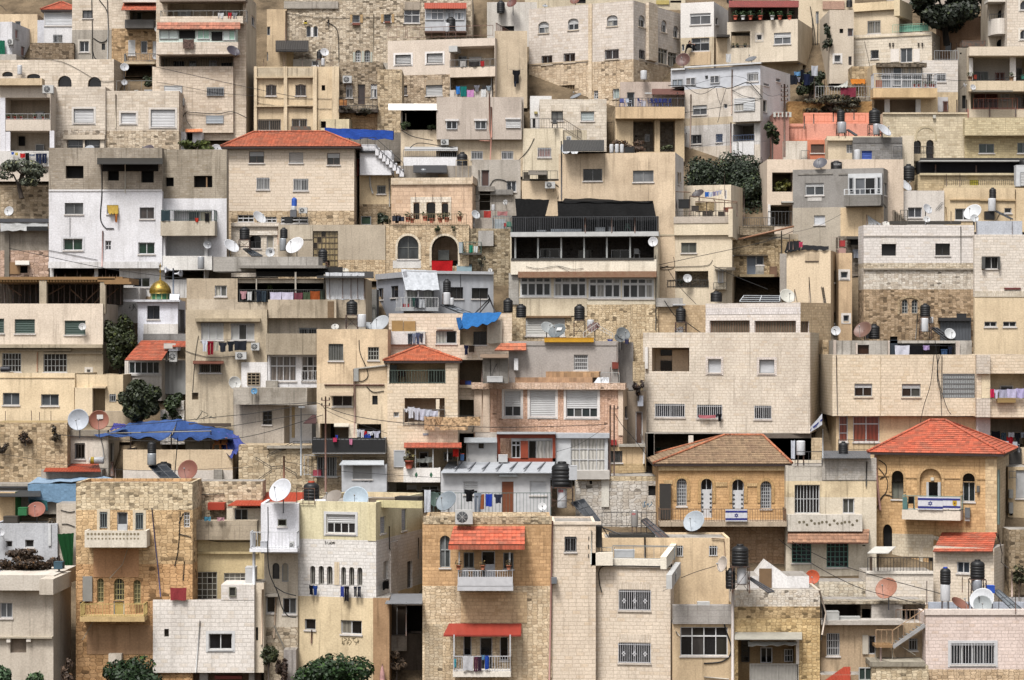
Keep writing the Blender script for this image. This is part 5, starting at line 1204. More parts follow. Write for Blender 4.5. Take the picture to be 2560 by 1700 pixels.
L('495 905 870 1100; 905 905 1100 1100',3,'pl:#5a5248',inner='pl:#4a443c');L('1520 925 1880 1010',2.5,'pl:#6a6258');W('s','1228 993 1382 1080',gl=['gl:#54584c','gl:#34383c'],fc=WHT)
Ro('712 895 990; 975 890 990','thin steel prop in the black void under the white plastered house',.1,.03,'steel_prop','prop')
B('rubble_wall','old rubble terrace wall below the olive tree','wall','-60 150 452 470','rb:#b4a080:.45:.08',yd=900,dep=3,par=0,D=DY(800)+4)
Tr('-60 -100 460 175','#5a6050','grey green olive tree above the old rubble terrace wall',n=2300,size=.15,lumps=18,o=.8,base=260,name='olive_tree',seed=51,spread=.3)
Di(84,380,45,'#d8d8da','white dish before the old rubble terrace wall',-12,15,o=1,wall=True)
B('concrete_house','low grey concrete house with a black shaded terrace below the rubble wall','house','-60 548 448 1000','rb:#c4a48c:.5:.03',yd=990,dep=4,par=.1)
G.b['bands']=[(742,'co:#948b7c:1.2')];X('beam','-60 448 448 480',-1,.5,'#55565c');Ta([(5,560,.6),(440,550,.6),(440,480,.4),(5,475,.4)],6,'tp:#c8c8c8','pale torn sheet hung along the low grey terrace beam',.06);X('opening','245 520 440 560',.62,.65,'#1a1a1c');X('column','40 590 85 990',0,.15,'co:#7a7264')  # the opening is a solid near-black panel painting the terrace's shade
W('k','180 885 255 950',d=.5);X('panel','85 850 185 960',.02,.08,'#a8845c');Aw('140 835 270 870',.6,'#d8d4cc',tile=False)
Li('80 720 450 800 880 890 1130 930 1700 1000 2050 1010','black cable from the low grey house past the golden dome',o=3)
B('cream_house','cream house with green shutters under a timber propped unfinished storey','house','-80 1232 950 1900','pl:#dcc9ac:1.1',yd=1880,dep=8,par=.1)
G.b['bands']=[(1612,'pl:#dfceb6:1.0')];G.b['m']='pl:#c8b694:1.2'
W('h','-40 1370 38 1505; 135 1376 322 1508; 595 1388 788 1520',sc_='sh:#24463c',fc='#8a9088');X('ledge','-80 1608 945 1640',0,.7,'pl:#aa9c80:1.5');X('ledge','-80 1655 655 1670; 400 1685 940 1698',0,.25,'pl:#a8987c')
W('m','20 1688 195 1862; 400 1690 617 1864',n=(6,3),gl=['gl:#3c3834','gl:#5a5048'],fc='#d0d0cc');W('v','802 1838 835 1868',sur='pl:#dcd4c4:.3');Pi('345 1680 342 1860',r=.04,col='#c89878')
Di(760,1445,34,'#dcdcdc','small white dish over a dark green shutter',8,12,o=.4,wall=True);Bo('5 1812 92 1862','dark barrel lying on the ledge by the barred windows of the cream house',o=.6,col='#2c2e38',hor=True,group='barrels')
B('timber_scaffold','timber formwork deck on props over the cream house with green shutters','formwork','-80 985 1130 1040','#a07c50:.9',yd=1880,dep=7,D=G.b['D']+.4,hang=True,par=0,rm='#8a6a44')
mbs=MB();f_=G.b['f']
for i in range(46):
 x=-70+i*27;a=at(x,1022,.25);b_=at(x+R.uniform(-8,8),1022,-6);mbs.bar(a,b_,.1,'#b08a5a',.12)
P_(mbs,'joist');X('board','-80 985 1060 1012; 900 1000 1190 1030; 960 1030 1210 1052',-.2,.3,'#a8845a:.9')
X('column','362 1018 428 1310; 922 1025 972 1325',-.3,.25,'pl:#b0a288:1.2')
for i in range(30):
 x=-60+i*41+R.uniform(-10,10)
Ro('; '.join(f'{x} 1035 1240' for x in range(20,1120,52)if not 350<x<440),'rusty steel prop under the timber formwork deck',-1.2,.035,'steel_prop','prop');Ro('; '.join(f'{x} 1035 1240' for x in range(45,1080,75)),'dark timber post deep under the timber formwork deck',-4,.06,'timber_post','prop')
for a in('430 1160 600 1065','780 1220 920 1090','860 1240 980 1110','980 1180 1090 1090','80 1080 200 1160','640 1090 760 1200'):
 Pi(a,.045,'#6a4c34',-.8,name='brace')
Ro('; '.join(f'{x} 960 990' for x in(40,160,300,520,600,740,860,945,1010,1040,1075)),'short rebar end above the timber formwork deck',-.2,.02,'rebar_rod')
B('block_wall','dark rough wall deep behind the timber props','wall','-80 1040 1130 1240','cb:#5a5044',yd=1880,D=G.b['D']+5.5,dep=.5,par=0,hang=True)
B('white_wall','grey white patched wall between the timber storey and the golden dome','wall','965 1085 1290 1420','pl:#cbc8c2:1.4',yd=1400,dep=3,D=DY(1560)+3,par=0)
X('panel','975 1265 1125 1400',0,.1,'pl:#d0ccc4');SCR('1190 1230 1260 1300',4,'#5a5a58')
Tr('945 1330 1275 1890','#333c1c','dark round tree between the cream house and the small domed mosque',n=4200,size=.17,lumps=18,D=DY(1890)+.5,base=1960,seed=52)
B('mosque','small white mosque with a golden dome on a green drum','mosque','1270 1205 1640 1590','pl:#dcdfe8:.6','r',1712,yd=1590,dep=4,par=0,rm='pl:#d4d6da')
W('s','1358 1252 1472 1375',gl='gl:#3a3e46',fc=DRK);X('cornice','1140 1195 1660 1215',-.3,.3,'pl:#d0d4da');X('wall_panel','1325 1420 1640 1512',0,.3,'pl:#d8d4cc:1.2');X('plinth','1320 1510 1715 1590',0,.35,'co:#8f8c88');FC('r');RL('1650 1290 1700 1500',.1,'#6a6a6c',sp=.15);FC('f')
c_=at(1478,1195,-1.6);k_=mpp(c_);mb=MB();mb.lathe(c_,[(85*k_,0),(85*k_,55*k_)],'#2c6a44',24);P_(mb,'drum')
mb=MB()
for i in range(10):a=2*pi*i/10;mb.tube([V(c_,(86*k_*cos(a),86*k_*sin(a),0)),V(c_,(86*k_*cos(a),86*k_*sin(a),55*k_))],.03,'#b8b078',5)
P_(mb,'drum_rib')
mb=MB();d0=V(c_,(0,0,55*k_));mb.lathe(d0,[(97*k_,0),(101*k_,12*k_),(98*k_,38*k_),(86*k_,66*k_),(66*k_,92*k_),(40*k_,110*k_),(16*k_,122*k_),(3*k_,130*k_)],'gd:#a08434',30);dm_=P_(mb,'dome')
mb=MB();mb.lathe(V(d0,(0,0,128*k_)),[(4*k_,0),(10*k_,10*k_),(4*k_,20*k_),(3*k_,60*k_),(9*k_,72*k_),(4*k_,85*k_),(3*k_,120*k_),(7*k_,132*k_),(3*k_,145*k_),(1*k_,165*k_)],'gd:#c8a038',10);P_(mb,'finial',None,dm_)
Po(1598,905,1200,'slim blue grey pole carrying loudspeakers beside the golden dome',r=.07,o=-1.4,col='#8a94a4',name='loudspeaker_pole')
for x,y,a,l in((1550,922,-60,'white horn loudspeaker facing away from the pole beside the dome finial'),(1645,955,65,'white horn loudspeaker on the far side of the slim blue grey pole')):
 p=at(x,y,-1.1);n=(sin(radians(a))*.9,-cos(radians(a))*.8,.05);mb=MB();mb.lathe(p,[(.05,-.32),(.06,-.1),(.12,.05),(.26,.2),(.28,.22),(.1,.1)],'#e0e2e8',16,n);tag(mb.build('horn_loudspeaker'),l,'loudspeaker')
SOL((1570,1145,1655,1145,1565,1205,1645,1205),'small dark blue panel beside the golden dome',-.6,-.3,'gl:#24324c','#d0d4dc')
T(1,1)
B('red_roofed_house','large cream stone house with a wide red hipped roof','house','-250 -215 905 600','rb:#c8b08a:.6:.02','r',972,yd=560,dep=8,par=0,bands=[(375,'as:#e0cdb2:.9:.3:.06:.3')],smat='as:#d0bea4:.9:.3:.06:.4')
HIP('-20 -360 640 -340',oh=.55,dep=8,m='ti:#b8502f')
W('p','-65 -172 75 -65; 655 -158 775 -48',split=.6,gl='gl:#54524e',fc='#8a7a70');W('h','305 -163 435 -65',sc_='sh:#d8d0c8',fc=ALU);W('g','5 70 125 180; 345 80 482 190',gl=['cu:#8a8a88','gl:#5a5a5c'],gc='#d8d8d8',sp=.12);W('s','-292 -190 -250 -150')
W('w','-170 415 -20 480; 55 430 190 485; 230 432 480 492',n=(3,2),split=.55,gl=['gl:#4a463c','gl:#3a3834'],fc=WHT);FC('r');X('pipe','945 -100 955 60',0,.1,'#b84a3a');FC('f')
Tk('328 252 378 332','bright blue barrel standing on a white box before the red roofed house',o=.9,col='#2c62c8',lid='#2450a8',cat='barrel',group='barrels');Bo('324 332 374 372','white can under the bright blue barrel',o=.9);Cr('cabinet','314 370 372 432',.6,1.1,'me:#7c7e84','grey metal box under the white can and blue barrel','box')
AC('393 345 472 398','air conditioner beside the bright blue barrel on the red roofed house',o=.7);Cr('roof_tank','262 432 330 490',.5,1.1,'#1c1c1e','black low tank before the arcade windows of the red roofed house','tank')
Di(30,440,70,'#dcdee2','white tilted dish before the arcade windows of the red roofed house',50,35,o=1.5)
B('white_stair_house','white block with an outside stair between the blue sheet and the white balcony','house','958 -180 1250 45','pl:#dfe0e2:.3',yd=480,dep=4,hang=True,par=.05)
B('tan_house','tan house with a green door under the white stair block','house','955 40 1262 520','pl:#c9ae80:1.2',yd=510,dep=5,par=0,D=G.b['D']+.8)
G.b['bands']=[(315,'pl:#ccb488:1.1')];G.b['m']='rb:#a08c6c:.5:.08'
W('g','1117 142 1196 220',gl='gl:#4a4640',gc='#8a8a84');W('D','968 425 1062 505',gl='#2c4a34',d=.1);Pi('1050 60 1055 150 1078 215',r=.07,col='#d8d6d0');Pi('1230 80 1232 340',r=.05,col='#9a948c')
B('stair_flight','white flight of stairs with black railings sloping down behind the white balcony','stairs','958 -235 1110 -170','pl:#dcdde0:.3',yd=480,dep=3,hang=True,par=0)
X('stair_side','960 -180 1105 -160',0,.2,'#2c2c2e');RL('960 -300 1098 -215',.15,'#2a2a2c',sp=.6)
for i in range(8):
 x=1100+i*32;y=-205+i*28;X('step',f'{x} {y} {x+40} {y+70}',0-.01*i,.25,'pl:#dcdde0:.3')
SR(1098,-215,1360,20,85,.3,'#2a2a2c',sp=.6)
B('orange_stone_house','orange stone house with three black arched openings and a flowery terrace','house','1248 72 1995 520','as:#d6b490:.7:.4:.12:1','r',2065,yd=940,D=DY(760),dep=6,par=.3,smat='pl:#d8ba98')
W('k','1453 303 1508 455; 1572 298 1654 472; 1713 305 1773 455',ar=.45,gl='gl:#2e2624',d=.3);X('surround','1425 250 1452 455; 1509 270 1571 400; 1655 270 1712 400; 1774 262 1800 455',0,.05,'as:#e0d2b8:.3:.25');X('lintel','1425 248 1800 296',0,.06,'as:#e2d6c0:.3:.3');X('cornice','1245 70 1995 132',0,.12,'as:#dcc8a8:.5:.3');FC('r');X('cornice','2000 75 2062 140',0,.12,'pl:#dcc4a4');FC('f')
Ro('1470 210 305; 1705 215 305; 1628 225 300','twisted iron stay over the black arches',.2,.02)
B('terrace_house','lower stone house with a glazed arch and a dark open arch with a red cloth','house','1185 500 1965 980','rb:#cdb48c:.42:.03',yd=960,dep=3.2,par=0,back=.2,rm='pl:#b8a080')
L('1620 605 1862 885',2.5,'pl:#5c564e',ar=1.,inner='pl:#8a7c68');W('m','1305 605 1500 822',ar=1.,n=(2,2),gl=['gl:#4a3c34','gl:#8aa098','gl:#54585a','gl:#5a5e60'],fc='#8a8a84',d=.3);Ar('1305 605 1500 822; 1620 605 1862 885','as:#d8c8aa:.25:.35')
X('wall_patch','1262 835 1520 905',0,.02,'pl:#c8c4bc');RL('1225 405 1940 500',.1,'#8a7a5c',sp=.18)
Cl('1618 835 1815 932 cl:#b81c20 carpet bright red patterned cloth;1660 840 1690 905 cl:#c8a030 small yellow cloth','over the sill of the dark open arch',o=.3,line=False);Cr('stall','1680 740 1780 830',-1.4,-.8,'#6a6c68','grey cabinet deep in the dark open arch','cabinet')
for x,y in((1300,490),(1400,480),(1440,490),(1560,470),(1620,488),(1700,485),(1760,480),(1880,475)):POT(x,y,'potted plant along the terrace of the orange stone house',-.4,R.choice(['#a8583c','#b86048','#8a6a50']),.2,R.choice(['#4a5434','#6a4a34','#3c4a2e']),grp='pots on the orange house terrace')
Tr('1100 380 1240 505','#34402c','dark bushy plant at the corner of the orange stone house terrace',n=450,size=.14,lumps=8,o=-.5,base=505,cat='bush',name='bush',seed=55);Tr('1640 510 1700 575','#4c5434','weed tuft growing from the stone wall above the red cloth',n=160,size=.1,lumps=4,o=.2,base=575,cat='plant',name='weed_tuft',seed=56);Tr('1795 520 1835 560','#54583c','smaller weed tuft by the top of the dark open arch',n=90,size=.1,lumps=3,o=.2,base=560,cat='plant',name='weed_tuft',seed=57)
for x in(1255,1290,1320):Cr('sack',f'{x} {415+x%7*4} {x+45} 470',-.3,.3,R.choice(['#24283a','#1c2030','#30384c']),'dark bundle on the terrace railing of the orange stone house','bundle','dark bundles on the orange house terrace')
B('plain_house','plain grey beige plaster house with a tall curtained barred window','house','205 505 1192 950','pl:#b8a98f:.7',yd=950,dep=4,par=.1)
G.b['bands']=[(828,'pl:#b9aa90:.7')];G.b['m']='rb:#cdb389:.42:.02'
W('m','525 563 757 938',n=(6,7),gl=['cu:#a8946c','cu:#9a8862','gl:#3a3024'],fc='#6a5a48',d=.2);X('panel','310 505 520 640',0,.05,'pl:#c4b69c')
B('white_stone_house','white stone house with small arched windows behind the rooftop dishes','house','-230 492 212 800','as:#dfd2bc:.4:.25',yd=940,dep=4,back=.3,par=.2)
W('m','-60 603 46 722',ar=.5,n=(2,2),fc=DRK);W('h','98 605 162 722',ar=.5,sc_='#b0a898');X('cornice','-230 485 215 520',0,.2,'as:#e0d4c0:.4:.25');X('lintel','-100 565 200 600',0,.12,'as:#e2d8c6:.4:.25');Pi('205 520 205 690',r=.05,col='#c8a088')
Tk('222 530 292 632','black tank on a grey boiler beside the small arched windows',o=1.2);Bo('218 630 280 745','grey boiler under the black tank beside the small arched windows',o=1.4,col='me:#b4b8bc');Di(362,700,92,'#e2e2e4','great white dish before the grey beige plaster house',-30,35,o=2.);Tk('572 722 660 848','black tank on a pole stand before the curtained window',o=3,stand=960);Di(130,762,42,'#d8dadc','small pale dish with dark writing before the white stone house',5,10,o=1.6,tagm='#5a5a60');Di(815,935,42,'#c8c2b4','pale dish against the stone base of the grey beige house',0,50,o=.8)
Tk('-152 522 -58 640','black tank on a cement frame before the white stone house',o=1.4,stand=740);Di(-230,705,78,'#dfe0e4','wide white dish leaning back beside the grey roof slab',45,40,o=2.2);SOL((-120,725,-60,725,-40,790,60,790),'solar panel lying between the white dishes on the grey roof slab',.6,1.8,'gl:#4a5460')
B('concrete_house','grey concrete house with a deep dark washing terrace','house','-640 1000 1010 2420','pl:#b9ad98:1.2',yd=2420,dep=7,par=.3)
G.b['bands']=[(1190,'pl:#baa88a:1.3'),(1380,'pl:#c2b297:1.3')]
L('-170 1002 630 1218',4.5,'pl:#4a4640',inner='pl:#6a655c');W('s','-380 1065 -270 1165',gl=['gl:#6a6a66','cu:#b8b4a8'],fc=WHT)
RL('-150 1105 630 1218',.02,'#5a5a58',sp=.14);X('post','357 940 372 1218; 625 960 640 1218; -2 1000 8 1218',-.1,0,'#c0b8ac')
Cl('-145 1115 -85 1190 cl:#c89aa0 shirt pink shirt;-80 1120 -40 1200 cl:#d8d8d8 towel white towel;0 1110 45 1215 cl:#28303c trousers dark blue trousers;50 1115 95 1215 cl:#3a4650 trousers grey blue trousers;130 1125 235 1215 cl:#d8d4ec sheet lilac sheet;237 1125 345 1215 cl:#dcd8ee sheet pale lilac sheet;350 1130 430 1215 cl:#7a4450 towel wine red towel;435 1125 500 1215 cl:#4c5a44 towel dark green towel;500 1115 590 1215 cl:#a0542c sheet rust orange sheet;590 1110 625 1215 cl:#4a5448 towel olive towel','on the deep dark washing terrace',o=.12,line=False)
X('roof_slab','-395 800 575 935',-5,-1.5,'co:#a8a399:1.2');X('roof_slab','-170 880 640 905',-1.5,.15,'pl:#8a857c')
Aw('560 935 1085 990',1.,'#2c2a28',tile=False,o0=-2.5,name='roof_sheet');X('roof_fringe','0 895 800 985',-1.6,-1.5,'#2a2826')
Ta([(650,1192,.3),(1000,1192,.3),(1000,948,.1),(640,945,.1)],7,'cg:#e4e6ea','white corrugated sheeting around the end of the washing terrace',.02,flut=.03,name='sheeting',cat='sheeting');Ro('680 945 1185; 800 950 1185; 876 960 1185; 938 970 1185; 998 980 1185','thin black post before the white corrugated sheeting',.45,.03)
X('parapet','112 1195 740 1365',0,.9,'pl:#b8a88c:1.5');X('parapet','742 1195 1012 1365',0,.3,'pl:#b5a58a:1.3');X('ledge','660 1210 720 1362',.9,.92,'pl:#7a6244');W('g','398 1455 560 1560',gl='gl:#3a3a3a',gc='#8a8c8e',sp=.16)
Pi('85 1400 82 1620',r=.05,col='#dcdcd8');Tr('100 1060 170 1110','#54603c','leafy plant inside the dark washing terrace',n=150,size=.13,lumps=4,o=-1,base=1215,cat='plant',name='leafy_plant',seed=58)
Tk('833 1197 936 1332','black tank on tall legs before the beige concrete parapet',o=1.6,stand=1465);Bo('938 1330 1016 1450','white square shouldered boiler beside the tall tank legs',o=2.);Di(1150,1418,90,'#b4b8bc','large grey dish leaning beside the white boiler',-32,38,o=2.6);Di(730,1448,36,'#c8c6c0','small pale dish at the foot of the tall tank legs',0,45,o=2);Di(1045,1440,50,'#b8bcc0','grey dish half hidden behind the white boiler',30,50,o=1.4)
B('metal_house','grey metal clad house with a white cloth awning over its balcony','house','1365 940 2190 1600','cg:#c9ccd2:.6','l',1112,yd=1570,dep=7,par=.05,rm='#c8ccd0',smat='#b0b4be')
W('s','1795 1080 1912 1186; 1990 1088 2142 1186',gl='gl:#3c3a38',fc=DRK);W('v','1128 1090 1174 1195; 1243 1068 1312 1176',f='l',gl='gl:#34343a',fc=DRK);X('roof_edge','1365 932 2192 958',0,.25,'#d4d6da');FC('l');X('roof_edge','1100 950 1365 1000',0,.2,'#c4c6cc');FC('f')
W('D','1395 1105 1490 1290; 1545 1110 1640 1290',gl=['gl:#4a4c4c','cu:#c8ccc8']);BC('1335 1270 1682 1300',1.4,'#d0d2d4',kind='solid');RL('1340 1175 1680 1278',1.35,'#dcdcdc',sp=.22,ret=1.2);Ta([(1380,1105,1.5),(1692,1105,1.5),(1665,928,.1),(1338,915,.1)],8,'tp:#d0d4da','bright white cloth awning of the grey metal house',.03,flut=.02,name='cloth_awning',cat='awning')
X('post','1382 1100 1392 1270; 1492 1105 1500 1270',1.3,1.35,'#d0d0d0');Cl('1440 1175 1470 1260 cl:#3a5a54 shirt dark green shirt;1470 1180 1500 1270 cl:#3c4048 trousers grey trousers;1500 1190 1555 1270 cl:#c8ccd0 sheet pale sheet','on the balcony of the grey metal house',o=1.5,line=False);Cr('basket','1365 1235 1412 1280',1.,1.3,'#c83c44','red basket on the balcony of the grey metal house','basket')
Tk('1725 1005 1797 1132','slender black tank before the grey metal house',o=1.4,stand=1240);Bo('1728 1128 1790 1242','white boiler under the slender black tank',o=1.8);Bo('1788 1178 1826 1245','small white boiler beside the slender black tank',o=2.);X('skirting','1110 1190 1112 1192',0,.05,'#6a6c70');Wi('1885 960 1890 1180; 1720 1240 1980 1310',r=.02);SOL((1700,1240,1790,1240,1890,1320,1990,1320),'long flat solar panel below the slender black tank',1.6,2.6,'gl:#8a9098')
Ro('2070 1180 1310','dark post beside the leaning frame',1.2,.03);Pi('2140 1150 2210 1320; 2150 1190 2020 1320; 2160 1200 2060 1320',r=.05,col='#3c3c40',o=1.6,name='brace')
B('side_shed','grey concrete passage wall with a wire gate beside the washing terrace','wall','1000 1100 1112 1420','co:#77756f',yd=1440,dep=3,par=0);RL('1010 1250 1100 1380',.1,'#5a6058',sp=.2)
B('stone_slope_wall','rough stone wall with hanging metal balcony beside the dark open arch','wall','1880 540 2345 1300','rb:#a89878:.42:.1',yd=960,dep=3,par=0,back=.5);X('panel','2050 560 2190 700',0,.3,'pl:#a8a49c');RL('1905 665 2075 770',.8,'#4a6a60',sp=.2,ret=.7);X('slab','1900 765 2080 780',0,.9,'#5a5650');Cl('1965 690 2000 760 cl:#2c8a70 towel green towel;2010 700 2045 760 cl:#d8dcdc small white cloth','on the hanging metal balcony',o=.9,line=False);Cr('water_tank_box','1870 665 1910 765',.3,.8,'#b4bcc0','pale metal box at the end of the hanging metal balcony','box');Aw('1850 870 1990 940',1.2,'#7a9098',tile=False);Di(2160,925,20,'#d8d8d8','tiny white dish low on the rough stone wall',0,20,o=.4,wall=True);Tr('2040 780 2120 900','#6a6858','bare grey shrub beside the hanging metal balcony',n=200,size=.1,lumps=6,o=.6,base=930,cat='shrub',name='shrub',seed=60)
B('grey_house','grey plaster house with a brown door between the orange house and the black terrace','house','1990 -95 2440 640','pl:#b4ac9e:1.3',yd=600,dep=5,back=.6);W('D','2078 0 2152 152',gl='#5a4038');W('s','2312 100 2400 200',gl='gl:#4a4e54');L('2060 190 2160 370',1.5,'pl:#6a6050');X('slab','2050 150 2200 195',0,.5,'co:#9a948a');Pi('2055 0 2058 270',r=.06,col='#d8d4cc');RL('1995 225 2360 300',1.,'#5a544c',sp=2);X('panel','2165 180 2370 230',0,.3,'co:#8f8c86');Wi('2155 150 2200 90 2300 100 2365 170',r=.03)
Bo('2170 318 2205 375','white boiler beside the small white fan dish',o=.8);Di(2300,298,24,'#d8d8d8','small white dish over the red striped cloth',-20,10,o=.9,wall=True);Di(2025,412,44,'#c8ccd0','pale dish at the corner of the orange stone house',35,25,o=2.5);Cl('2100 375 2168 450 cl:#c04a44 carpet red striped cloth;2225 380 2320 420 cl:#b88080 towel faded red towel','on the grey plaster house below the brown door',o=1.3)
B('junk_terrace','grey lower wall with a side balcony next to the black terrace','wall','1960 440 2230 700','pl:#a89e90',yd=690,dep=3,par=.1,back=-.4);BC('2178 425 2420 600',1.8,'#6a747c',kind='rail',slab=.15,sp=.2,col='#6a7a84');Cr('covered_heap','2200 455 2300 565',.7,1.4,'#c0c8cc','pale covered heap on the side balcony of the black terrace','heap');Ch(2335,570,'green plastic chair on the side balcony of the black terrace',o=1.2,col='#2c7a60',s=.9)
Cr('crate','2285 490 2305 520',1.4,1.6,'#c83838','small red box on the side balcony of the black terrace','box')
B('clutter_roof','grey roof shed with sheets behind the orange stone house','shed','1310 -40 2060 100','pl:#a39a8c:1.2',yd=500,D=DY(500)+.5,dep=4,par=0);X('sheet','1680 38 1770 78',0,.3,'#9c8468');Aw('1450 -45 1760 20',1.5,'#3a3a3c',tile=False);RL('1845 -90 1960 80',.3,'#b8a078',sp=.5);Bo('1520 -10 1572 40','silver can on the grey roof shed',o=.9,col='me:#b4b8bc')
T(2,1)
B('cream_house','tan plaster block with a junk filled railing beside the beige house','house','92 100 465 520','pl:#d8c09a:.9',yd=560,D=DY(860)+1,dep=4,par=.1)
RL('98 8 418 100',-.2,'#6a645c',sp=.5);AC('305 106 398 168','air conditioner on the tan plaster block beside the black terrace',o=.5);Wi('398 130 435 160 440 200 420 270',r=.03);Cr('crate','105 20 165 98',-1,-.4,'#5a5248','dark board behind the junk filled railing','board');Cr('crate','240 10 330 80',-1.2,-.5,'#8a8478','grey crate behind the junk filled railing','crate');Aw('150 2 320 40',.8,'#7a7268',tile=False,o0=-1.2)
B('black_terrace_house','house with a black draped terrace over a shaded gallery and a row of white windows','apartment building','-15 600 1345 1560','pl:#e0d2b2:.9','r',1375,yd=1560,dep=8,par=0,rm='pl:#b8b0a4')
G.b['bands']=[(1240,'pl:#e0d2b2:.9')];G.b['m']='rb:#d3bb90:.36:.06'
L('-5 602 1310 826',3.,'rb:#5a5550:.3:.05:.4',inner='pl:#7a746a');W('s','258 725 440 812; 915 735 1085 825',o=-2.9,gl='gl:#24282a',fc=WHT);W('s','610 737 732 818',o=-2.9,gl='gl:#4a443e',fc='#8a847a')
X('post','22 605 38 822; 232 605 247 822; 446 605 461 822; 658 605 672 824; 867 605 882 826; 1082 605 1097 828',-.15,0,'#b4b6b4');X('slab','-15 570 1352 612',-1,.5,'#d8d8d6');X('parapet','-10 826 1332 962',0,.35,'pl:#e6dcc4:1.0');X('sill_band','-10 812 1310 832',0,.4,'#4a4844')
X('eaves','55 935 1332 990',0,.9,'rs:#8a6c54');W('w','75 985 362 1166; 385 985 688 1172; 706 995 1003 1182; 1015 995 1308 1186',n=(4,2),split=.7,gl=['gl:#4a4c4e','gl:#5c5e60','gl:#8a8886','cu:#a8a49c','gl:#3c3c3e'],fc='#f4f4f4',d=.08,t=.12);X('lower_wall','60 1186 690 1345',0,.05,'pl:#dccba8:1.3')
W('h','125 1368 487 1530',sc_='sh:#dcdad4',fc=WHT);X('lintel','130 1345 545 1362',0,.2,'#8a6c4c');Wi('130 890 250 910 420 885 560 915 660 905; 420 885 560 950',r=.015,o=.4);Pi('1328 960 1325 1480',r=.03,col='#4a4640');Wi('1320 780 1330 950 1325 1300 1340 1390',r=.02,o=.3);X('column','-30 950 62 1240',0,.1,'co:#a8a49a:1.4')
RL('-10 432 1350 580',.4,'#4a4c50',sp=.13,th=.03);Ro('676 435 580; 920 445 580; 1133 440 580','grey upright of the black draped terrace railing',.48,.05,'rail_upright','post')
M_='tp:#1a1a1b'
Ta([(42,425,-.2),(308,425,-.2),(345,275,-.4),(28,262,-.4)],8,M_,'smaller black shade cloth at the end of the black terrace',.02,flut=.05,name='shade_cloth',cat='shade cloth');Ta([(425,440,.2),(1335,470,.2),(1300,285,-.2),(418,285,-.2)],12,M_,'huge black shade cloth hanging along the terrace front',.03,flut=.06,name='shade_cloth',cat='shade cloth');Ta([(420,290,-.1),(1300,290,-.1),(1290,275,-5),(500,235,-5)],10,'tp:#161617','black shade cloth roof stretched over the terrace',.3,flut=.05,name='shade_cloth',cat='shade cloth');Ta([(0,580,-1.5),(1345,580,-1.5),(1345,430,-1.6),(0,420,-1.6)],12,'tp:#1c1c1e','black shade cloth hung inside behind the terrace railing',.02,flut=.05,name='shade_cloth',cat='shade cloth')
Cr('covered_bench','360 545 640 578',-1,-.2,'#8a929c','grey covered bench behind the terrace railing','bench');Cr('covered_bench','770 530 855 578',-1,-.2,'#9aa0a6','pale grey box behind the terrace railing','box');Cr('crate','890 525 940 578',-1,-.3,'#9a9ea4','light crate behind the terrace railing','crate');Cr('covered_bench','230 555 310 578',-1,-.2,'#a0a6ac','low pale cushion behind the terrace railing','cushion');Ch(1065,578,'green chair behind the terrace railing',o=-.4,col='#2c6a58',s=.8)
Di(1302,662,46,'#e2e2e4','white dish at the end of the shaded gallery',-15,10,o=.6,wall=True);Ch(1150,822,'pale chair in the shaded gallery',o=-.8,col='#b8b8b8',s=.9)
Tk('38 1235 132 1362','black tank before the cream lower wall under the white windows',o=1.6);Tk('573 1237 672 1382','black tank on a frame beside the white garage shutter',o=1.6,stand=1540);Tk('-80 1180 8 1315','black tank at the corner of the grey metal house',o=1.2);Bo('692 1380 756 1450','white boiler beside the black tank frame by the garage shutter',o=1.8)
B('cream_house','cream house with a railed roof terrace and one sliding window under the beige house','house','1340 430 2030 1240','pl:#e0cfae:.7','r',2082,yd=1290,dep=7,par=.25,smat='pl:#dac7a4:.8')
W('s','1560 670 1702 764',gl=['gl:#6a6c64','gl:#54564e'],fc='#8a8a84');X('string_course','1345 590 2030 604',0,.05,'pl:#c8b896');L('1435 932 1810 1082',1.4,'rb:#a89c88:.45:.05',inner='pl:#c8b894');RL('1435 1015 1810 1082',.05,'#4a4a48',sp=.2);X('parapet','1490 428 2030 490',0,.25,'pl:#bfb2a0:1.2');X('parapet','1495 490 2035 600',0,.2,'pl:#e2d2b0:.8')
FC('r');W('v','2036 695 2058 790');X('parapet','2035 380 2085 635',0,.3,'pl:#e0cfae');FC('f');Di(1618,1000,40,'#dfe0e2','white dish on the railed stone recess of the cream house',5,15,o=.5,wall=True);Tr('1535 1000 1585 1060','#2a3020','dark potted plant in the railed stone recess',n=120,size=.12,lumps=4,o=-.3,base=1080,cat='plant',name='leafy_plant',seed=61)
Wi('1345 885 1400 895 1600 890 1800 880 1850 830; 1340 920 1490 905 1490 800',r=.018);Wi('1340 915 1440 885',r=.03);Li('1340 878 1700 800 2100 715 2400 640 2600 560','black cable rising from the white dish to the grey concrete house',o=2);Li('1440 920 1540 1070 1700 1240','black cable slanting down past the railed stone recess',o=1);Li('1855 880 2060 980 2360 1100','black cable slanting down over the dark void',o=2.5)
X('annex','1860 905 1975 1100',0,1.,'pl:#d4c6a8');Aw('1870 895 2060 920',1.8,'#5a5248',tile=False);W('h','1900 925 1948 1040',o=1.02,sc_='#c4bcb0');RL('1858 1040 1978 1105',1.2,'#5a544c',sp=.2)
RL('1505 378 2030 430',-.1,'#5a5248',sp=.16);Ro('1508 200 430; 1640 240 430; 1795 290 430; 1880 300 430; 2075 300 430; 1960 280 430','rusty post of the roof pergola',-.3,.035,'pergola_post','post');Pi('1505 200 1650 205; 1640 240 1860 265 2080 295; 1690 290 2075 305; 1860 270 1880 300',r=.035,col='rs:#6a5848',o=-.3,name='pergola_beam')
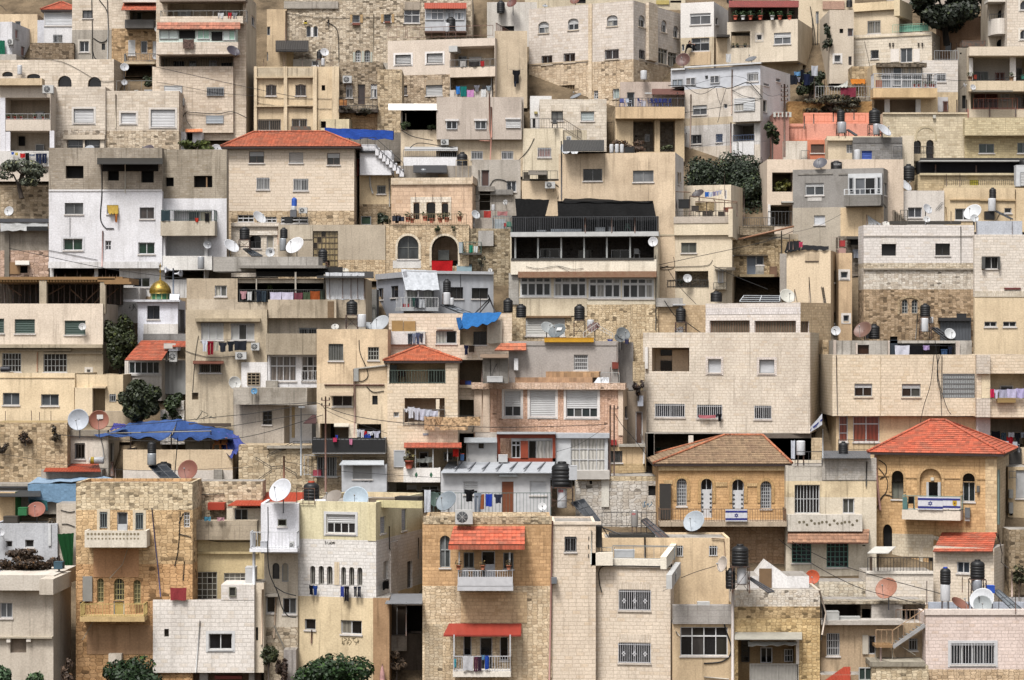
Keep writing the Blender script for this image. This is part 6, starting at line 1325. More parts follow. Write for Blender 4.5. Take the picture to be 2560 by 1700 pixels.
Cr('black_tank','1535 270 1632 350',-1.4,-.5,'#1a1a1c','black boxy tank on the railed roof terrace','tank');Cr('stone_heap','1690 300 1860 380',-2,-1,'rb:#b8a070:.3:.1','low stone wall piece under the roof pergola','wall');Cr('bench','1950 345 2030 385',-1,-.4,'#8a4a34','red brown bench on the railed roof terrace','bench');Di(1715,222,60,'#4c4648:.5','dark dish on the roof terrace under the washing',-40,50,o=-1)
Cl('1778 200 1815 248 cl:#3c78d0 towel blue towel;1816 200 1850 248 cl:#d4dcec towel white towel;1852 195 1880 240 cl:#8c86a4 towel mauve towel;1882 190 1908 235 cl:#b4b4d4 shirt lilac shirt;1908 185 1935 225 cl:#c8ccdc shirt pale shirt','over the railed roof terrace of the cream house',o=-1.2)
for a in('1655 330 1720 378','1760 385 1850 425','1900 385 1960 428'):Cr('junk_box',a,-.7,-.3,R.choice(['#3c342c','#4a4238','#2c2826']),'dark junk box on the railed roof terrace','box','junk boxes on the roof terrace')
B('small_house','small cream hut behind the roof pergola with a white rod','hut','1588 135 2020 440','pl:#e2d2b4:.8','r',2127,yd=1000,D=DY(700),dep=4,par=.05);W('D','1960 185 1980 270',gl='#7a5a40',d=.08)
B('brown_stone_house','old golden stone house with a blue grey door above a dark void','house','2030 590 2640 1230','rb:#bca478:.4:.06',yd=1230,dep=4,par=0,back=1.);L('1985 985 2600 1225',4,'rb:#3c342c:.4:.2',inner='rb:#6a5c48:.4:.1');W('D','2165 787 2252 968',gl='#7a828e');W('s','2252 787 2322 875',gl='gl:#3c4450',fc=WHT);X('panel','2252 875 2322 968',0,.06,'#c4c0b8');RL('2250 890 2322 968',.3,'#a09a90',sp=.2);X('slab','2100 962 2420 985',0,.8,'pl:#a8946c');X('beam','2050 780 2362 792',0,.3,'#6a5c48')
G.b['bands']=[(640,'pl:#a89a80:1.3')];Pi('2085 640 2600 520',r=.08,col='#a87a5c',o=.5);Ro('2140 130 460','thin pole behind the railing of the golden stone house',.4,.025);RL('2130 440 2420 520',.5,'#5c5c5c',sp=.16);X('walkway','2100 515 2420 600',0,.4,'rb:#9c8c70:.4:.1')
Po(2485,560,1230,'grey wooden cable pole beside the golden stone house',r=.06,o=1.5,col='#6a6258:.9',name='cable_pole');Cr('air_cooler','2380 890 2445 985',.1,.5,'#8a6a54','brown slatted cooler beside the cable pole','cooler');Wi('2360 640 2430 620 2480 625 2550 630',r=.03,o=1)
B('stone_wall','golden coursed stone wall behind a black tank on a frame','wall','1325 1245 1785 1600','as:#d0b283:.34:.24:.2',yd=1560,dep=3,par=0,back=.2);X('concrete_cap','1330 1180 1575 1260',-1,.3,'co:#a8a399');W('g','1500 1455 1532 1505',gc=WHT)
Tk('1510 1262 1604 1398','black tank on a four legged frame before the golden coursed wall',o=1.2,stand=1505);Bo('1535 1445 1580 1507','white boiler under the four legged frame',o=1.);Wi('1405 1205 1500 1340 1600 1400 1740 1500',r=.03,o=.5);X('sheet','1485 1235 1600 1248',.2,.9,'#d8d8d8')
B('roof_house','pale stone roof storey with rust barred windows on the big pale house','house','1785 1222 2660 1640','as:#ddd2c6:.4:.25:.08:.5','r',2940,yd=2560,D=DY(2460)+2,dep=4,base=1700,smat='as:#cdb184:.36:.25:.2')
W('m','1822 1388 2192 1505; 2235 1390 2618 1506',n=(16,1),gl='gl:#8a8070',fc='#8a6a54',d=.25,sill=False);FC('r');W('m','2664 1395 2740 1505',n=(4,1),gl='gl:#8a8070',fc='#8a6a54');FC('f');X('course','1785 1268 2660 1330',0,.02,'as:#dcd4ce:.2:.28')
Tk('1830 1116 1938 1215','wide black tank at the mouth of the dark void',o=-1.5);SOL((2140,1158,2470,1160,2100,1213,2470,1213),'long black solar panel on the pale stone roof storey',-1.2,-.4,'gl:#16181c','#d0d4d8');Di(2540,1165,74,'#d4d2c8','cream tilted dish beside the long black solar panel',15,32,o=-.4);Ro('2605 1100 1215; 2740 990 1225','thin antenna rod on the pale stone roof storey',-.3,.02,'antenna')
T(3,1)
B('grey_house','raw grey cement house with a white bay window and a white shuttered window','house','228 -20 1065 720','co:#a09a8e:.9','r',1172,yd=720,dep=7,par=.2,smat='co:#a39c8f')
G.b['bands']=[(335,'pl:#918d86:1.0')];G.b['m']='pl:#b4a994:1.0'
W('p','345 120 515 233',split=.7,fc='#f0f0f0',gl='gl:#5c6064');X('patch','365 240 495 285',0,.02,'pl:#c8c4bc');X('bay','738 32 1050 240',0,.5,'#e8eaec');W('s','745 70 788 205; 1008 65 1038 200',o=.51,gl='gl:#3a3e44');W('s','802 70 992 232',o=.52,gl=['gl:#1c1e20','gl:#7a7e84'],fc='#f0f0f0');BC('698 228 1042 330',1.1,'co:#848078:1.2');RL('705 175 1040 232',1.05,'#eef0f2',sp=.35,th=.05);X('tan_panel','668 345 1065 720',0,.04,'pl:#d6ba8c:1.1')
W('h','425 418 526 504',sc_='#e4e6ea',fc=WHT);W('k','755 430 908 552',gl='gl:#3c342e',d=.2);Wi('1110 20 1160 60 1165 150 1130 260 1120 330; 1030 330 1060 310 1090 350',r=.03,f='r');W('h','1073 120 1093 235',f='r');Li('230 575 450 520 680 405','thin cable across the raw grey cement wall',o=.3,r=.012)
X('frame_line','275 30 600 42; 650 30 740 44',0,.05,'co:#8f8a80')
Ta([(925,500,.3),(1050,500,.3),(920,415,0),(915,400,0)],5,'tp:#dcdcdc','crumpled white sheet on the pale coursed house roof',.12);Di(1090,500,36,'#d8d4cc','pale dish beside the crumpled white sheet',5,50,o=1.2)
B('tan_passage','dark passage with grey stones beside the pale coursed house','wall','660 610 890 1600','rb:#857a6a:.4:.15',yd=1560,dep=2,D=DY(860),par=0);Aw('725 610 880 632',1,'#3a3630',tile=False);Cl('780 730 842 810 cl:#9a9ca4 shirt grey shirt','in the dark passage beside the pale coursed house',o=.4,line=False);W('k','760 640 872 690; 790 980 865 1190; 780 1360 860 1560',gl='#16130f')
B('tan_tower','tall smooth tan house with a stepped corner and a ladder mark','house','172 742 578 1900','pl:#dfc7a0:.5','r',655,yd=2560,D=DY(1640),dep=5,base=1600,par=.15,smat='pl:#d8bc90:.6')
W('v','612 930 638 1040; 610 1308 634 1415',f='r',gl='gl:#5c564c');X('plaque','342 760 468 842',0,.04,'pl:#cbb490');X('rungs','340 838 468 846',0,.06,'#5a4a3c');Pi('378 985 395 1228; 245 1100 268 1215; 492 1075 520 1250; 510 1080 538 1248',r=.022,col='#4a4440');X('block','108 770 172 1130',-3,-2,'pl:#aaa296')
for i in range(9):X('rung',f'{494+i*3} {1085+i*18} {514+i*3} {1090+i*18}',0,.06,'#4a4440')
Ta([(150,760,.2),(300,735,.2),(300,650,-1),(180,660,-1)],6,'tp:#1c1c1e','black sheet bunched on the roof of the tall smooth tan house',.1);Ta([(300,735,.1),(560,735,.1),(560,705,-1.5),(320,690,-1.5)],6,'tp:#222224','low black cover along the roof edge of the tall tan house',.06);Cl('285 660 320 712 cl:#c84a68 small pink cloth','on the roof of the tall smooth tan house',o=.3,line=False);RL('580 620 650 740',-.4,'#c8b8a8',sp=.4);Ro('197 590 735; 232 640 735','white roof post on the tall smooth tan house',.1,.03)
B('tan_tower','narrow brownish tower with two small framed windows beside the tall tan house','house','652 765 775 1900','pl:#d1b184:1.2',yd=2560,D=DY(1640)+1.2,dep=4,base=1620,par=.1);W('v','670 937 736 998; 695 1340 746 1396',gl='gl:#4c525a',sur='pl:#dcd6cc:.3');X('roof_box','655 720 718 765',-.8,0,'#c49a90');Cr('toy_box','668 650 712 705',-.6,0,'#b83838','red and blue heap on the narrow brownish tower','heap')
B('coursed_house','large pale stone house with two black windows over patchwork stone and twin arches','house','882 508 1902 1640','rb:#b39873:.36:.2:1.1',yd=1620,dep=2.5,par=.2)
G.b['bands']=[(858,'as:#dcd5cc:.6:.26:.08:.4'),(905,'rb:#cdbfa4:.34:.03'),(1100,'rb:#d2c8b6:.36:.02:1.0')]
W('k','1048 683 1182 790',gl='#100f0f',d=.25);W('s','1543 677 1680 787',gl='gl:#3c3834',fc=DRK,d=.25);X('lintel','1045 628 1185 680',0,.03,'as:#dcd4c8:.16:.6');X('cornice','880 602 1902 612',0,.06,'pl:#c4bcb0');X('ledge','880 905 1900 918',0,.15,'pl:#a89c88');W('m','1235 1195 1290 1322; 1325 1195 1380 1322',ar=1.,n=(2,4),gl='gl:#5c6468',fc='#b4b4b0',d=.2);Ar('1215 1180 1395 1330','rb:#b8a078:.25:.02',rise=.5);Pi('1778 520 1778 850; 1380 1330 1360 1560',r=.03,col='#8a847c');W('k','1125 1535 1195 1568')
Di(1470,360,50,'#d4d6da','pale dish on a mast over the roof edge of the large pale stone house',35,25,o=-.6);Di(1465,455,32,'#dcdcdc','small white dish below the masted pale dish',10,25,o=-.3);Di(1890,392,86,'#dcdee0','large white dish tilted on the roof corner of the large pale stone house',-38,35,o=-.8);Di(1905,445,38,'#d0d2d4','small pale dish under the large tilted white dish',10,20,o=-.2);RL('1225 370 1285 500',-.5,'#6a665c',sp=1);X('roof_edge','1130 470 1780 500',-2.5,-2,'#4a4640');Ro('1052 400 505; 1688 380 490; 910 410 510','dark rod on the roof edge of the large pale stone house',-.1,.03)
Tk('1403 1230 1497 1352','black tank above a white boiler before the patchwork stone',o=1.4,stand=1560);Bo('1405 1365 1480 1492','white boiler under the black tank before the patchwork stone',o=1.6);Bo('1478 1355 1526 1412','smaller white boiler beside the black tank before the patchwork stone',o=1.2);SOL((1500,1455,1560,1455,1650,1568,1730,1568),'black solar panel slanting beside the dark tin shed',.8,2,'gl:#1c1e22');Di(1678,1512,54,'#d8dadc','white dish before the dark tin shed',15,25,o=2.2)
B('tin_shed','dark grey corrugated tin shed at the foot of the large pale stone house','shed','1590 1380 1872 1640','cg:#5c6066:1.4',yd=1640,dep=1.8,par=0,rm='cg:#3c3e42');X('roof_edge','1580 1362 1875 1392',-1,.3,'#2a2a2c');Cr('junk_heap','1740 1325 1830 1365',-.8,-.2,'#2c2c2e','dark heap of hoses on the dark tin shed','heap')
Di(876,1478,88,'#7a5a4e:.5','big brown dish standing at the mouth of the dark passage',-38,35,o=2.4);Di(626,1484,44,'#dcdde0','white dish at the corner of the big pale house',-10,15,o=3);Tk('930 1418 1030 1560','black tank beside the big brown dish',o=1);Bo('900 1425 932 1555','dark grey drum between the big brown dish and the black tank',o=1.2,col='#2a2a2e',group='barrels')
B('coursed_house','cream coursed stone house with one black barred window at the right edge','house','1905 595 2430 1720','pl:#ddc59a:.7',yd=1700,dep=7,back=.3,par=.1)
G.b['bands']=[(1168,'as:#ded3c2:.62:.26:.08:.4')]
W('g','2002 797 2130 910',gl='#0e0d0d',d=.3,gc='#1c1c1c',sp=.5);X('shutter_grid','1977 797 2003 912; 2128 797 2143 910',.02,.3,'#5a5a58');X('sign_bar','2180 1085 2332 1102',0,.1,'#7a3a38');W('s','1995 1398 2110 1446; 2168 1398 2290 1446',gl='gl:#34383c',fc='#e0e0e0');X('band','1905 1115 2430 1170',0,.04,'as:#d8ccb4:.2:.3');X('roof_block','1930 470 2345 596',-.6,-.1,'pl:#b8bec6:1.3');Ro('1925 480 590; 2252 470 590','dark rod before the bluish roof block',.1,.025)
B('white_plaster_house','pale grey plaster house with an outside stair beside the raw grey cement house','house','1150 190 1625 500','pl:#d8d0c4:.7',yd=480,dep=4,par=.1);W('s','1290 345 1420 438',gl=['gl:#7a7c88','gl:#5c5e64'],fc=WHT)
for i in range(7):X('step',f'{1150+i*18} {368+i*16} {1178+i*18} 500',0,.6,'pl:#9a8c78')
RL('1222 370 1290 440',.7,'#6a665e',sp=1);Pi('1545 365 1600 300 1618 295; 1570 360 1605 325',r=.02,col='#6a6a68')
B('tan_house','long tan plaster house below a stone ledge at the right edge','house','1620 165 2430 500','pl:#dcc294:1.0',yd=480,dep=4,par=.1,back=.2);W('s','1725 355 1882 462',gl='gl:#4c4c4a',fc=WHT);W('s','2180 350 2247 398',gl='gl:#4a4a48',fc=WHT);X('ledge','1680 268 1955 280; 1955 272 2285 286',0,.12,'pl:#b89c6c');Pi('1640 340 1650 460; 2282 180 2280 440',r=.03,col='#a88c64');Wi('2110 460 2140 400 2200 400',r=.02)
Tk('2040 162 2104 262','slim black tank above a white boiler on the long tan house',o=.6);Bo('2030 260 2100 382','white boiler with grey writing under the slim black tank',o=.8,mark=None);Cr('black_box','2005 382 2090 458',.4,.9,'#1a1a1c','black box under the white boiler with grey writing','box');SOL((2090,380,2105,372,2240,455,2260,450),'slim dark collector slanting beside the white boiler with grey writing',.6,.9)
B('ledge_wall','yellow stone terrace wall with a black iron railing at the right edge','wall','1385 38 2430 190','as:#c4ae80:.5:.24:.2',yd=190,dep=3,par=0);X('coping','1400 28 2300 48',0,.2,'pl:#c8b890');B('ledge_wall','lower terrace strip under the black iron railing','wall','1630 140 2430 200','pl:#cdb88c',yd=240,dep=1,par=0)
RL('1632 92 2288 152',-.1,'#2c2c2c',sp=.16);Cr('yellow_crate','1868 90 1942 152',-.6,-.2,'#c8b83c','yellow crate behind the black iron railing','crate');Ro('1645 35 150; 1770 30 150','dark rod beside the black iron railing',0,.03);Cr('white_door_panel','2290 -45 2420 150',-.2,.6,'#e8eaec','white louvred cabinet at the right edge','cabinet');W('h','2325 20 2400 145',o=.65)
B('dark_canopy_house','long black canopied terrace with blue posts below the yellowish stone house','terrace','1405 -92 2400 45','pl:#1e1e22:.5',yd=60,dep=2,D=DY(60)+.3,par=0,hang=True);Aw('1400 -112 2400 -92',.8,'#1c1c1e',tile=False);X('eave_strip','1405 -90 2320 -80',.1,.9,'#d8d8d4');Ro('1545 -50 40; 1920 -45 25','blue post under the long black canopy',.2,.07,'blue_post','post');X('coping','1405 30 2280 48',0,.3,'pl:#d0c8b8')
Tk('1242 -55 1352 98','big black tank beside the long black canopy',o=1.5);Di(1265,145,68,'#d2d4d8','white tilted dish under the big black tank',42,38,o=2.2);Tk('2315 -100 2420 -10','black tank at the right edge over the white louvred cabinet',o=1)
T(0,2)
B('small_house','small house with a bright red tiled lean-to roof and glazed porch','house','1150 185 1490 480','pl:#cfc8bc:.8','r',1705,yd=480,dep=4,par=0)
W('w','1185 195 1465 310',n=(5,2),split=.95,gl='gl:#2e3a3c',fc=WHT);Aw('1150 3 1492 185',2.2,'ti:#b0401f',x0t=1305,x1t=1612,name='roof',o0=-2.2);FC('f');X('skirt','1145 312 1490 330',0,.1,'pl:#c8c4bc');X('side_wall','1492 190 1712 500',-1.5,-.6,'cg:#a8a8a6:1');Aw('1590 8 1712 62',.6,'ti:#b8401e',o0=-1.5)
AC('1560 105 1632 200','white air conditioner unit under the small red gable',o=.2);W('v','1530 110 1550 195',o=.02,fc='#d8d8d8');Aw('1510 30 1620 75',.4,'#a8a098',tile=False)
B('cream_house','yellow cream plaster house with three small windows under the barred ledge house','house','-80 305 690 780','pl:#e4cca0:.9','r',1140,yd=790,yaw=8,dep=6,par=.25);W('s','25 487 180 600; 378 500 542 606',gl=['gl:#50565c','gl:#646a70'],fc=ALU);Pi('688 440 688 800',r=.03,col='#a8885c');X('ledge','-60 345 685 352',0,.05,'pl:#c8ae80')
B('cream_house','cream plaster annex with a tiny grilled window beside the round tree','house','690 318 1135 780','pl:#e0c89c:.8',yd=770,dep=5,par=.1);L('852 440 970 658',1.,'pl:#d8bc8c');W('g','1010 498 1068 568',gl='gl:#5c5c5c',gc=ALU);X('panel','690 440 852 700',0,.5,'pl:#e2cca4:.6');X('lintel','855 428 975 445',0,.5,'pl:#d0b890')
Ro('50 655 760; 290 650 765; 365 665 765; 470 655 760','thin rod leaning at the foot of the yellow cream house',.6,.025)
Tr('1095 310 1500 770','#2e371f','large dark green tree beside the cream plaster annex',n=5200,size=.17,lumps=24,o=1.6,base=800,seed=71,spread=.34);Tr('1480 480 1705 780','#30401f','ivy mass on the wall next to the large dark green tree',n=1500,size=.15,lumps=12,o=1.,base=790,cat='ivy',name='ivy',seed=72)
B('low_wall','grey beige low wall behind the brown dish','wall','870 658 1212 860','pl:#c0ac8c:1.3',yd=830,dep=1.5,par=0)
B('chimney_wall','whitewashed stone stump beside the blue tarpaulin','wall','1478 645 1700 860','rb:#dcd8d0:.3:.02',yd=880,dep=2,par=0);X('stump','1608 560 1695 650',-.8,0,'rb:#dcd8d0:.3:.02')
B('rubble_terrace','old rubble terrace wall with dry weeds below the yellow cream house','wall','-80 762 620 1320','rb:#c4ab82:.42:.06',yd=1290,dep=4,par=0,rm='er:#a08c68');Tr('170 830 300 970','#4c3c30','dry brown weed clump on the old rubble terrace wall',n=420,size=.1,lumps=8,o=.3,base=980,cat='weed',name='weed_clump',seed=73);Tr('-40 940 80 1040','#3c3228','dark dry weed clump at the edge on the rubble terrace wall',n=300,size=.1,lumps=6,o=.3,base=1040,cat='weed',name='weed_clump',seed=74);Tr('470 780 560 940','#4a4030','brown creeper beside the white walled shed',n=250,size=.1,lumps=7,o=.3,base=940,cat='weed',name='weed_clump',seed=75)
Di(725,735,100,'#c4cad4','huge pale blue grey dish on the rubble terrace',-6,8,o=1.6);Di(912,740,92,'rs:#8a5444','rusty brown dish with a white sticker on the rubble terrace',8,12,o=1.2,tagm='#d8d4d0')
B('white_shed','white walled shed with one dark window under the pale blue grey dish','shed','520 862 1000 1180','pl:#d8cebc:1.0','r',1100,yd=1180,dep=3,par=0,rm='co:#8a8272');W('g','690 950 783 1096',gl='gl:#2c2826',gc='#5a5048',sp=.2);X('cornice','520 830 990 885',-.3,.2,'co:#948a78');W('k','1020 950 1050 1120',f='r');Pi('925 880 950 1000 960 1090',r=.03,col='#a8a8a8')
Bo('828 1078 958 1142','white lying boiler with a yellow label before the white walled shed',o=.8,hor=True,mark='#d8b83c')
B('low_house','low house under the torn blue tarpaulin with a pale parapet','house','1135 1012 2145 1300','pl:#d8bf97:1.1',yd=1300,dep=6,par=.6);G.b['bands']=[(1200,'pl:#d8bf97:1.1')];G.b['m']='pl:#d4cabc:.8';X('block','1970 1195 2050 1290',0,.3,'co:#9a9488')
B('dark_room','dark back wall under the torn blue tarpaulin','wall','980 840 2000 1040','rb:#544a3c:.4:.2',yd=1300,D=G.b['D']+5,dep=.5,par=0);G.b['fc']=G.b['f']
O_=-4.5
Ro('1205 845 1010; 1580 850 1020; 1945 840 1020','wooden post holding up the torn blue tarpaulin',4.2,.05,'timber_post','post')
Ta([(865,870,5.),(1560,900,5.2),(1640,730,2.5),(1200,760,2.5)],12,'tp:#46629a','great torn blue tarpaulin sagging over the dark room',.35,flut=.1);Ta([(1560,905,5.1),(2150,900,5.2),(2150,835,2.5),(1640,728,2.4)],10,'tp:#38558f','second blue tarpaulin peaking beside the great torn one',.35,flut=.1);Ta([(2120,1085,5.4),(2270,960,5.),(2200,880,3),(1960,835,3)],8,'tp:#4a569a','violet blue tarpaulin corner hanging over the low house parapet',.2,flut=.12);Ta([(1010,830,4.9),(1160,790,4.8),(1160,775,4),(1050,765,4)],5,'tp:#4a4a92','violet patch at the end of the great torn tarpaulin',.1)
for x in(2000,2065):Ch(x,1022,'orange wooden chair under the violet tarpaulin corner',o=4.4,col='#b87030',s=1.,grp='orange chairs')
Pi('1000 860 1560 848 1950 840',r=.04,col='#a8a090',o=5.,name='rope_pole')
Tk('1360 930 1442 1046','slim black tank on a grey boiler before the pale parapet',o=7.4);Bo('1358 1045 1442 1152','grey boiler under the slim black tank',o=7.6,col='me:#b0b4b8');Tk('1440 1122 1582 1240','broad black tank behind the slanting solar panel',o=6.8);SOL((1370,1160,1530,1150,1530,1320,1690,1310),'dark solar panel slanting on the rubble house roof',7.4,9,'gl:#34383e');Di(1736,1202,98,'rs:#7a4a40','big brown red dish on the rubble house roof',-18,22,o=8);Li('1610 1260 1640 900','straight thin rod before the pale parapet',r=.03,o=6.6,name='rod',cat='rod')
B('red_roof_shed','shed with a worn low red roof beside the white lying boiler','shed','380 1195 940 1340','pl:#a89c8c',yd=1330,dep=3,par=0);Aw('400 1108 930 1210',.6,'cg:#a84428',tile=False,x0t=470,x1t=900,o0=-2.4,name='roof');Ro('1035 1120 1255','orange timber stump beside the worn low red roof',-.2,.13,'timber_post','post');Ro('1065 1160 1280','dark post beside the orange timber stump',0,.04)
B('blue_shed','shed covered by a light blue sheet beside the rubble house','shed','255 1330 720 1520','pl:#a8a090',yd=1510,dep=5,par=0);Ta([(262,1490,.4),(700,1495,.4),(700,1325,.2),(255,1325,.2)],8,'tp:#7c9cb8','light blue sheet hanging down before the rubble house',.03,flut=.04,name='sheet',cat='sheet');Ta([(255,1325,.25),(1060,1275,-.5),(850,1210,-3.5),(410,1210,-3.5)],8,'tp:#9cb4cc','pale blue sheet stretched over the shed roof',.08,flut=.04,name='sheet',cat='sheet');Ta([(420,1240,-2.6),(800,1240,-2.6),(840,1205,-3.4),(430,1205,-3.4)],5,'tp:#6cc0b8','turquoise strip of sheet below the worn red roof',.03,name='sheet',cat='sheet')
B('grey_terrace','grey terrace edge with a tin roof left of the light blue sheet','terrace','-60 1325 260 1480','pl:#b0a898',yd=1480,dep=4,par=0);X('coping','-60 1350 265 1366',0,.2,'#3c3c3e')
B('yellow_hut','little yellow and green hut under a dark tin roof','hut','-60 1400 140 1640','pl:#d8b884:.6','r',300,yd=1640,dep=4,par=0,smat='#4c9a58');Aw('-60 1365 375 1440',1.2,'#3a3c3e',tile=False,o0=-2);Ta([(275,1570,.3),(440,1570,.3),(435,1480,0),(270,1470,0)],5,'tp:#2c5a5c','dark teal sheet beside the green hut wall',.05);Di(335,1568,85,'rs:#8a5244','brown dish below the green hut wall',0,40,o=1.5)
T(0,2)
B('concrete_house','lower storeys of a grey house with barred windows and drying clothes','apartment building','1712 -280 2462 1000','pl:#c6b595:1.2',yd=930,dep=6,hang=False,par=.2,D=DY(1000)+.2)
W('w','1855 -155 2060 0; 2130 -150 2345 0',n=(3,1),split=.98,gl=['gl:#6c6c68','#d8d8d4'],fc=WHT);X('window_cap','1800 -200 2400 -170',0,.4,'pl:#a89878:1.5');RL('1855 -155 2060 -130; 2130 -150 2345 -130',.1,'#8a8a8a',sp=.2);W('v','1770 485 1830 550',gl='gl:#6a5a48',fc='#7a6a54');W('g','1838 215 2038 302',gl='gl:#2a2622',gc='#6a5c4c');Aw('1778 190 2062 215',.8,'#6a3a2a',tile=False);AC('2170 110 2272 178','air conditioner under the drying clothes of the lower grey house',o=.6);AC('2315 25 2390 95','air conditioner beside the drying clothes of the lower grey house',o=.5)
Cl('1862 0 1915 105 cl:#d8dce8 shirt white shirt;1912 10 1970 135 cl:#8a1c2c trousers dark red trousers;1970 15 2015 100 cl:#b8b4a4 towel beige towel;2018 20 2092 110 cl:#30323a shirt charcoal shirt;2095 10 2160 105 cl:#24262c shirt black shirt;2160 5 2275 95 cl:#2a2c34 sheet black sheet','under the barred windows of the lower grey house',o=.5);Wi('1830 -40 1800 150 1775 480; 1712 100 1800 130 1950 160 2170 150',r=.018)
X('white_patch','2225 205 2465 442',0,.25,'pl:#e2e0dc:.6');W('m','2280 300 2400 418',o=.26,n=(3,4),gl='gl:#3a3430',fc='#b0a088');Di(2165,395,60,'#dcdcd8','white dish on the white wing of the lower grey house',25,10,o=.7,wall=True);Di(2345,472,30,'#5c96c0','small light blue dish on the concrete terrace wall',-8,10,o=1.9,wall=True)
X('beam','1740 768 2125 798',.2,.5,'#5a4a3c');SCR('1800 650 1980 740',3,'#a09a88')
B('grey_annex','grey cement annex with an overhanging parapet beside the drying clothes','house','2155 590 2620 1010','pl:#b0a594:1.2','r',2910,yd=1010,dep=5,par=.1,back=-1.)
X('parapet','2152 440 2832 598',-.6,.9,'co:#a39b8c:1.6');W('m','2422 655 2508 780',n=(2,3),gl=['gl:#4c4842','gl:#8a7a68'],fc='#4a4a4c');X('tan_strip','2635 610 2715 900',-1.2,-.9,'pl:#c8b080')
B('white_glazed_house','white framed sun room with curtains above the grey cement annex','house','2470 0 2940 620','pl:#dcdcdc:.8',yd=1010,dep=4,D=G.b['D']+.8,par=0);X('parapet','2452 -60 2940 135',0,.6,'pl:#a89a80:1.4');W('w','2492 148 2732 378',n=(4,2),split=.6,gl=['cu:#7a7068','cu:#6c645c'],fc=WHT);W('w','2785 150 2940 378',n=(3,2),split=.6,gl=['cu:#7a7068','gl:#5a5654'],fc=WHT);RL('2780 285 2940 380',.1,'#d8d8d8',sp=.2);X('box','2450 375 2560 440',0,.5,'co:#a8a294');W('D','2365 305 2440 440',gl='#d8dadc')
Li('900 805 1500 760 2100 700 2361 672 2980 570','long black cable from the torn tarpaulin to the wooden pole',o=3);Li('1300 850 2000 810 2700 700 2985 690','second black cable from the tarpaulin to the wooden pole',o=3);Li('500 870 1300 930 2000 920 2400 865 2980 690','lower black cable sagging before the torn tarpaulin',o=5);Li('0 1045 350 1105 700 1160 1400 1205 2361 1170','thin black cable before the old rubble terrace wall',r=.014,o=5)
T(1,2)
B('stone_stair','worn stone stairway wall with iron handrails below the grey cement annex','wall','-160 970 560 1440','rb:#c9b48e:.5:.04',yd=1430,dep=3,par=0,rm='rb:#c0ac88:.4:.03');SR(105,1090,350,965,30,.2,'#4a4640',sp=.6);SR(350,965,500,962,30,.2,'#4a4640',sp=.6);SR(0,1110,140,1200,30,.8,'#4a4640',sp=.6);SR(140,1200,240,1190,30,.8,'#4a4640',sp=.6);SR(240,1190,370,1260,30,.8,'#4a4640',sp=.6);SR(0,1330,140,1230,30,1.2,'#4a4640',sp=.6)
X('coping','100 975 510 1000',-.4,.25,'co:#a8a090')
Po(415,615,1250,'grey street lamp post with a short arm on the stone stairway',r=.06,o=.9,col='me:#a8acb0',name='lamp_post',cat='lamp post',arms=0);X('lamp_head','392 612 450 626',.7,1.,'me:#b8bcc0');Po(258,1070,1340,'rusty iron post on the stone stairway',r=.08,o=1.4,col='rs:#7a5644',name='iron_post')
B('tall_beige_house','tall beige plaster house with a black railed balcony and two open bays','apartment building','560 -100 1215 1080','pl:#e0caa4:1.0',yd=1400,dep=7,hang=True,par=.1)
G.b['bands']=[(400,'pl:#dcc095:1.3')];W('m','668 35 805 190',n=(9,1),gl='gl:#5c5850',fc='#8a8c88');W('m','1032 65 1135 185',n=(4,3),gl='gl:#4c4840',fc='#b0b0a8');W('w','705 510 888 610',n=(2,1),split=.98,gl='gl:#4a3e3c',fc='#c8c0b4');Aw('680 482 895 510',.6,'#b8a48c',tile=False);W('k','1072 513 1122 596',gl='#141416');L('590 770 855 935',2,'pl:#8a7e6c');L('930 775 1155 940',2,'pl:#5c5a58');Aw('720 765 855 795',.5,'#d8d0c0',tile=False);X('column','553 770 590 1045; 855 770 930 1045',0,.1,'pl:#e0d0b4:.6');W('k','690 770 725 905',o=-1.9)
Pi('905 265 912 700 905 940',r=.07,col='#c8a898');Pi('630 415 1185 415',r=.05,col='#6a3c34');Pi('905 270 1225 232',r=.08,col='#b8b0a4');Wi('950 0 960 120 1020 260 1030 340 980 380 930 370; 1020 430 1080 480 1180 470',r=.025);X('meter','900 265 945 380',0,.2,'#b0b0ac')
BC('520 905 1192 1050',1.6,'#c8c8c8',kind='solid',slab=.2);X('cladding','522 920 1190 1032',1.6,1.66,'#1e1e20');RL('520 905 1192 1035',1.62,'#1c1c1e',sp=.25)
Cl('928 822 960 895 cl:#e4e4e8 shirt white shirt;960 826 1000 900 cl:#dcdce4 shirt pale shirt;992 838 1024 872 cl:#c83030 small red cloth;1000 862 1060 910 cl:#2844a0 towel dark blue towel;1028 840 1080 880 cl:#e0e0e8 towel bright white towel;1080 838 1145 902 cl:#c8c8d8 shirt lavender shirt;1040 900 1100 945 cl:#1c2444 towel navy towel','in the open bay above the black railed balcony',o=.25)
Cr('ball','710 905 745 940',1.7,1.9,'#d02c5c','bright pink bundle on the black railed balcony','bundle');Cl('860 910 890 965 cl:#d888a8 small pink cloth;735 875 755 905 cl:#3c4cb0 small blue cloth','on the black railing of the tall beige house',o=1.75,line=False)
Aw('435 690 555 765',1.3,'#4a2c2c',tile=False,x0t=520);X('alley_wall','515 760 555 1050',-1,-.5,'#2c2824')
B('cage_house','stone base with a white caged window under the black railed balcony','house','440 1060 1215 1450','rb:#c0ac8a:.5:.04',yd=1440,dep=5,par=0,back=.4);W('m','525 1075 745 1260',n=(10,1),gl='gl:#5a5a58',fc='#c8c8c8');RL('445 1060 515 1250; 515 1065 790 1268',.5,'#c8ccd0',sp=.35);Cr('stool','525 1200 600 1255',.1,.4,'#b84a5c','red and white bundle behind the white window cage','bundle')
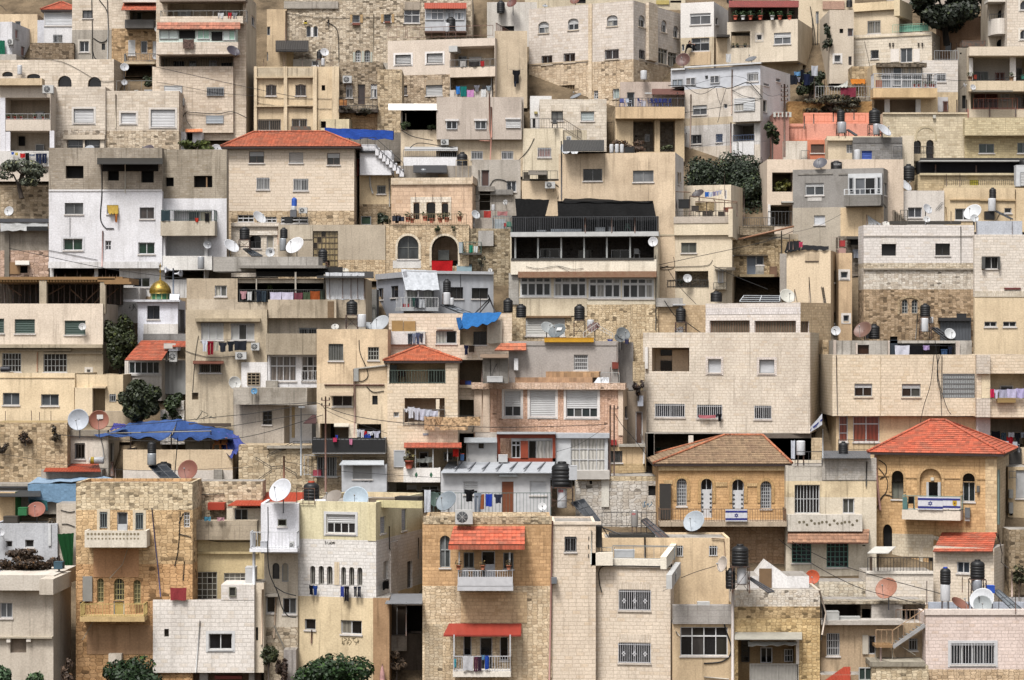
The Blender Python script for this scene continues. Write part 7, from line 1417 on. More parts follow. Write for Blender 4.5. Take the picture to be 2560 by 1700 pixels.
B('white_hut','white projecting hut with a grey shuttered window below the black balcony','hut','790 1150 1205 1400','#e0e2e6',yd=1440,dep=3,back=-1.,hang=True,par=0,rm='#c8ccd0');Aw('768 1108 1180 1148',.5,'#c8ccd0',tile=False,x0t=800);W('h','892 1148 1072 1282',sc_='#a8a8a6',fc='#c4c4c2');SCR('960 1290 1070 1310',4,'#8a8a8a')
Po(642,520,1400,'tall rusty steel utility pole with tangled wires',r=.065,o=2.6,col='rs:#6a5048',name='utility_pole',arms=2);Li('650 620 900 700 1300 760 1700 790 2361 805 3230 780','black cable from the rusty steel pole to the lattice pole',o=4);Li('650 650 800 720 1000 790 1210 860','thin black cable from the rusty pole to the beige house corner',o=2.6,r=.014);Li('-100 600 300 590 560 580 640 640','black cable loop at the head of the rusty pole',o=2.6);Li('260 1120 700 1200 1200 1240 1700 1270','thin black cable crossing the white hut',o=4,r=.014)
B('pavilion_house','tall cream stone house with a red pavilion roof over an open veranda','apartment building','1212 190 1860 1310','as:#e4cfae:.62:.28:.06:.5',yd=1440,dep=6,hang=True,par=0)
HIP('1500 62 1520 62',oh=.25,dep=6,m='ti:#c8582e');L('1232 195 1745 402',1.7,'pl:#cbb48c',inner='pl:#d8c098');RL('1230 280 1745 402',0,'#5a6a60',sp=.18);W('D','1590 270 1740 402',o=-1.6,gl='gl:#4c5a54',fc='#b8c4bc');X('glass_screen','1222 230 1300 392',-.3,-.25,'gl:#4a5452');Cr('red_toy','1250 240 1285 310',-.6,-.3,'#c83030','red toy hung in the veranda of the red pavilion roof','toy');Ch(1345,395,'brown chair on the veranda under the red pavilion roof',o=-1,col='#4a342a')
L('1370 535 1740 760',1.8,'pl:#c4a88c',inner='pl:#dcc4a4');X('column','1660 545 1692 760',-.2,0,'pl:#e4d2b4:.3');W('v','1268 665 1318 712');RL('1360 640 1740 790',.05,'#8a847c',sp=.3);SCR('1690 600 1740 650',3,'#7a6a58')
Cl('1370 630 1400 665 cl:#e8e8ec small white cloth;1398 615 1460 720 cl:#dcdce4 shirt white shirt;1455 625 1510 735 cl:#d4d4e0 shirt lilac white shirt;1508 635 1560 740 cl:#dcdcec sheet pale sheet;1560 640 1620 705 cl:#d8dae8 towel white towel;1618 650 1680 705 cl:#e0e0f0 towel bluish white towel','at the recess of the tall cream stone house',o=.3);Cl('1550 705 1650 830 ca:#a08468 carpet tan patterned carpet;1650 708 1720 800 ca:#94785c carpet brown patterned carpet;1690 710 1960 830 ca:#b09474 carpet wide beige patterned carpet;1950 705 2070 790 ca:#a88c6c carpet fringed beige carpet','along the railing of the tall cream stone house',o=.45)
L('1385 985 1880 1185',1.8,'pl:#d4bc94');Aw('1365 945 1895 992',1.5,'ti:#b8462e');X('post','1465 995 1474 1180; 1628 1000 1637 1180; 1762 1000 1770 1120',1.2,1.25,'#dcdcdc');W('D','1505 1030 1590 1175',o=-1.7,gl='gl:#3a3230',fc=WHT);W('s','1730 1035 1820 1110',o=-1.7);BC('1360 1180 1700 1312',1.3,'pl:#e6e2da:.6',slab=.4);mb=MB()
for x in(1478,1615):a,b_=G.b['f'].rect((x-14,1215,x+14,1272),1.31)[:2],G.b['f'].rect((x-14,1215,x+14,1272),1.31)[2:];w_=G.b['f'].world;mb.face([w_((a[0]+b_[0])/2,a[1],1.315),w_(b_[0],(a[1]+b_[1])/2,1.315),w_((a[0]+b_[0])/2,b_[1],1.315),w_(a[0],(a[1]+b_[1])/2,1.315)],'#2c6a4c')
P_(mb,'diamond_ornament');W('h','1270 1015 1375 1172',o=.02,sc_='#c4c8cc');POT(1412,1185,'big bushy plant in a red trough on the green diamond balcony',1.4,'#a04a34',.3,'#5a5434');Cl('1815 1000 1870 1075 cl:#c82c24 towel red towel;1470 1090 1560 1130 cl:#8a8c88 towel grey towel;1560 1075 1640 1130 cl:#9a9c98 towel pale grey towel','under the red awning of the green diamond balcony',o=1.1,line=False);Cr('vase','1885 1050 1918 1110',.6,.9,'#3c6aa0','blue vase with red flowers beside the red awning','vase',kindm='#c84030');X('lamp','1375 1050 1408 1085',0,.3,'#d0d0d0');X('emblem','1540 860 1590 880',0,.03,'#9aa0ac')
B('base_wall','shaded grey base with a white door under the green diamond balcony','house','1212 1305 1720 1520','pl:#b0a898:1',yd=1500,dep=4,par=0,back=.8,D=DY(1440)+1.2);W('D','1390 1340 1482 1470',gl='#dcdcde');W('k','1295 1315 1390 1420',gl='gl:#7c7468');W('s','1525 1345 1680 1470',gl='gl:#7a7c7a')
B('cream_house','pinkish cream upper house with a blue tarpaulin on its balcony','apartment building','1225 -245 2360 860','as:#e2ceb2:.62:.28:.06:.5',yd=1440,D=DY(1440)+4.4,dep=6,hang=True,par=.2)
W('s','1660 -85 1850 32',gl=['cu:#a8a8a0','gl:#1c1c1c'],fc=ALU);W('s','2005 -78 2125 45',gl='gl:#3c3a38',fc=DRK);X('shutter_box','1665 -118 1815 -98',0,.15,'pl:#d8ccb8');L('1858 183 2090 420',2,'pl:#8a7c64');L('1855 550 2018 708',2,'pl:#94886f');L('1880 -175 2130 45',.9,'pl:#c8b898');L('1250 -80 1560 25',1.6,'pl:#c8c0b4');X('board','1252 -178 1355 -80; 1362 -175 1470 -70',-.2,.1,'#b8935c');W('v','1785 265 1838 410');X('ledge','1858 415 2000 440',0,.4,'pl:#dcc8a8');Cr('basin','1930 380 1982 422',-.8,-.3,'#2c4ca8','dark blue basin in the brown recess','basin');Cr('broom','1862 280 1880 420',-.3,-.2,'#6a4a34','brown broom in the brown recess','broom');Cr('sack','1860 370 1930 420',-.8,-.3,'#6a3424','red brown sack in the brown recess','sack')
Ta([(1875,-100,1.4),(2200,-170,1.4),(2265,-255,.2),(1910,-250,.2)],10,'tp:#3070b0','bright blue tarpaulin over the balcony of the pinkish cream house',.15,flut=.06);Ta([(1870,-90,1.5),(1905,-140,1.4),(1890,-210,1.2),(1845,-205,1.2)],5,'tp:#3068a4','hanging corner of the bright blue tarpaulin',.05);Cl('2130 -180 2270 30 cl:#d4ccbc sheet cream curtain','beside the bright blue tarpaulin',o=.3,line=False);Cl('1400 -60 1440 40 cl:#3c4450 trousers dark trousers;1440 -65 1475 30 cl:#8a94a8 shirt blue grey shirt;1475 -70 1510 35 cl:#58607c shirt slate shirt;1510 -65 1540 20 cl:#4a4a58 shirt grey violet shirt','in the white balcony under the yellow boards',o=.3);Cl('1918 45 1960 135 cl:#2a3050 shirt dark blue shirt;1962 48 2015 112 cl:#4a4036 towel dark brown towel','below the window of the pinkish cream house',o=.3,line=False)
X('parapet','1245 -80 1560 40',0,.25,'pl:#d8d6d0:.7')
B('pink_stone_house','pink stone house with three tall white shuttered windows and a thick cornice','apartment building','2010 452 3382 1130','rb:#d6ab8c:.3:.0:.6','r',3475,yd=1440,dep=5,hang=True,par=.1,D=DY(1440)+2.4,smat='pl:#cbb08c')
X('cornice','1985 395 3405 455',-.3,.35,'rb:#dcbca0:.3:.02:.5');X('corner','2010 455 2155 850; 3340 460 3385 880',0,.08,'pl:#dcc4a8:.5');W('p','2290 470 2442 704',split=.38,n=2,gl='gl:#4a4e52',fc=WHT,sur='pl:#dcd6ce:.3');W('p','2526 465 2762 706',split=.04,fc=WHT,sur='pl:#dcd6ce:.3');W('p','2860 465 3150 712',split=.32,n=4,gl=['gl:#6a6a68','gl:#3c4446'],fc=WHT,sur='pl:#dcd6ce:.3');X('lower_band','2020 850 2240 900',0,.05,'pl:#e0d4c4:.7');Pi('2090 450 2085 830',r=.05,col='#d4b8a0');Wi('2050 450 2060 650 2090 780; 2045 600 2020 750 1995 850',r=.02);W('v','3400 610 3425 720',f='r',gl='gl:#5a5248')
X('roof_tiles','2390 290 3165 345',-1.5,-.6,'ti:#b8946c');X('roof_tiles','2390 345 3100 402',-.6,-.2,'ti:#c09c78');RL('3180 300 3350 402',-.2,'#b8b8b4',sp=.2);Ta([(3105,402,0),(3255,400,0),(3255,345,-.5),(3150,345,-.5)],5,'tp:#e0e2e6','white sheet on the terrace corner of the pink stone house',.05)
B('grey_house','plain grey plaster house with one white barred window above the pink stone house','house','2330 10 3340 420','pl:#a8a097:.5',yd=1440,D=DY(1440)+4,dep=4,hang=True,par=.1);W('m','2932 135 3062 278',n=(7,4),gl='gl:#4a4444',fc='#e0e0e0');X('band','2330 45 3330 52',0,.04,'pl:#8f887e');Aw('2200 28 2492 95',.8,'ti:#c05c38',x0t=2260);X('column','2380 170 2418 278',0,.4,'pl:#e0e0de:.3');X('rear_block','3340 20 3480 460',-2,-1,'pl:#8f8a84:1');Cr('crate','3285 205 3345 265',-.2,.3,'#8a3c2c','red brown crate at the corner of the plain grey house','crate');Ro('3330 20 210; 3268 250 400; 3345 170 320','thin steel post at the corner of the plain grey house',.3,.03)
Cr('kayak','2660 -20 3115 20',-.3,.3,'#e0a820','yellow long board lying on the plain grey house roof','board',kindm='#d89c1c');Di(2780,-80,85,'#6c7478','dark grey dish with a white sticker on the plain grey house roof',-30,42,o=-1,tagm='#d8d8d8');Di(2690,-110,68,'#a8acac','lighter grey dish behind the dark stickered dish',25,40,o=-1.8);Di(3115,-115,62,'#5c3c38','dark red dish behind the white stair rail',-30,45,o=-1.8);Di(3385,-55,68,'#74787a','pair of grey dishes corner upper dish by the blue towel',25,30,o=-.6);Di(3355,-20,52,'#6a6e70','lower grey dish overlapping the upper one by the blue towel',15,35,o=-.3);SR(3020,-10,3150,-100,60,-1.2,'#d8d4cc',sp=.18);SR(3150,-100,3290,-20,40,-1.2,'#d8d4cc',sp=.18);Cl('3240 -10 3290 20 cl:#4a5ca0 small blue cloth;3400 -10 3440 35 cl:#3c3c58 towel dark striped towel','at the corner of the plain grey house roof',o=-.2)
B('tin_hut','rusty grey tin hut with a white basin beside the brown recess','hut','2090 155 2325 400','co:#8a857c:1.6',yd=1440,D=DY(1440)+1.2,dep=2,hang=True,par=0);Aw('2070 130 2330 160',.6,'#8a7460',tile=False);Cr('basin','2130 335 2275 388',.1,.6,'#d4d4d4','white basin before the rusty grey tin hut','basin');Pi('2165 160 2162 340 2220 220',r=.025,col='#3a3a38');Ro('2085 265 385','yellowish timber post beside the rusty grey tin hut',.3,.05)
B('white_house','white house with a metal roof, a brown door and washing on its fence','house','1705 1215 2715 1640','#e2e2e4',yd=1620,dep=5,par=0,rm='#c8ccd0')
Aw('1705 1115 2728 1222',.5,'#c4c8ce',tile=False,x0t=1780,x1t=2760,o0=-3.5,name='roof')
for i in range(7):mb=MB();f_=G.b['f'];mb.bar(f_.pt(1830+i*128,1190,.25),f_.pt(1900+i*128,1128,-3),.08,'#8a8c92');P_(mb,'roof_seam')
W('p','1915 1305 2048 1425',split=.3,gl='gl:#2c2c2e');W('D','2260 1298 2383 1630',gl='#8a4c2c',d=.1);W('h','2525 1300 2680 1430',sc_='#d8dade',fc=WHT);X('shelf','2240 1240 2410 1262',0,.3,'#c4c8ca')
B('white_upper_house','white boxy upper house with a red brown framed window bay and a wide curtained window','house','2355 895 3250 1290','#e2e4e6',yd=1620,D=G.b['D']+3.4,dep=5,hang=True,par=.05);X('roof_edge','2760 862 3260 905',-2,.2,'#c8ccd2');X('timber_frame','2220 868 2765 905; 2225 905 2252 1130; 2735 905 2762 1130; 2225 1090 2762 1132; 2440 930 2510 1100',0,.2,'#9a4020');W('w','2250 930 2440 1090',n=(2,2),gl='gl:#2a2a2a',split=.75);W('s','2512 925 2730 1100',n=3,gl=['cu:#c8c4bc','gl:#2c2c2c','cu:#b8b4ac'],fc='#b8b8b8');W('m','2902 908 3222 1205',n=(4,3),gl=['cu:#d4d0c8','cu:#c8c4bc'],fc=WHT);X('awning_edge','2220 850 2765 868',0,.6,'#c4c8cc');Pi('3250 900 3248 1290',r=.03,col='#5a4a4c');Cr('chair_frame','2235 1060 2320 1128',.3,.9,'#d8d8d8','white metal frame before the red brown window bay','frame')
B('white_hut','small white hut with a tiny window beside the red brown window bay','hut','1940 940 2222 1160','#d8d6d4',yd=1620,D=G.b['D']-.3,dep=3,hang=True,par=0);W('s','2045 945 2108 1008');Aw('1920 898 2222 942',.5,'#a8acb0',tile=False);Pi('1945 935 1960 1100',r=.03,col='#a8a8a8')
T(2,2)
B('footing_wall','pale stone base wall with blue graffiti below the lattice pole','wall','590 1255 1360 1640','rb:#c8c2b6:.55:.02:.6',yd=1620,dep=3,par=0,back=.4);G.b['bands']=[(1300,'rb:#d0bc94:.5:.01')];X('beam','600 1205 900 1285',-.5,.4,'#d8d2ca');W('k','1258 1343 1345 1435');W('k','715 1298 740 1330');SCR('1200 1490 1290 1540',4,'#6a9cc0',lab='pale blue painted scrawl');X('column','825 1285 895 1540',0,.1,'pl:#d8d4c4:.6')
B('passage_house','tan walled passage with a barred window beside the big pale house','house','905 985 1235 1300','pl:#d2b280:1.2',yd=1500,dep=3,par=0,back=.8,D=DY(1500)+2);G.b['bands']=[(1140,'pl:#d2b280:1.1')];G.b['m']='as:#c8aa74:.5:.24:.2';W('m','905 1022 1018 1130',n=(9,1),gl='gl:#3c3c3e',fc='#5a5a58');Pi('1190 870 1220 960 1215 1140',r=.07,col='#c8c0b8');X('coping','985 960 1230 985',0,.3,'co:#a8a294');Cr('red_box','905 925 965 970',-.2,.2,'#b83c38','red plastic box on the passage wall','box');Wi('1225 1140 1240 1250 1345 1310',r=.02)
B('shadow_alley','dark narrow alley wall with a red timber door beside the big pale house','wall','1015 470 1240 1010','pl:#8a7a66:1.2',yd=1500,D=DY(1500)+5,dep=1,par=0);W('D','1140 660 1205 960',gl='#6a4c3c');X('block','1115 200 1225 380',0,.4,'rb:#c4ae86:.4:.04');Tr('1115 350 1215 520','#3a2c26','dark red leaved plant at the end of the narrow alley',n=350,size=.12,lumps=7,o=.6,base=560,cat='plant',name='leafy_plant',seed=81);Cr('drain_box','1160 515 1210 610',.2,.6,'#b8bcc8','pale box in the narrow alley','box');Pi('1040 610 1050 710',r=.1,col='#6a6058')
B('back_stone_wall','pale rough stone wall glimpsed beside the corner dishes','wall','1100 -330 1240 480','rb:#cdb68c:.4:.03',yd=1500,D=DY(1500)+6,dep=1,par=0)
Po(905,600,1640,'dark lattice utility pole leg before the white upper house',r=.055,o=6.5,col='rs:#5c5450',name='utility_pole');Po(942,600,1640,'second leg of the lattice utility pole with a cable box',r=.055,o=6.5,col='rs:#5c5450',name='utility_pole',arms=1)
Li('950 680 1010 780 1140 930 1350 1210','black cable falling from the lattice pole to the brown roofed house',o=6.4);Li('0 1310 400 1275 900 1240 1350 1215 1500 1185','black cable strung along the stone base wall',o=4);Li('410 1030 620 960 870 800','thin cable from the white upper house to the lattice pole',o=6.4,r=.012)
Tk('365 1120 558 1352','very large black tank with a hood on a steel tower',o=8.,stand=1540);Bo('418 1345 506 1548','tall white boiler with a red label inside the steel tower',o=8.2,mark='#c82c3c');Cr('expansion_tank','522 1160 600 1290',8.,8.5,'#d4d6da','white feeder box strapped to the very large black tank','box');SOL((545,1500,660,1465,730,1685,815,1665),'dark solar panel leaning beside the steel tower',8.,9.4,'gl:#3a3e44');Tk('1037 1385 1182 1562','black tank with a red lid before the pale stone base wall',o=4,lid='#c03040');Cr('bench_sheet','630 1520 800 1570',6.5,6.6,'#b86a40','orange sheet behind the leaning solar panel','sheet');Cr('bench_sheet','605 1370 655 1455',5,5.2,'#d8d4cc','white plastic seat back behind the leaning solar panel','seat back')
T(1,2)
B('terrace_parapet','stone rooftop edge with a thin green fence and washing before the white house','terrace','1540 1655 2730 1720','rb:#bda98a:.35:.1',yd=1700,D=DY(1850),dep=5,par=.05,rm='co:#a8a294');RL('1640 1410 2720 1655',-.3,'#5a7068',sp=.22);Cl('1922 1378 2012 1490 cl:#161618 shirt black shirt;2012 1410 2078 1590 cl:#8c94a0 trousers grey leggings;2055 1420 2105 1560 cl:#a0603c towel brown towel;2118 1418 2178 1535 cl:#2c48b8 towel royal blue towel;2195 1420 2272 1505 cl:#34384a shirt grey striped shirt;1552 1380 1612 1590 cl:#e0e4ec sheet long white sheet','on the thin green rooftop fence',o=-.1);Di(1760,1490,105,'#8a949c','grey blue dish behind the thin green rooftop fence',-35,35,o=.5);Di(1640,1470,70,'#5c7068','dark green frame dish behind the grey blue one',30,20,o=-1);Di(2640,1540,40,'#e4e4e4','little white dish low on the rooftop fence',0,30,o=.2)
T(2,2)
B('big_pale_house','big plain pale stone house standing on pillars with white shutters and barred windows','apartment building','1208 -70 2750 862','as:#d8cab4:.5:.25:.06:.9','r',2868,yd=1140,dep=9,hang=True,par=.2,smat='as:#dccaa8:.5:.25:.1')
G.b['sillm']='pl:#cfc4b8';L('1290 70 1635 290',1.6,'pl:#c2a888',inner='pl:#cbb597');X('partition','1478 92 1630 290',-1.55,-1.4,'pl:#c8ae8c');W('k','1370 190 1476 290; 1370 90 1476 145',o=-1.5,gl='gl:#2c2624');W('h','1808 175 1928 302; 2280 180 2420 306',sc_='#d8dade',sur='as:#dcd0c4:.2:.2',d=.25)
W('g','1318 588 1594 712; 1706 598 1938 722; 2235 605 2392 730',gl=['gl:#50525a','gl:#3a3c42'],gc='#e4e4e6',sp=.14);Cl('1720 690 1880 722 cl:#c87880 towel pink washing;1895 680 1935 750 cl:#16161a shirt black shirt','at the middle barred window of the big plain house',o=.25,line=False);X('corner_post','1225 65 1252 265',0,.2,'pl:#dcd8d0:.4')
B('pillar_floor','dark undercroft with pale pillars beneath the big plain house','house','1240 862 2760 1160','pl:#6a6054',yd=1160,D=G.b['D']+.3,dep=8,par=0);L('1310 866 2000 1150',6,'pl:#5a524a',inner='pl:#7a7064');X('pillar','1250 862 1312 1160; 1628 880 1672 1100',-.2,0,'pl:#d8ccba:.6');Cl('1330 990 1375 1060 cl:#20382c shirt dark green shirt;1380 1010 1420 1050 cl:#2c2c34 shirt dark shirt;1425 1010 1470 1045 cl:#4a1c24 shirt wine shirt','in the dark undercroft',o=-1.5)
X('side_panel','2340 905 2860 1160',-.5,0,'as:#cdb58c:.5:.25:.15')
T(2,2)
B('brown_roofed_house','golden stone house with a brown tiled roof and four arched openings with white doors','house','1350 1138 2528 2140','rb:#b8946c:.5:.01:.5',yd=2060,dep=8,par=0,bands=[(1700,'as:#d0a262:.62:.24:.14:1')],D=DY(1900))
HIP('1960 880 2310 880',oh=.35,dep=8,m='ti:#8a765c',mr='ti:#b8643c');X('cornice','1352 1150 2525 1205',0,.15,'as:#d4b47c:.4:.2')
W('m','1518 1275 1612 1532; 2290 1300 2392 1556',ar=1.,n=(6,8),gl='gl:#44464e',fc='#c8cacc',d=.22)
for q in('1742 1278 1848 1640','2030 1285 2140 1648'):
 W('m',q,ar=1.,n=(2,1),gl='gl:#33363c',fc=WHT,d=.25,sill=False);r_=G.b['f'].rect(nu(q)[0]);h_=r_[3]-r_[1];mb=MB();mb.fx(G.b['f'],r_[0]+.03,r_[2]-.03,r_[1],r_[1]+h_*.72,-.2,-.12,'#e4e4e6');d_=P_(mb,'door');mb=MB();u_=(r_[0]+r_[2])/2
 for sx in(-1,1):
  for k in range(5):mb.lathe(G.b['f'].world(u_+sx*.26,r_[1]+h_*(.16+.11*k),-.115),[(.02,0),(.07,0),(.07,.012),(.02,.012)],'#55585c',10,(G.b['f'].n[0],G.b['f'].n[1],0))
 P_(mb,'scroll_grille',None,d_)
Ar('1518 1275 1612 1480; 1742 1278 1848 1500; 2030 1285 2140 1500; 2290 1300 2392 1500','as:#c09858:.2:.3',o=.06,wd=.2);X('niche_frame','1400 1290 1480 1330; 1880 1310 1985 1350; 2170 1320 2262 1350',0,.06,'as:#c8a468:.2:.3')
Cr('dark_shutter','1362 1328 1466 1652',.1,.3,'#3a3632','tall dark board leaning on the golden stone house wall','board');BC('1360 1560 2535 1720',1.6,'pl:#b8a488:1.2',kind='rail',slab=.3,col='rs:#6a5a48',sp=.16)
def star(mb,fc,u,z,r,o,m,t=.22):
 w=fc.world
 for s in(1,-1):
  P3=[(u+r*sin(2*pi*k/3),z+s*r*cos(2*pi*k/3))for k in range(3)];Q3=[(u+r*(1-t*2)*sin(2*pi*k/3),z+s*r*(1-t*2)*cos(2*pi*k/3))for k in range(3)]
  for k in range(3):
   j=(k+1)%3;mb.face([w(*P3[k],o+.002*s),w(*P3[j],o+.002*s),w(*Q3[j],o+.002*s),w(*Q3[k],o+.002*s)],m)
def FLAG(q,label,o=1.9,emb='star',f=None):
 fc=G.b[f or 'f'];u0,z0,u1,z1=fc.rect(nu(q)[0],o);w,h=u1-u0,z1-z0;rf=[[],[]]
 for i in range(13):
  u=u0+w*i/12
  for k,s in((0,.006),(1,-.006)):rf[k].append((u,.012*sin(i*1.1)+s))
 rt=em('flag',fc.world((u0+u1)/2,z0,o));tag(rt,label,'flag','white flags with two blue stripes')
 mb=MB()
 for k in(0,1):mb.grid([[fc.world(u,z0,o+d)for u,d in rf[k]],[fc.world(u,z1,o+d)for u,d in rf[k]]],'#e8e8f0')
 mb.build('cloth',rt);mb=MB()
 for a in(.1,.73):mb.grid([[fc.world(u,z0+h*a,o+d+.008)for u,d in rf[0]],[fc.world(u,z0+h*(a+.17),o+d+.008)for u,d in rf[0]]],'#2c3488')
 mb.build('stripe',rt);mb=MB()
 if emb=='star':star(mb,fc,(u0+u1)/2,(z0+z1)/2,h*.2,o+.024,'#2c3488')
 else:
  u,z,s=u0+w*.68,(z0+z1)/2,h*.22;w2=fc.world
  mb.face([w2(u-s*.8,z+s,o+.024),w2(u-s*.8,z-s*.4,o+.024),w2(u-s*.45,z-s*.9,o+.024),w2(u,z-s*1.1,o+.024),w2(u+s*.45,z-s*.9,o+.024),w2(u+s*.8,z-s*.4,o+.024),w2(u+s*.8,z+s,o+.024)],'#d0a820');mb.face([w2(u-s*.3,z-s*.3,o+.03),w2(u+s*.3,z-s*.35,o+.03),w2(u+s*.35,z+s*.25,o+.03),w2(u,z+s*.45,o+.03),w2(u-s*.25,z+s*.1,o+.03)],'#7a4a24')
 mb.build('emblem',rt)
FLAG('1968 1562 2170 1672','white flag with a blue six pointed star on the balcony of the brown roofed house',1.75)
Di(1682,1675,105,'#b4bcc4','large blue grey dish below the balcony of the brown roofed house',-32,30,o=3)
T(3,2)
B('patched_house','grey patched plaster house with a white barred window and a tiled awning','house','165 1160 1000 2280','pl:#d6c9ae:1.2',yd=2260,dep=7,par=.2,D=DY(2000));G.b['bands']=[(1300,'co:#b8b0a0:1.6'),(1450,'pl:#d2bd92:1.8')]
X('upper_block','498 1090 1000 1290',-.3,.05,'cb:#b8b2a6:.4:.2:.1:1.6');W('m','245 1335 478 1600',n=(8,2),gl='gl:#3a3a3a',fc='#dcdcdc',d=.25);W('s','690 1462 797 1600',gl='gl:#6c6c66',fc=WHT);X('parapet','180 1610 870 1765',0,.5,'pl:#cfc8b8:1.4');mb=MB()
for i in range(16):u,z=G.b['f'].loc(290+i*35+(i%2)*5,1680+(i%3)*12-(i%2)*14,.5);mb.lathe(G.b['f'].world(u,z,.49),[(.09,0),(.085,.02)],'#7a705a',10,(0,-1,0))
P_(mb,'vent_hole');Aw('180 1745 925 1870',1.2,'ti:#9a7058',x0t=185,x1t=935);W('m','220 1838 400 2055',n=(4,6),gl='gl:#3c444c',fc='#5a8c80');W('m','540 1860 742 2095',n=(5,5),gl='gl:#34383e',fc='#6a9c90');Pi('912 1120 905 1350',r=.04,col='#2c2a28');W('k','870 1890 900 1900')
Aw('510 1020 945 1085',.6,'cg:#6a6c70',tile=False,o0=-3);Tk('652 935 738 1065','squat black tank on the grey tin roof beside the red hipped roof',o=-1.5);Po(506,820,1090,'thin white flagpole leaning beside the dark gap',r=.03,o=.2,col='#c8ccd0',name='flagpole');Bo('262 928 342 1062','white boiler on the ridge of the brown tiled roof',o=-2.5);RL('250 1030 500 1150',.1,'#4a4a4c',sp=1.2)
mb=MB();a_=at(500,720,.15);b_=at(390,825,.2);mb.grid([[V(lerp(a_,b_,i/8),(0,.06*sin(i*1.3),.28*(1-i/16)))for i in range(9)],[V(lerp(a_,b_,i/8),(0,.06*sin(i*1.3+1),-.42*(1-i/14)))for i in range(9)]],'#e4e6ee');fl=mb.build('flag');tag(fl,'white and blue flag drooping from the thin white flagpole','flag')
mb=MB();mb.grid([[V(lerp(a_,b_,i/8),(0,-.02+.06*sin(i*1.3),-.05-.1*(1-i/16)+(0 if k else.12)))for i in range(9)]for k in(0,1)],'#2c3a8c');fb_=mb.build('flag_stripe');M0=fb_.matrix_world.copy();fb_.parent=fl;fb_.location=tuple(x-y for x,y in zip(fb_.location,fl.location))
Cl('212 925 250 1095 cl:#d8dce8 sheet white and blue drooping flag','beside the white boiler on the brown tiled roof',o=.3,line=False)
B('cream_ashlar_house','cream coursed stone house with two small windows and a wide barred opening','apartment building','595 135 1925 700','as:#e2cfae:.56:.26:.08:.5',yd=1100,dep=7,hang=True,par=.1);G.b['sillm']='pl:#d8c8ac'
W('p','797 402 962 520; 1235 405 1408 524',split=.66,gl=['gl:#4a3c34','gl:#5c5c58'],fc='#b8b8b6');W('m','1610 310 1938 535',n=(15,5),gl='#b8bcbc',fc='#8a8c8c',d=.08,sill=False);Pi('630 140 640 690; 1605 140 1600 540',r=.025,col='#6a6258');X('string','1035 150 1040 690',0,.03,'pl:#c8b490')
Wi('1530 135 1500 400 1440 600 1400 780; 1570 140 1560 350 1590 480 1600 700; 1590 135 1560 300 1640 600 1690 690; 1540 0 1560 200 1570 380',r=.022,o=.3)
B('balcony_house','cream stone wing with washing balconies and white columns at the right edge','apartment building','1925 135 2420 712','as:#e0ccac:.56:.26:.08:.5',yd=1100,D=G.b['D']-.6,dep=7,hang=True,par=.1);L('1968 310 2420 545',1.8,'pl:#dcc8a0');X('pier','1970 312 2050 535',-.4,0,'pl:#e2d0a8:.4');W('v','2140 420 2260 540',o=-1.7);X('corner','1925 137 2050 310; 1925 540 2050 712',0,.25,'as:#cfc4b2:.56:.26:.08');Cl('2050 450 2085 530 cl:#d0305c small pink cloth;2085 455 2130 538 cl:#d8d4ec shirt lilac shirt;2130 455 2205 538 cl:#b8b8d0 towel grey lilac towel;2205 450 2290 540 cl:#d4d0f0 sheet pale lilac sheet;2290 445 2370 535 cl:#c8c0ec sheet lavender sheet','on the washing balcony of the cream stone wing',o=.35);Cr('basket','2115 535 2285 578',.1,.4,'#a88c58','long wicker basket under the lavender washing','basket')
B('ground_floor_house','tan plaster ground floor with red curtained windows beneath the cream coursed house','house','628 695 2420 1300','pl:#d4b888:1.0',yd=1180,D=DY(1100)+.6,dep=6,par=0);W('m','655 700 737 938',n=(1,3),gl='cu:#8a4a3c',fc=WHT);W('w','785 703 1028 940',n=(2,2),split=.7,gl=['cu:#8a4434','cu:#94503c'],fc=WHT);RL('650 920 980 1020',1.,'#6a5c4c',sp=.3);X('column','1925 715 2050 990',-.2,.3,'pl:#d0ccc8:.5');L('2052 725 2415 1000',2.2,'pl:#a89a84');W('v','1710 765 1775 790');Pi('1040 692 1920 705',r=.05,col='#8a8478')
Cl('2062 840 2140 980 cl:#181a20 sheet black sheet;2150 855 2195 950 cl:#3c4c58 trousers blue grey trousers;2200 890 2262 965 cl:#b0202c towel red towel;2215 850 2270 895 cl:#b8bcc4 towel pale towel;2275 855 2330 990 cl:#1a1c22 shirt black shirt;2330 850 2361 900 cl:#8a94a0 shirt grey shirt','in the lower columned bay at the right edge',o=.25);X('parapet','2330 990 2420 1145',0,.3,'pl:#dcc49c');X('panel','2225 1000 2340 1200',.2,.6,'#4a4642');Ch(2205,1030,'pale plastic chair high in the lower columned bay',o=1.,col='#a8aab0',s=.8);Ch(2285,1035,'second pale plastic chair in the lower columned bay',o=1.,col='#a0a2aa',s=.8)
B('washing_terrace','grey terrace storey with washing and dark openings above the cream coursed house','house','620 5 1880 150','co:#b0aa9e:1.4',yd=1100,D=DY(1100)+2,dep=5,hang=True,par=0);W('k','828 45 932 130',gl='gl:#4a342a');L('1125 30 1740 148',2.5,'pl:#9a9284');X('column','605 0 630 135; 812 28 826 130; 1110 5 1122 140; 1735 10 1770 140',0,.2,'pl:#c8b8a8');W('k','1585 35 1735 135',o=-2.3);Cl('1170 48 1305 138 cl:#e0e0ec sheet white sheet;1300 50 1430 138 cl:#18181c sheet black sheet;1430 48 1490 92 cl:#b8a0d0 towel violet towel;1595 85 1655 140 cl:#3c5478 trousers blue jeans;1660 60 1700 130 cl:#24283a shirt dark shirt','on the grey terrace storey',o=.2);X('door_strip','1125 0 1195 135',-.3,0,'#2c3844')
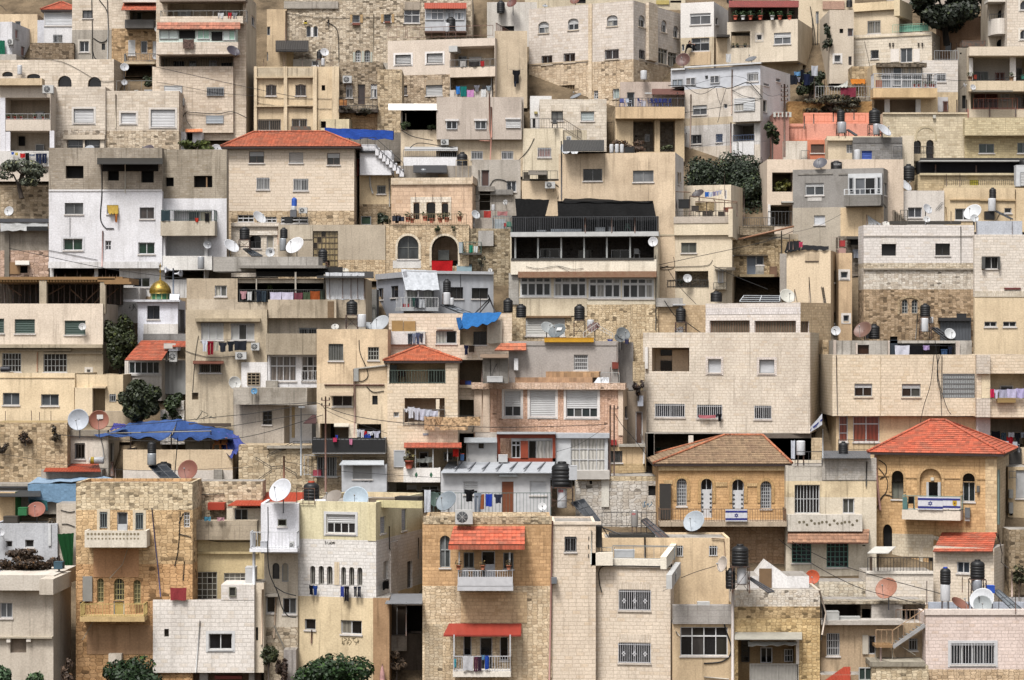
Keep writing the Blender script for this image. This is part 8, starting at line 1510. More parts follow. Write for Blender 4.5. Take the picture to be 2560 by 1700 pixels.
B('dark_gap','dark stone passage between the big pale house and the cream coursed house','wall','490 -100 640 1100','rb:#7a7060:.4:.2',yd=1100,D=DY(1100)+7,dep=1,par=0);X('rough_wall','505 0 560 220',0,2,'rb:#b8a078:.4:.1');W('k','500 440 600 1010',gl='#0c0b0a')  # tall black face paints shade into the gap, not a real window
B('red_hip_house','honey stone house with a red hipped roof, a flagged balcony and arched windows','house','998 1048 2112 2260','as:#d4a868:.55:.27:.18:1','r',2222,yd=2240,D=DY(2060),dep=8,par=0,smat='as:#d8bf94:.6:.28:.16')
HIP('1495 742 1635 742',oh=.5,dep=8,m='ti:#c0482a');X('cornice','1000 1055 2110 1085',0,.12,'as:#d4b078:.4:.2');X('quoin','2005 1085 2110 2240',0,.06,'as:#d6b886:.5:.3:.2')
W('k','1140 1205 1250 1310',ar=1.,gl='gl:#2a2826',d=.3);W('s','1140 1310 1250 1468',gl=['#8a887c','#7a7c70'],fc='#6a6a60',d=.3);L('1400 1185 1602 1600',.25,'as:#d4a868:.55:.27:.1',ar=1.);W('k','1478 1310 1580 1600',o=-.2,gl='gl:#16181a');X('door_leaf','1460 1312 1482 1590; 1566 1312 1592 1590',-.2,-.05,'#d0d0d0');W('k','1795 1228 1908 1308',ar=1.,gl='gl:#1c1c1e',d=.25);W('s','1795 1310 1908 1492',gl='gl:#30383a',fc='#d0d2d4',d=.25);X('sill_band','1250 1268 1400 1276; 1605 1272 1790 1280; 1910 1280 2005 1288; 1000 1250 1138 1258',0,.05,'pl:#b8935c');Ar('1140 1205 1250 1400; 1400 1185 1602 1500; 1795 1228 1908 1400','as:#c8a064:.2:.3',o=.04)
X('lamp','1500 1268 1530 1296',-.25,-.1,'#e8e0d0');BC('1235 1570 1775 1660',1.4,'pl:#dccfba:.5',kind='solid',slab=.62);RL('1245 1440 1770 1575',1.3,'#8aa8a0',sp=.6,th=.03,ret=1.2);X('glass_panel','1245 1450 1285 1570',1.3,1.33,'#5c8480');FLAG('1382 1446 1612 1566','white flag with a blue six pointed star on the honey stone balcony',1.5);FLAG('1610 1450 1775 1560','white flag with a yellow shield beside the starred flag',1.47,'shield');Ch(1315,1565,'black plastic chair on the flagged balcony beside the flag',o=.8,s=1.,rot=pi)
Pi('990 1030 1005 1300 1035 1570',r=.08,col='#c8988a',o=.15);Wi('1020 1105 1090 1160 1080 1250 1030 1280; 1020 1180 1100 1290 1090 1400 1040 1460 1030 1540; 1000 1560 1060 1440 1110 1430 1150 1450',r=.025);X('lamp','1925 1345 1950 1405',0,.2,'#6a6660');Cr('pipe_box','1815 1550 1862 1640',.1,.4,'me:#8a8e92','grey meter cylinder hanging on the honey stone wall','meter');X('box','1815 1630 1860 1670',.1,.3,'#e0e0dc');W('k','1058 1700 1145 2140',ar=1.4,gl='#100f0e',d=.4,sill=False);Ar('1430 1840 1620 2130','as:#dccdb0:.25:.3',o=.06,wd=.25);W('s','1480 1960 1530 2160',gl='gl:#3c3a38',fc=DRK,ar=1.);FC('r');X('pipe','2130 1200 2140 1700',0,.1,'#8aa098');FC('f');X('wall_patch','1145 1790 1525 2000',0,.03,'as:#d8c8a8:.4:.26:.1')
B('right_edge_house','narrow strip of tan house with louvres behind the honey stone house','house','2215 1170 2430 2000','pl:#cdb488:1',yd=1980,D=DY(1700)+2,dep=3,par=0);W('h','2285 1200 2425 1460',sc_='#c4c4c4');X('ac_stack','2225 1380 2262 1460; 2225 1500 2262 1600',0,.4,'#b0b0ac');W('k','2225 1570 2258 1620');RL('2225 1210 2290 1280',.2,'#8a8a88',sp=.2)
T(0,3)
B('rubble_house','tall old honey rubble house with a white carved balcony over a yellow one','apartment building','700 -255 1775 1640','rb:#cf9f62:.55:.05:.9',yd=1620,dep=4,yaw=0,par=.2,rm='co:#a89c88');G.b['bands']=[(0,'rb:#d8c49c:.4:.16'),(500,'rb:#d8b47c:.5:.05')]
W('g','920 15 990 168; 1250 25 1322 180',gl='gl:#6c7478',gc='#8a9494',sp=.3,sur='pl:#d4c4a4:.5');W('D','1080 20 1177 190',gl='gl:#5c6064',fc=WHT);X('door_panel','1085 130 1172 190',-.1,-.04,'#d8dadc');BC('780 190 1352 345',1.3,'pl:#dcd2bc:.8',kind='solid',slab=.32);mb=MB()
for i in range(15):
 for j in(0,1):
  u,z=G.b['f'].loc(812+i*33,222+j*42,1.3);mb.lathe(G.b['f'].world(u,z,1.295),[(.08-.02*j,0),(.075-.02*j,.014)],'#9a8c70',8,(0,-1,0))
P_(mb,'carved_opening');W('m','895 630 957 852; 1230 645 1297 865',ar=1.,n=(2,5),gl='gl:#8a8464',fc='#c0b480',d=.22);W('m','1050 632 1146 835',ar=1.,n=(4,4),gl='gl:#54585c',fc='#c8bc84',d=.22,sill=False);W('D','1045 838 1146 990',gl='#d8bc70');X('shutter','762 612 850 842',.05,.12,'#a4a29c');BC('735 868 1332 1030',1.3,'pl:#c8a868:1.0',kind='rail',slab=.28,col='#d4bc78',sp=.16);W('D','1033 1130 1110 1328',gl='gl:#2e2c2c',fc='#8a8270');X('step','1000 1328 1120 1420',0,.5,'pl:#c8bca8');X('plaster_field','862 360 1280 620',0,.03,'pl:#c08c58:1.2');X('plaster_field','800 1060 1400 1330',0,.025,'pl:#b58a5c:1.2')
Pi('1400 -20 1430 300 1460 560 1480 800',r=.03,col='#5a5a8c',name='hose');Wi('1660 10 1655 200 1640 380 1610 520; 1690 30 1650 120; 1760 250 1650 220; 1700 470 1690 650',r=.025);Pi('1180 350 1130 500 1010 630; 870 1010 760 1200',r=.02,col='#b0a894',o=.3);X('lamp','735 848 752 878',0,.15,'#2a2420');W('m','1695 20 1750 160',n=(2,4),gl='gl:#a89c84');FC('f');Cl('1570 715 1720 832 cl:#a04448 sheet faded red sheet','behind the parapet of the white block house',o=.4,line=False)
B('rubble_wall','pitted pale rubble wall behind the white tower and dish','wall','1775 -265 2420 130','rb:#d4c09c:.4:.16',yd=40,D=DY(1620)+4,dep=2,par=0,hang=True);X('small_roof','1915 -65 2070 0',0,.8,'#b84028');Pi('1775 -140 2070 -150; 1790 -130 1790 40',r=.03,col='#4a4038')
B('red_roof_hut','hut with a flat red roof and a dark glazed window beside the white tower','hut','2090 -15 2520 130','pl:#dccdb0:.6',yd=240,D=DY(1620)+3.4,dep=3,par=0);Aw('2100 -165 2830 -45',.8,'cg:#b8401f',tile=False,x0t=2300,o0=-3,name='roof');W('s','2165 -10 2285 108',gl='gl:#3c3a38',fc=ALU)
B('tan_house','tan house with a bare cement band and large paned windows behind the white block house','house','1768 230 2480 900','pl:#d0ba84:1.0',yd=860,D=DY(1620)+2.2,dep=5,par=0);X('cement_band','1780 100 2370 275',-.5,.5,'co:#a8997f:1.4');X('ledge','1768 385 2380 405',0,.2,'pl:#b8a470');W('m','1770 570 2003 845',n=(5,5),gl=['gl:#6a6458','gl:#3a302c'],fc='#d0ccc0');W('m','2065 580 2265 672',n=(4,2),gl=['gl:#a8a49a','gl:#3a3834'],fc='#d0ccc0');Wi('1775 235 2000 290 2361 290',r=.02);Cl('1882 60 1945 100 cl:#5c9cb8 towel light blue towel;2000 65 2070 100 cl:#c898a0 towel pale pink towel','on the bare cement band of the tan house',o=.7,line=False)
B('white_block_house','whitewashed block house with a white framed black window','house','1410 830 2345 1500','as:#e2dbd0:.62:.32:.06:.6',yd=1560,D=DY(1650),dep=6,hang=True,par=.2);G.b['sillm']='#e0e0e0';W('s','1925 1140 2142 1286',gl='gl:#26262a',fc='#ececec',sur='#ececec');W('k','1515 1097 1557 1170',gl='gl:#33322e');Pi('1845 1020 1805 1495',r=.03,col='#e0e0e0');X('upper_block','2040 688 2345 835',-4,0,'cb:#ddd6cc:.46:.23:.06:.6');W('v','2112 708 2178 796',o=.02,fc='#8a8878',gl='gl:#4c4c48')
B('undercroft','dark underside passage with grey posts beneath the whitewashed block house','house','1480 1500 2400 1700','pl:#6a5240',yd=1700,dep=5,par=0,back=1.2);X('pier','1840 1495 1915 1660; 2295 1495 2345 1660',0,.5,'co:#9a948c');X('red_bar','1980 1530 2230 1560',.2,.5,'#7a2c24')
Pi('2345 200 2340 690',r=.09,col='#e4e6ea',o=.6,name='white_post');Cr('white_tank_box','2262 530 2355 690',-1,0,'#dcdcdc','white box tank on the whitewashed block house','tank')
Tr('850 1350 1560 1900','#243a1c','lush green tree before the old honey rubble house',n=5200,size=.17,lumps=20,D=DY(1640)-2,base=2050,seed=91);Tr('-90 1420 110 1800','#4c6446','hazy green tree top at the bottom corner',n=1300,size=.16,lumps=10,D=DY(1640)-6,base=1950,seed=92);Tr('240 1490 440 1800','#48603c','pale green tree top at the bottom edge beside the corner tree',n=1000,size=.16,lumps=8,D=DY(1640)-6,base=1950,seed=93);Tr('570 1350 680 1600','#5c4a3c','dry reddish shrub in the gap beside the honey rubble house',n=500,size=.13,lumps=8,D=DY(1640)-3,base=1700,cat='shrub',name='shrub',seed=94)
B('overhang_house','smooth grey beige concrete house with a wide overhanging parapet at the bottom corner','house','-80 730 492 1640','pl:#c4b8a4:.8','r',655,yd=1640,dep=7,par=0,D=DY(1640)-1.5);X('parapet','-80 600 500 742',-5,.7,'pl:#cdc4b4:.8');FC('r');X('parapet','490 600 660 742',-.3,.5,'pl:#c6bba8:.8');FC('f');W('s','0 855 115 995',gl='gl:#8a8e92',fc=WHT);X('ledge','-80 1168 480 1185',0,.3,'pl:#b4a890');W('k','95 1182 242 1318',gl='pl:#8a7a68');X('bracket','60 1180 95 1222; 242 1180 282 1215',0,.25,'pl:#dcd4c4:.5')
Tr('-60 330 600 620','#48382a','tangle of dry red brown creeper on the overhanging parapet roof',n=2600,size=.14,lumps=26,o=-2.5,base=640,cat='creeper',name='creeper',seed=95,spread=.26,dep=.5);Cr('bucket','495 480 575 545',-1.5,-.9,'#3c5c6c','dull blue tub on the overhanging parapet roof','tub');Ro('545 420 560','pale post at the end of the dry creeper',-1.4,.06)
B('grey_white_house','pale grey house with tiny windows behind the dry creeper','house','-60 125 530 500','pl:#b8bcc0:1.0',yd=480,dep=5,par=.2);W('s','232 275 312 345; 55 285 115 345',gl='gl:#3a3a3c',fc='#c8c8c8');X('corner','445 130 470 330',0,.08,'pl:#d0d4d4');Di(5,205,40,'#d8dade','white dish at the left edge on the pale grey house',5,10,o=.5,wall=True);Cr('junk_heap','30 60 160 140',-1,-.3,'#4a443c','dark junk heap on the pale grey house roof','heap');Tr('430 20 580 180','#6a5c48','dry brown bush at the corner of the pale grey house roof',n=350,size=.12,lumps=6,o=-.6,base=190,cat='bush',name='bush',seed=96);Cr('green_box','165 -20 245 50',-1.2,-.6,'#2c7a48','green box by the brown dish on the pale grey house roof','box')
Ta([(600,515,.5),(668,510,.5),(682,212,.3),(528,222,.3)],8,'tp:#164a24','dark green cloth hanging beside the honey rubble house',.02,flut=.05,name='shade_cloth',cat='shade cloth')
B('side_wall','pale plaster wall with cables between the pale grey house and the honey rubble house','wall','520 -60 710 700','pl:#c8bca8:.8',yd=700,D=DY(700)+2,dep=2,par=0);Wi('560 0 640 20 690 10; 570 130 620 130 690 155',r=.025)
T(1,3)
B('yellow_house','house in three bands, yellow plaster, white coursed stone with arched slits, tan plaster below','apartment building','378 -70 1108 1640','pl:#dcc596:1.1','r',1538,yd=1620,dep=9,par=.3,smat=None);G.b['bands']=[(282,'pl:#ddd2a4:.9'),(815,'as:#e0dcd4:.56:.27:.06:.4')]
W('p','650 40 915 215',split=.52,n=4,gl='gl:#3c3a3c',fc='#f0f0f0',sur='#e8e8e8');W('m','500 515 546 690; 577 515 626 690; 654 518 706 692; 785 525 829 700; 858 527 906 702; 934 530 981 702',ar=1.,n=(2,1),gl='gl:#4a4642',fc='#b8b4ac',d=.25);X('ornament','722 480 768 690',0,.03,'pl:#d8c4a0');SCR('640 290 725 320',5,'#2c2c2c');SCR('790 1175 945 1245',7,'#8a7a5c');W('s','450 1005 550 1105',gl=['gl:#3a3432','gl:#7a7268'],fc=ALU);W('s','783 1018 976 1146',gl=['gl:#2c2a28','cu:#8a8478'],fc=WHT);Pi('515 1105 510 1230',r=.04,col='#6a4030');X('pilaster','1030 -60 1105 285',0,.04,'pl:#d8cc9c:1');YB=G.b
W('h','1145 60 1196 215; 1342 -10 1388 190',f='r',sc_='sh:#c8ccd4');W('k','1175 470 1222 650',f='r',gl='gl:#c0bab0');W('k','1395 470 1442 720',f='r',gl='gl:#3a3230');FC('r');X('pier','1245 290 1310 800',0,.1,'as:#d8d0c4:.5:.27');W('k','1175 640 1225 720');Pi('1230 150 1232 360 1285 362; 1500 255 1498 450',r=.03,col='#4a4844');Cl('1170 655 1222 730 cl:#141416 small black cloth','on the side wall of the banded yellow house',line=False);FC('f')
Cl('490 692 530 780 cl:#181c2c shirt black shirt;528 695 566 785 cl:#2c4c94 shirt blue shirt;780 700 812 800 cl:#3c4c9c towel blue towel;815 702 858 840 cl:#1c1c24 trousers black trousers;902 706 930 800 cl:#1e2230 trousers dark jeans;938 706 968 802 cl:#242838 trousers navy jeans','below the arched slits of the banded yellow house',o=.3)
B('corner_pier','rounded tan corner pier under the grey tin canopy','wall','1080 810 1230 1640','pl:#b0895c:1.6',yd=1640,dep=3,back=-.2,par=0,hang=False);Aw('1190 770 1535 860',.9,'#8a8c90',tile=False,o0=-2.2,x0t=1230);Ro('1385 850 1160','thin white post of the grey tin canopy',.7,.03,'white_post','post')
B('dark_yard','dark yard wall with pipes under the grey tin canopy','wall','1200 860 1560 1640','pl:#5c5044:1.6',yd=1600,D=DY(1640)+2.5,dep=2,par=0);L('1390 880 1540 1140',1.5,'pl:#2a2420');W('D','1295 880 1390 1160',gl='#4a3c30');X('slab','1210 1160 1390 1300',0,.6,'co:#a09484');Tr('1200 1290 1390 1480','#7a6858','grey brown withered shrub in the dark yard',n=500,size=.12,lumps=8,o=1.5,base=1568,cat='shrub',name='shrub',seed=97)
p=at(1165,1568,3);rt=em('folded_parasol',p);tag(rt,'folded pink parasol standing at the foot of the corner pier','parasol');k=mpp(p);mb=MB();mb.lathe(p,[(22*k,0),(26*k,20*k),(20*k,70*k),(9*k,120*k),(3*k,145*k)],'cl:#d8a8a4',10);mb.build('canopy',rt);mb=MB();mb.tube([V(p,(0,0,-1)),V(p,(0,0,150*k))],.02,'#8a8a88',6);mb.build('pole',rt)
Tr('340 1270 1110 1900','#243c1a','lush green tree before the banded yellow house',n=6000,size=.17,lumps=22,D=DY(1640)-2.5,base=2050,seed=98)
B('white_tower','rounded white tower house with a white railed balcony beside the banded yellow house','house','45 -60 395 400','pl:#dfe0e4:.5',yd=1500,D=DY(1500)-.2,dep=5,hang=True,par=.1);W('v','200 85 282 150',gl='gl:#3a3c38',fc='#c8c8b8');BC('-60 205 382 388',1.4,'pl:#e2e4e8:.3',kind='rail',slab=.2,col='#e0e2e6',sp=.2);W('k','5 60 45 200',gl='gl:#8a8270');Wi('110 -30 112 200 108 420 130 600 200 760 240 900 300 980 370 990; 165 700 260 760 370 790',r=.03,o=1.5);Cr('white_box','40 290 98 360',.5,1,'#dcdee4','white and blue box on the white railed balcony','box');AC('305 290 350 355','grey air conditioner on the white railed balcony',o=.8)
B('tan_lower_house','tan grey house with two small arches below the white railed balcony','house','75 390 385 1640','pl:#cfc2aa:1.3',yd=1500,D=DY(1500)+.3,dep=6,par=0);W('s','152 488 216 636',ar=1.,gl=['gl:#6a6a6c','gl:#7a4a38'],fc=DRK);W('h','240 490 299 662',ar=1.,sc_='#b0a898');W('s','95 800 178 950',gl='gl:#4a4642');W('s','248 812 372 958',gl=['gl:#7a7a7a','gl:#2a2828'],fc=ALU);Pi('60 690 45 1240; 185 770 165 1180',r=.05,col='#c0a890');X('beam','80 775 200 800',0,.4,'pl:#b8b0a0');SR(165,1090,260,1290,30,.4,'#8a8478');G.b['bands']=[(1080,'pl:#cfc2aa:1.3')];G.b['m']='rb:#c0b094:.5:.05'
B('cream_strip','cream plaster strip with a downpipe beside the whitewashed block house','house','-20 670 72 1500','pl:#dcccb0:.8',yd=1560,dep=5,par=0,back=-.3,hang=True);W('k','-2 1080 20 1205');Pi('62 730 50 1240',r=.06,col='#d8c0a8')
Tr('30 1240 205 1460','#3c4426','dark green vine tangle in the yard below the two small arches',n=700,size=.13,lumps=9,D=DY(1640)-.5,base=1600,cat='vine',name='vine',seed=99);Tr('190 1330 300 1640','#4a3a30','brown withered bush in the yard below the two small arches',n=600,size=.13,lumps=9,D=DY(1640)-.5,base=1700,cat='bush',name='bush',seed=100);B('yard_wall','bright concrete ramp edge in the yard below the two small arches','wall','255 1290 370 1700','co:#a8a098',yd=1700,dep=2,par=0,back=.6)
fl_();G.b=YB;Di(230,-178,118,'#e2e4ea','large bright white dish above the white tower',-32,30,o=1.5);Tk('437 -268 585 -60','black tank with an orange lid in an iron frame above the white tower',o=-1.2,lid='#c8502c',stand=-50);Di(700,-100,105,'#948a80','dull brown grey dish tilted up beside the round blue dish',-38,48,o=-.6);Di(922,-105,118,'#b4c4d0','broad round pale blue dish on the banded yellow house',-5,30,o=-1);Bo('540 -100 645 -60','white pipe lying on the banded yellow house roof',o=-.2,hor=True);RL('375 -200 540 -50',.1,'rs:#4a3c34',sp=.3);X('parapet_strip','1110 -85 1530 -20',-1.2,-.9,'pl:#d0c48c');Cr('planks','1040 -105 1280 -60',-2,-1.2,'#8a7a68','stack of weathered planks behind the pale blue dish','planks');Cr('rubble_heap','1280 -120 1490 -75',-2.4,-1.4,'#3a3430','dark junk heap behind the weathered planks','heap')
B('honey_stone_house','honey coloured rough stone house with red tiled awnings over white balconies','apartment building','1535 125 2728 1700','rb:#dcc49c:.42:.0:.8',yd=1640,dep=9,par=.5,rm='co:#b0a898');G.b['bands']=[(130,'rb:#c8a878:.4:.1'),(700,'as:#d2a468:.55:.28:.2:1.1')]
X('roof_coping','1545 60 2730 130',-.4,.02,'rb:#c4b08c:.3:.16');AC('1838 0 1998 130','large white air conditioner on the edge of the honey stone roof',o=.6);W('w','1695 235 1792 532',ar=1.,n=(2,2),split=.55,gl=['gl:#8a8e90','gl:#6c7274'],fc='#b0b4b4',d=.2);Aw('1775 150 2478 318',1.7,'ti:#c4482a',x0t=1825,x1t=2480,drop=.3);W('m','1915 390 2012 535; 2280 392 2375 545',n=(2,1),gl='gl:#4a4c4c',fc='#a8acac');W('D','2080 380 2205 640',gl=['gl:#1c1c1e','#dcdce0'],fc=WHT);X('door_leaf','2110 500 2205 690',-.12,-.05,'#e0e0e4');BC('1857 560 2372 745',1.5,'#dcdce0',kind='rail',slab=.32,col='#e8e8ec',sp=.14);X('balcony_panel','1860 618 2368 700',1.45,1.52,'#e0e0e4');X('post','1868 385 1880 560; 2335 390 2347 560',1.3,1.36,'#d8d8d8')
for x in(1868,2092,2330):POT(x,550,'terracotta pot hung on the white balcony rail under the upper red awning',1.6,'#b06a4c',.15,'#6a5a3c',grp='terracotta pots of the upper balcony')
Ch(1925,690,'white chair on the balcony under the upper red awning',o=.8,col='#b8b8b8');Ch(2030,690,'pale chair frame in the middle of the balcony under the upper red awning',o=.8,col='#9a9a9a')
X('stone_field','1890 760 2500 1040',0,.03,'as:#d6b684:.5:.28:.18:1.1');Aw('1728 1045 2445 1150',1.4,'cg:#a83c2c:.6',tile=False,x0t=1780,x1t=2448,drop=.1);W('v','1912 1155 1988 1345; 2248 1168 2328 1388',ar=.8,gl='gl:#141416',fc=WHT);W('D','2065 1175 2180 1475',gl='gl:#3c3c3c',fc='#d8d8dc');BC('1815 1350 2352 1540',1.5,'pl:#e0d8c8:.4',kind='rail',slab=.3,col='#dcdce0',sp=.15);X('post','1820 1150 1832 1350; 2338 1150 2350 1350',1.35,1.42,'#dcdce0');X('light_field','1555 1050 1720 1640',0,.02,'rb:#d0bc98:.4:.01:.5')
Cl('1905 1345 2005 1480 cl:#d0d0d4 sheet white printed sheet;2010 1355 2045 1490 cl:#5a2c44 trousers plum trousers;2045 1350 2080 1485 cl:#3c2a3c towel dark plum towel;2080 1335 2110 1380 cl:#6a94b8 small light blue cloth;2112 1340 2145 1470 cl:#2c54b8 towel blue towel;1828 1370 1845 1450 cl:#3ca0b0 small turquoise cloth','on the lowest balcony of the honey stone house',o=1.6)
Pi('2735 100 2720 800 2705 1600',r=.05,col='#b88a80',o=.12);X('lamp','2725 625 2775 680',0,.5,'#7a7e84')
T(2,3)
B('cream_stone_house','tall cream coursed stone house with white ornate window grilles','apartment building','378 520 1462 1700','as:#e0cfb6:.62:.3:.05:.6','r',1528,yd=1640,dep=6,par=.05,rm='pl:#d8ccb8',D=DY(1640)+.2)
G.b['sillm']='pl:#cfc4b4'
def ORN(q):
 W('g',q,gl=['gl:#3c3e42','gl:#5a5c5e'],gc='#dcdce0',sp=.125,fc='#d0d0d4')
 for qq in nu(q):
  u0,z0,u1,z1=G.b['f'].rect(qq);mb=MB();zz=(z0+z1)/2-.05
  for k in(.17,.5,.83):
   u=u0+(u1-u0)*k
   for du,dz in((.07,0),(-.07,0),(0,.09),(0,-.09)):mb.lathe(G.b['f'].world(u+du,zz+dz,.03),[(.03,0),(.055,0),(.055,.02),(.03,.02)],'#dcdce0',8,(G.b['f'].n[0],G.b['f'].n[1],0))
  P_(mb,'grille_ornament')
ORN('453 727 747 907; 984 737 1280 926; 444 1210 740 1402; 980 1226 1280 1412')
X('lintel','455 655 745 722; 990 660 1275 732; 450 1130 745 1205; 985 1145 1280 1220',0,.02,'as:#e0d0b8:.14:.8');X('balcony_wall','705 512 1462 530',0,.12,'pl:#d8ccb8');X('parapet','925 452 1425 515',-.15,.1,'pl:#e8e0cc:.5');FC('r');X('parapet','1425 360 1535 470',-.2,.15,'pl:#e6dec8:.5');AC('1475 540 1556 665','white air conditioner hung on the side of the tall cream stone house',o=.6);FC('f');Wi('830 760 805 660 820 530 1000 515 1440 520 1465 500 1475 540',r=.03,o=.15);RL('930 330 1500 460',-.2,'#8a98a0',sp=1.2)
B('cream_stone_house','slim stair tower wing of the tall cream stone house with one arched grille','house','370 118 772 1700','as:#e2cfb4:.62:.3:.05:.6',yd=1640,D=G.b['D']-.12,dep=5,par=.1);W('g','485 245 594 385',gl='gl:#3c3a3c',gc='#5a5a5c',sp=.16);X('coping','370 110 820 135',-.3,.06,'pl:#dcccb4');X('parapet','730 395 930 512',-.4,0,'pl:#e6dcc6:.5');RL('780 345 920 395',-1.5,'#e0dcd0',sp=.25);Pi('735 190 728 500',r=.03,col='#dcdcd4');X('slot','704 245 712 280; 702 320 710 360; 702 405 710 440',0,.02,'#3a3632')
Cr('painted_dark_recess','780 150 830 345',-1.5,-.5,'#2a2826','black tall panel standing in for a dark recess behind the stair tower','panel')  # solid black box paints in the darkness of a recess
B('terrace_back_house','tan plaster house with two small white barred windows behind the roof terrace','house','835 258 2008 900','pl:#dec193:.9',yd=900,D=DY(1400)+1.5,dep=4,par=.1);W('g','1508 328 1576 430; 1818 330 1892 425',gl='gl:#4a4640',gc='#e4e4e4',sp=.2);Pi('1225 250 1228 440',r=.05,col='#1c1c1c');Pi('1840 262 1955 270 1965 420',r=.03,col='#8a6a54');RL('945 340 1500 460',.3,'#8a8a88',sp=1.4);Cr('bench','945 370 1130 440',.4,1.,'#c8ccd0','pale bench on the roof terrace of the tall cream house','bench');X('dark_strip','900 225 1320 255',-2,-.5,'#3a3834');RL('830 20 1330 155',-1.2,'#4a4a4a',sp=.3);Pi('830 150 935 325; 830 160 1000 225',r=.04,col='#4a4a4c',o=-.5,name='brace')
Bo('1098 0 1162 155','slim red and white boiler on a stand behind the roof terrace',o=-1,col='me:#b8b4b0',mark='#b83c34');SOL((1190,95,1240,75,1350,255,1450,250),'brown backed solar panel behind the roof terrace',-1.5,-.3,'#4a3630');Wi('1560 625 1700 570 1880 515',r=.02,o=.6)
B('cement_top_house','tan plaster house with a cement band and a wide four panel window','house','1482 1045 2035 1700','pl:#d6ba8c:1.0',yd=1640,dep=5,par=.1,D=DY(1640)-.4);G.b['bands']=[(1052,'co:#a5a098:1.0')];X('cement_band','1485 880 2030 1052',-.5,.15,'co:#a5a098:1.0');W('w','1552 1078 1990 1345',n=(4,2),split=.68,gl=['gl:#2c2c2e','gl:#5a5654','gl:#46443f'],fc='#ececec',d=.14);Wi('1955 1030 1970 1100 2020 1250 2010 1340 1930 1400 1770 1415',r=.04);Pi('2048 480 2035 900 2035 1600',r=.09,col='#dcd2cc',o=.4);Pi('1510 1120 1545 1160; 1770 1540 2000 1560',r=.04,col='#d8d0c4');AC('1705 840 1818 878','grey air conditioner top behind the cement band',o=-.5)
B('patched_stone_house','stone house with blackened stones, a grey awning and an open porch','house','2050 735 2840 1700','rb:#d8b878:.42:.06:.9',yd=1640,dep=6,par=.05,D=DY(1640)-.2);G.b['bands']=[(890,'rb:#dcd2c0:.34:.02:.4'),(1000,'rb:#c8aa74:.36:.2')];L('2085 1190 2630 1700',1.6,'pl:#a88c60');Aw('2052 1125 2675 1190',1.2,'#b4b0a4',tile=False,x0t=2055);W('m','2115 1200 2190 1400',o=-1.5,n=(1,4),gl='gl:#2c2a28',fc='#3a3a3a');W('s','2290 1265 2400 1410',o=-1.5,gl='gl:#26282a',fc=WHT);W('m','2510 1280 2590 1400',o=-1.5,n=(3,2),gl='gl:#3a4044');Ta([(2180,1252,.9),(2630,1240,.9),(2630,1215,.5),(2175,1210,.5)],6,'tp:#d4d2ca','rolled white awning cloth under the grey awning',.05,name='awning_cloth');RL('2195 1420 2640 1600',.1,'#d0ccc4',sp=.2);X('white_panel','2200 1420 2640 1600',-.1,0,'#c8c4bc');X('porch_post','2620 1200 2648 1420',0,.1,'pl:#d8d0c4')
Pi('2835 740 2895 950 2860 1150',r=.05,col='#d8c8b8',name='cable_duct');Wi('2842 800 2870 1000 2850 1200',r=.03)
B('gable_hut','small peeling white gabled hut with a brown boarded door on the patched stone house','hut','2190 610 2740 770','pl:#dcdad6:1.6',yd=1640,D=G.b['D']+1.5,dep=3,hang=True,par=0);f_=G.b['f'];mb=MB();a,b_,c_=f_.pt(2150,770,.05),f_.pt(2745,760,.05),f_.pt(2370,492,.05);dd=(0,3,0);mb.face([a,b_,c_],'pl:#dcdad6:1.6');mb.face([V(a,dd),V(b_,dd),V(c_,dd)],'pl:#dcdad6');mb.face([a,c_,V(c_,dd),V(a,dd)],'pl:#c8c4bc:1.4');mb.face([b_,c_,V(c_,dd),V(b_,dd)],'pl:#c8c4bc:1.4');P_(mb,'gable');X('boarded_door','2280 540 2395 750',.06,.12,'#8a6e50')
Tk('2025 315 2182 512','black tank on a tall rack above the cement band house',o=3.,stand=760);Tk('1970 535 2060 725','lower black drum beneath the tall rack',o=2.6);Bo('2075 515 2165 690','white boiler on the tall rack above the cement band house',o=3);SOL((2180,630,2200,620,2361,760,2420,750),'brown edged solar panel slanting from the tall rack',2.2,3.2,'#4a3c38');Di(1945,500,75,'#d0c4b8','peeling cream and red dish seen from the side beside the tall rack',-62,15,o=2.6)
T(3,3)
Di(410,618,66,'rs:#c0502c','orange red dish on a thin mast beside the gabled hut',-12,12,o=-2.2)
B('terrace_wall','rough stone foot wall under the patched plaster house','wall','470 660 1460 900','rb:#d6cab0:.42:.02:.5',yd=860,D=DY(860)+.5,dep=2,par=0)
B('terrace_house','white coursed terrace wall with an iron railing below the honey stone house','house','905 575 1525 900','as:#e0d4c0:.6:.28:.05:.5',yd=860,D=DY(860)+.2,dep=3,par=0);RL('920 440 1520 590',-.1,'#3a3a3a',sp=.2);X('coping','905 565 1525 590',-.2,.08,'pl:#dcd4c4');Aw('915 335 1110 395',.9,'#d8d4cc',tile=False,x0t=985,x1t=1180);X('post','940 430 962 560; 1010 400 1022 560',-.3,-.2,'#6a5444');X('rough_edge','1060 790 1460 880',0,.08,'rb:#dcd0bc:.35:.02')
B('red_annex','cream stone annex with a red tiled lean-to roof and a white window','house','1525 355 2085 1000','as:#e2d2b8:.5:.26:.06:.4','r',2180,yd=900,D=DY(860)-.3,dep=3,par=0);Aw('1520 205 2070 382',.5,'ti:#b83e20',x0t=1605,x1t=2112,o0=-3,name='roof');W('s','1742 478 1860 582',gl=['gl:#6a6c6e','gl:#4a5460'],fc=WHT);Pi('2120 220 2160 400 2150 480 2220 540; 2100 210 2150 330',r=.03,col='#3a302c')
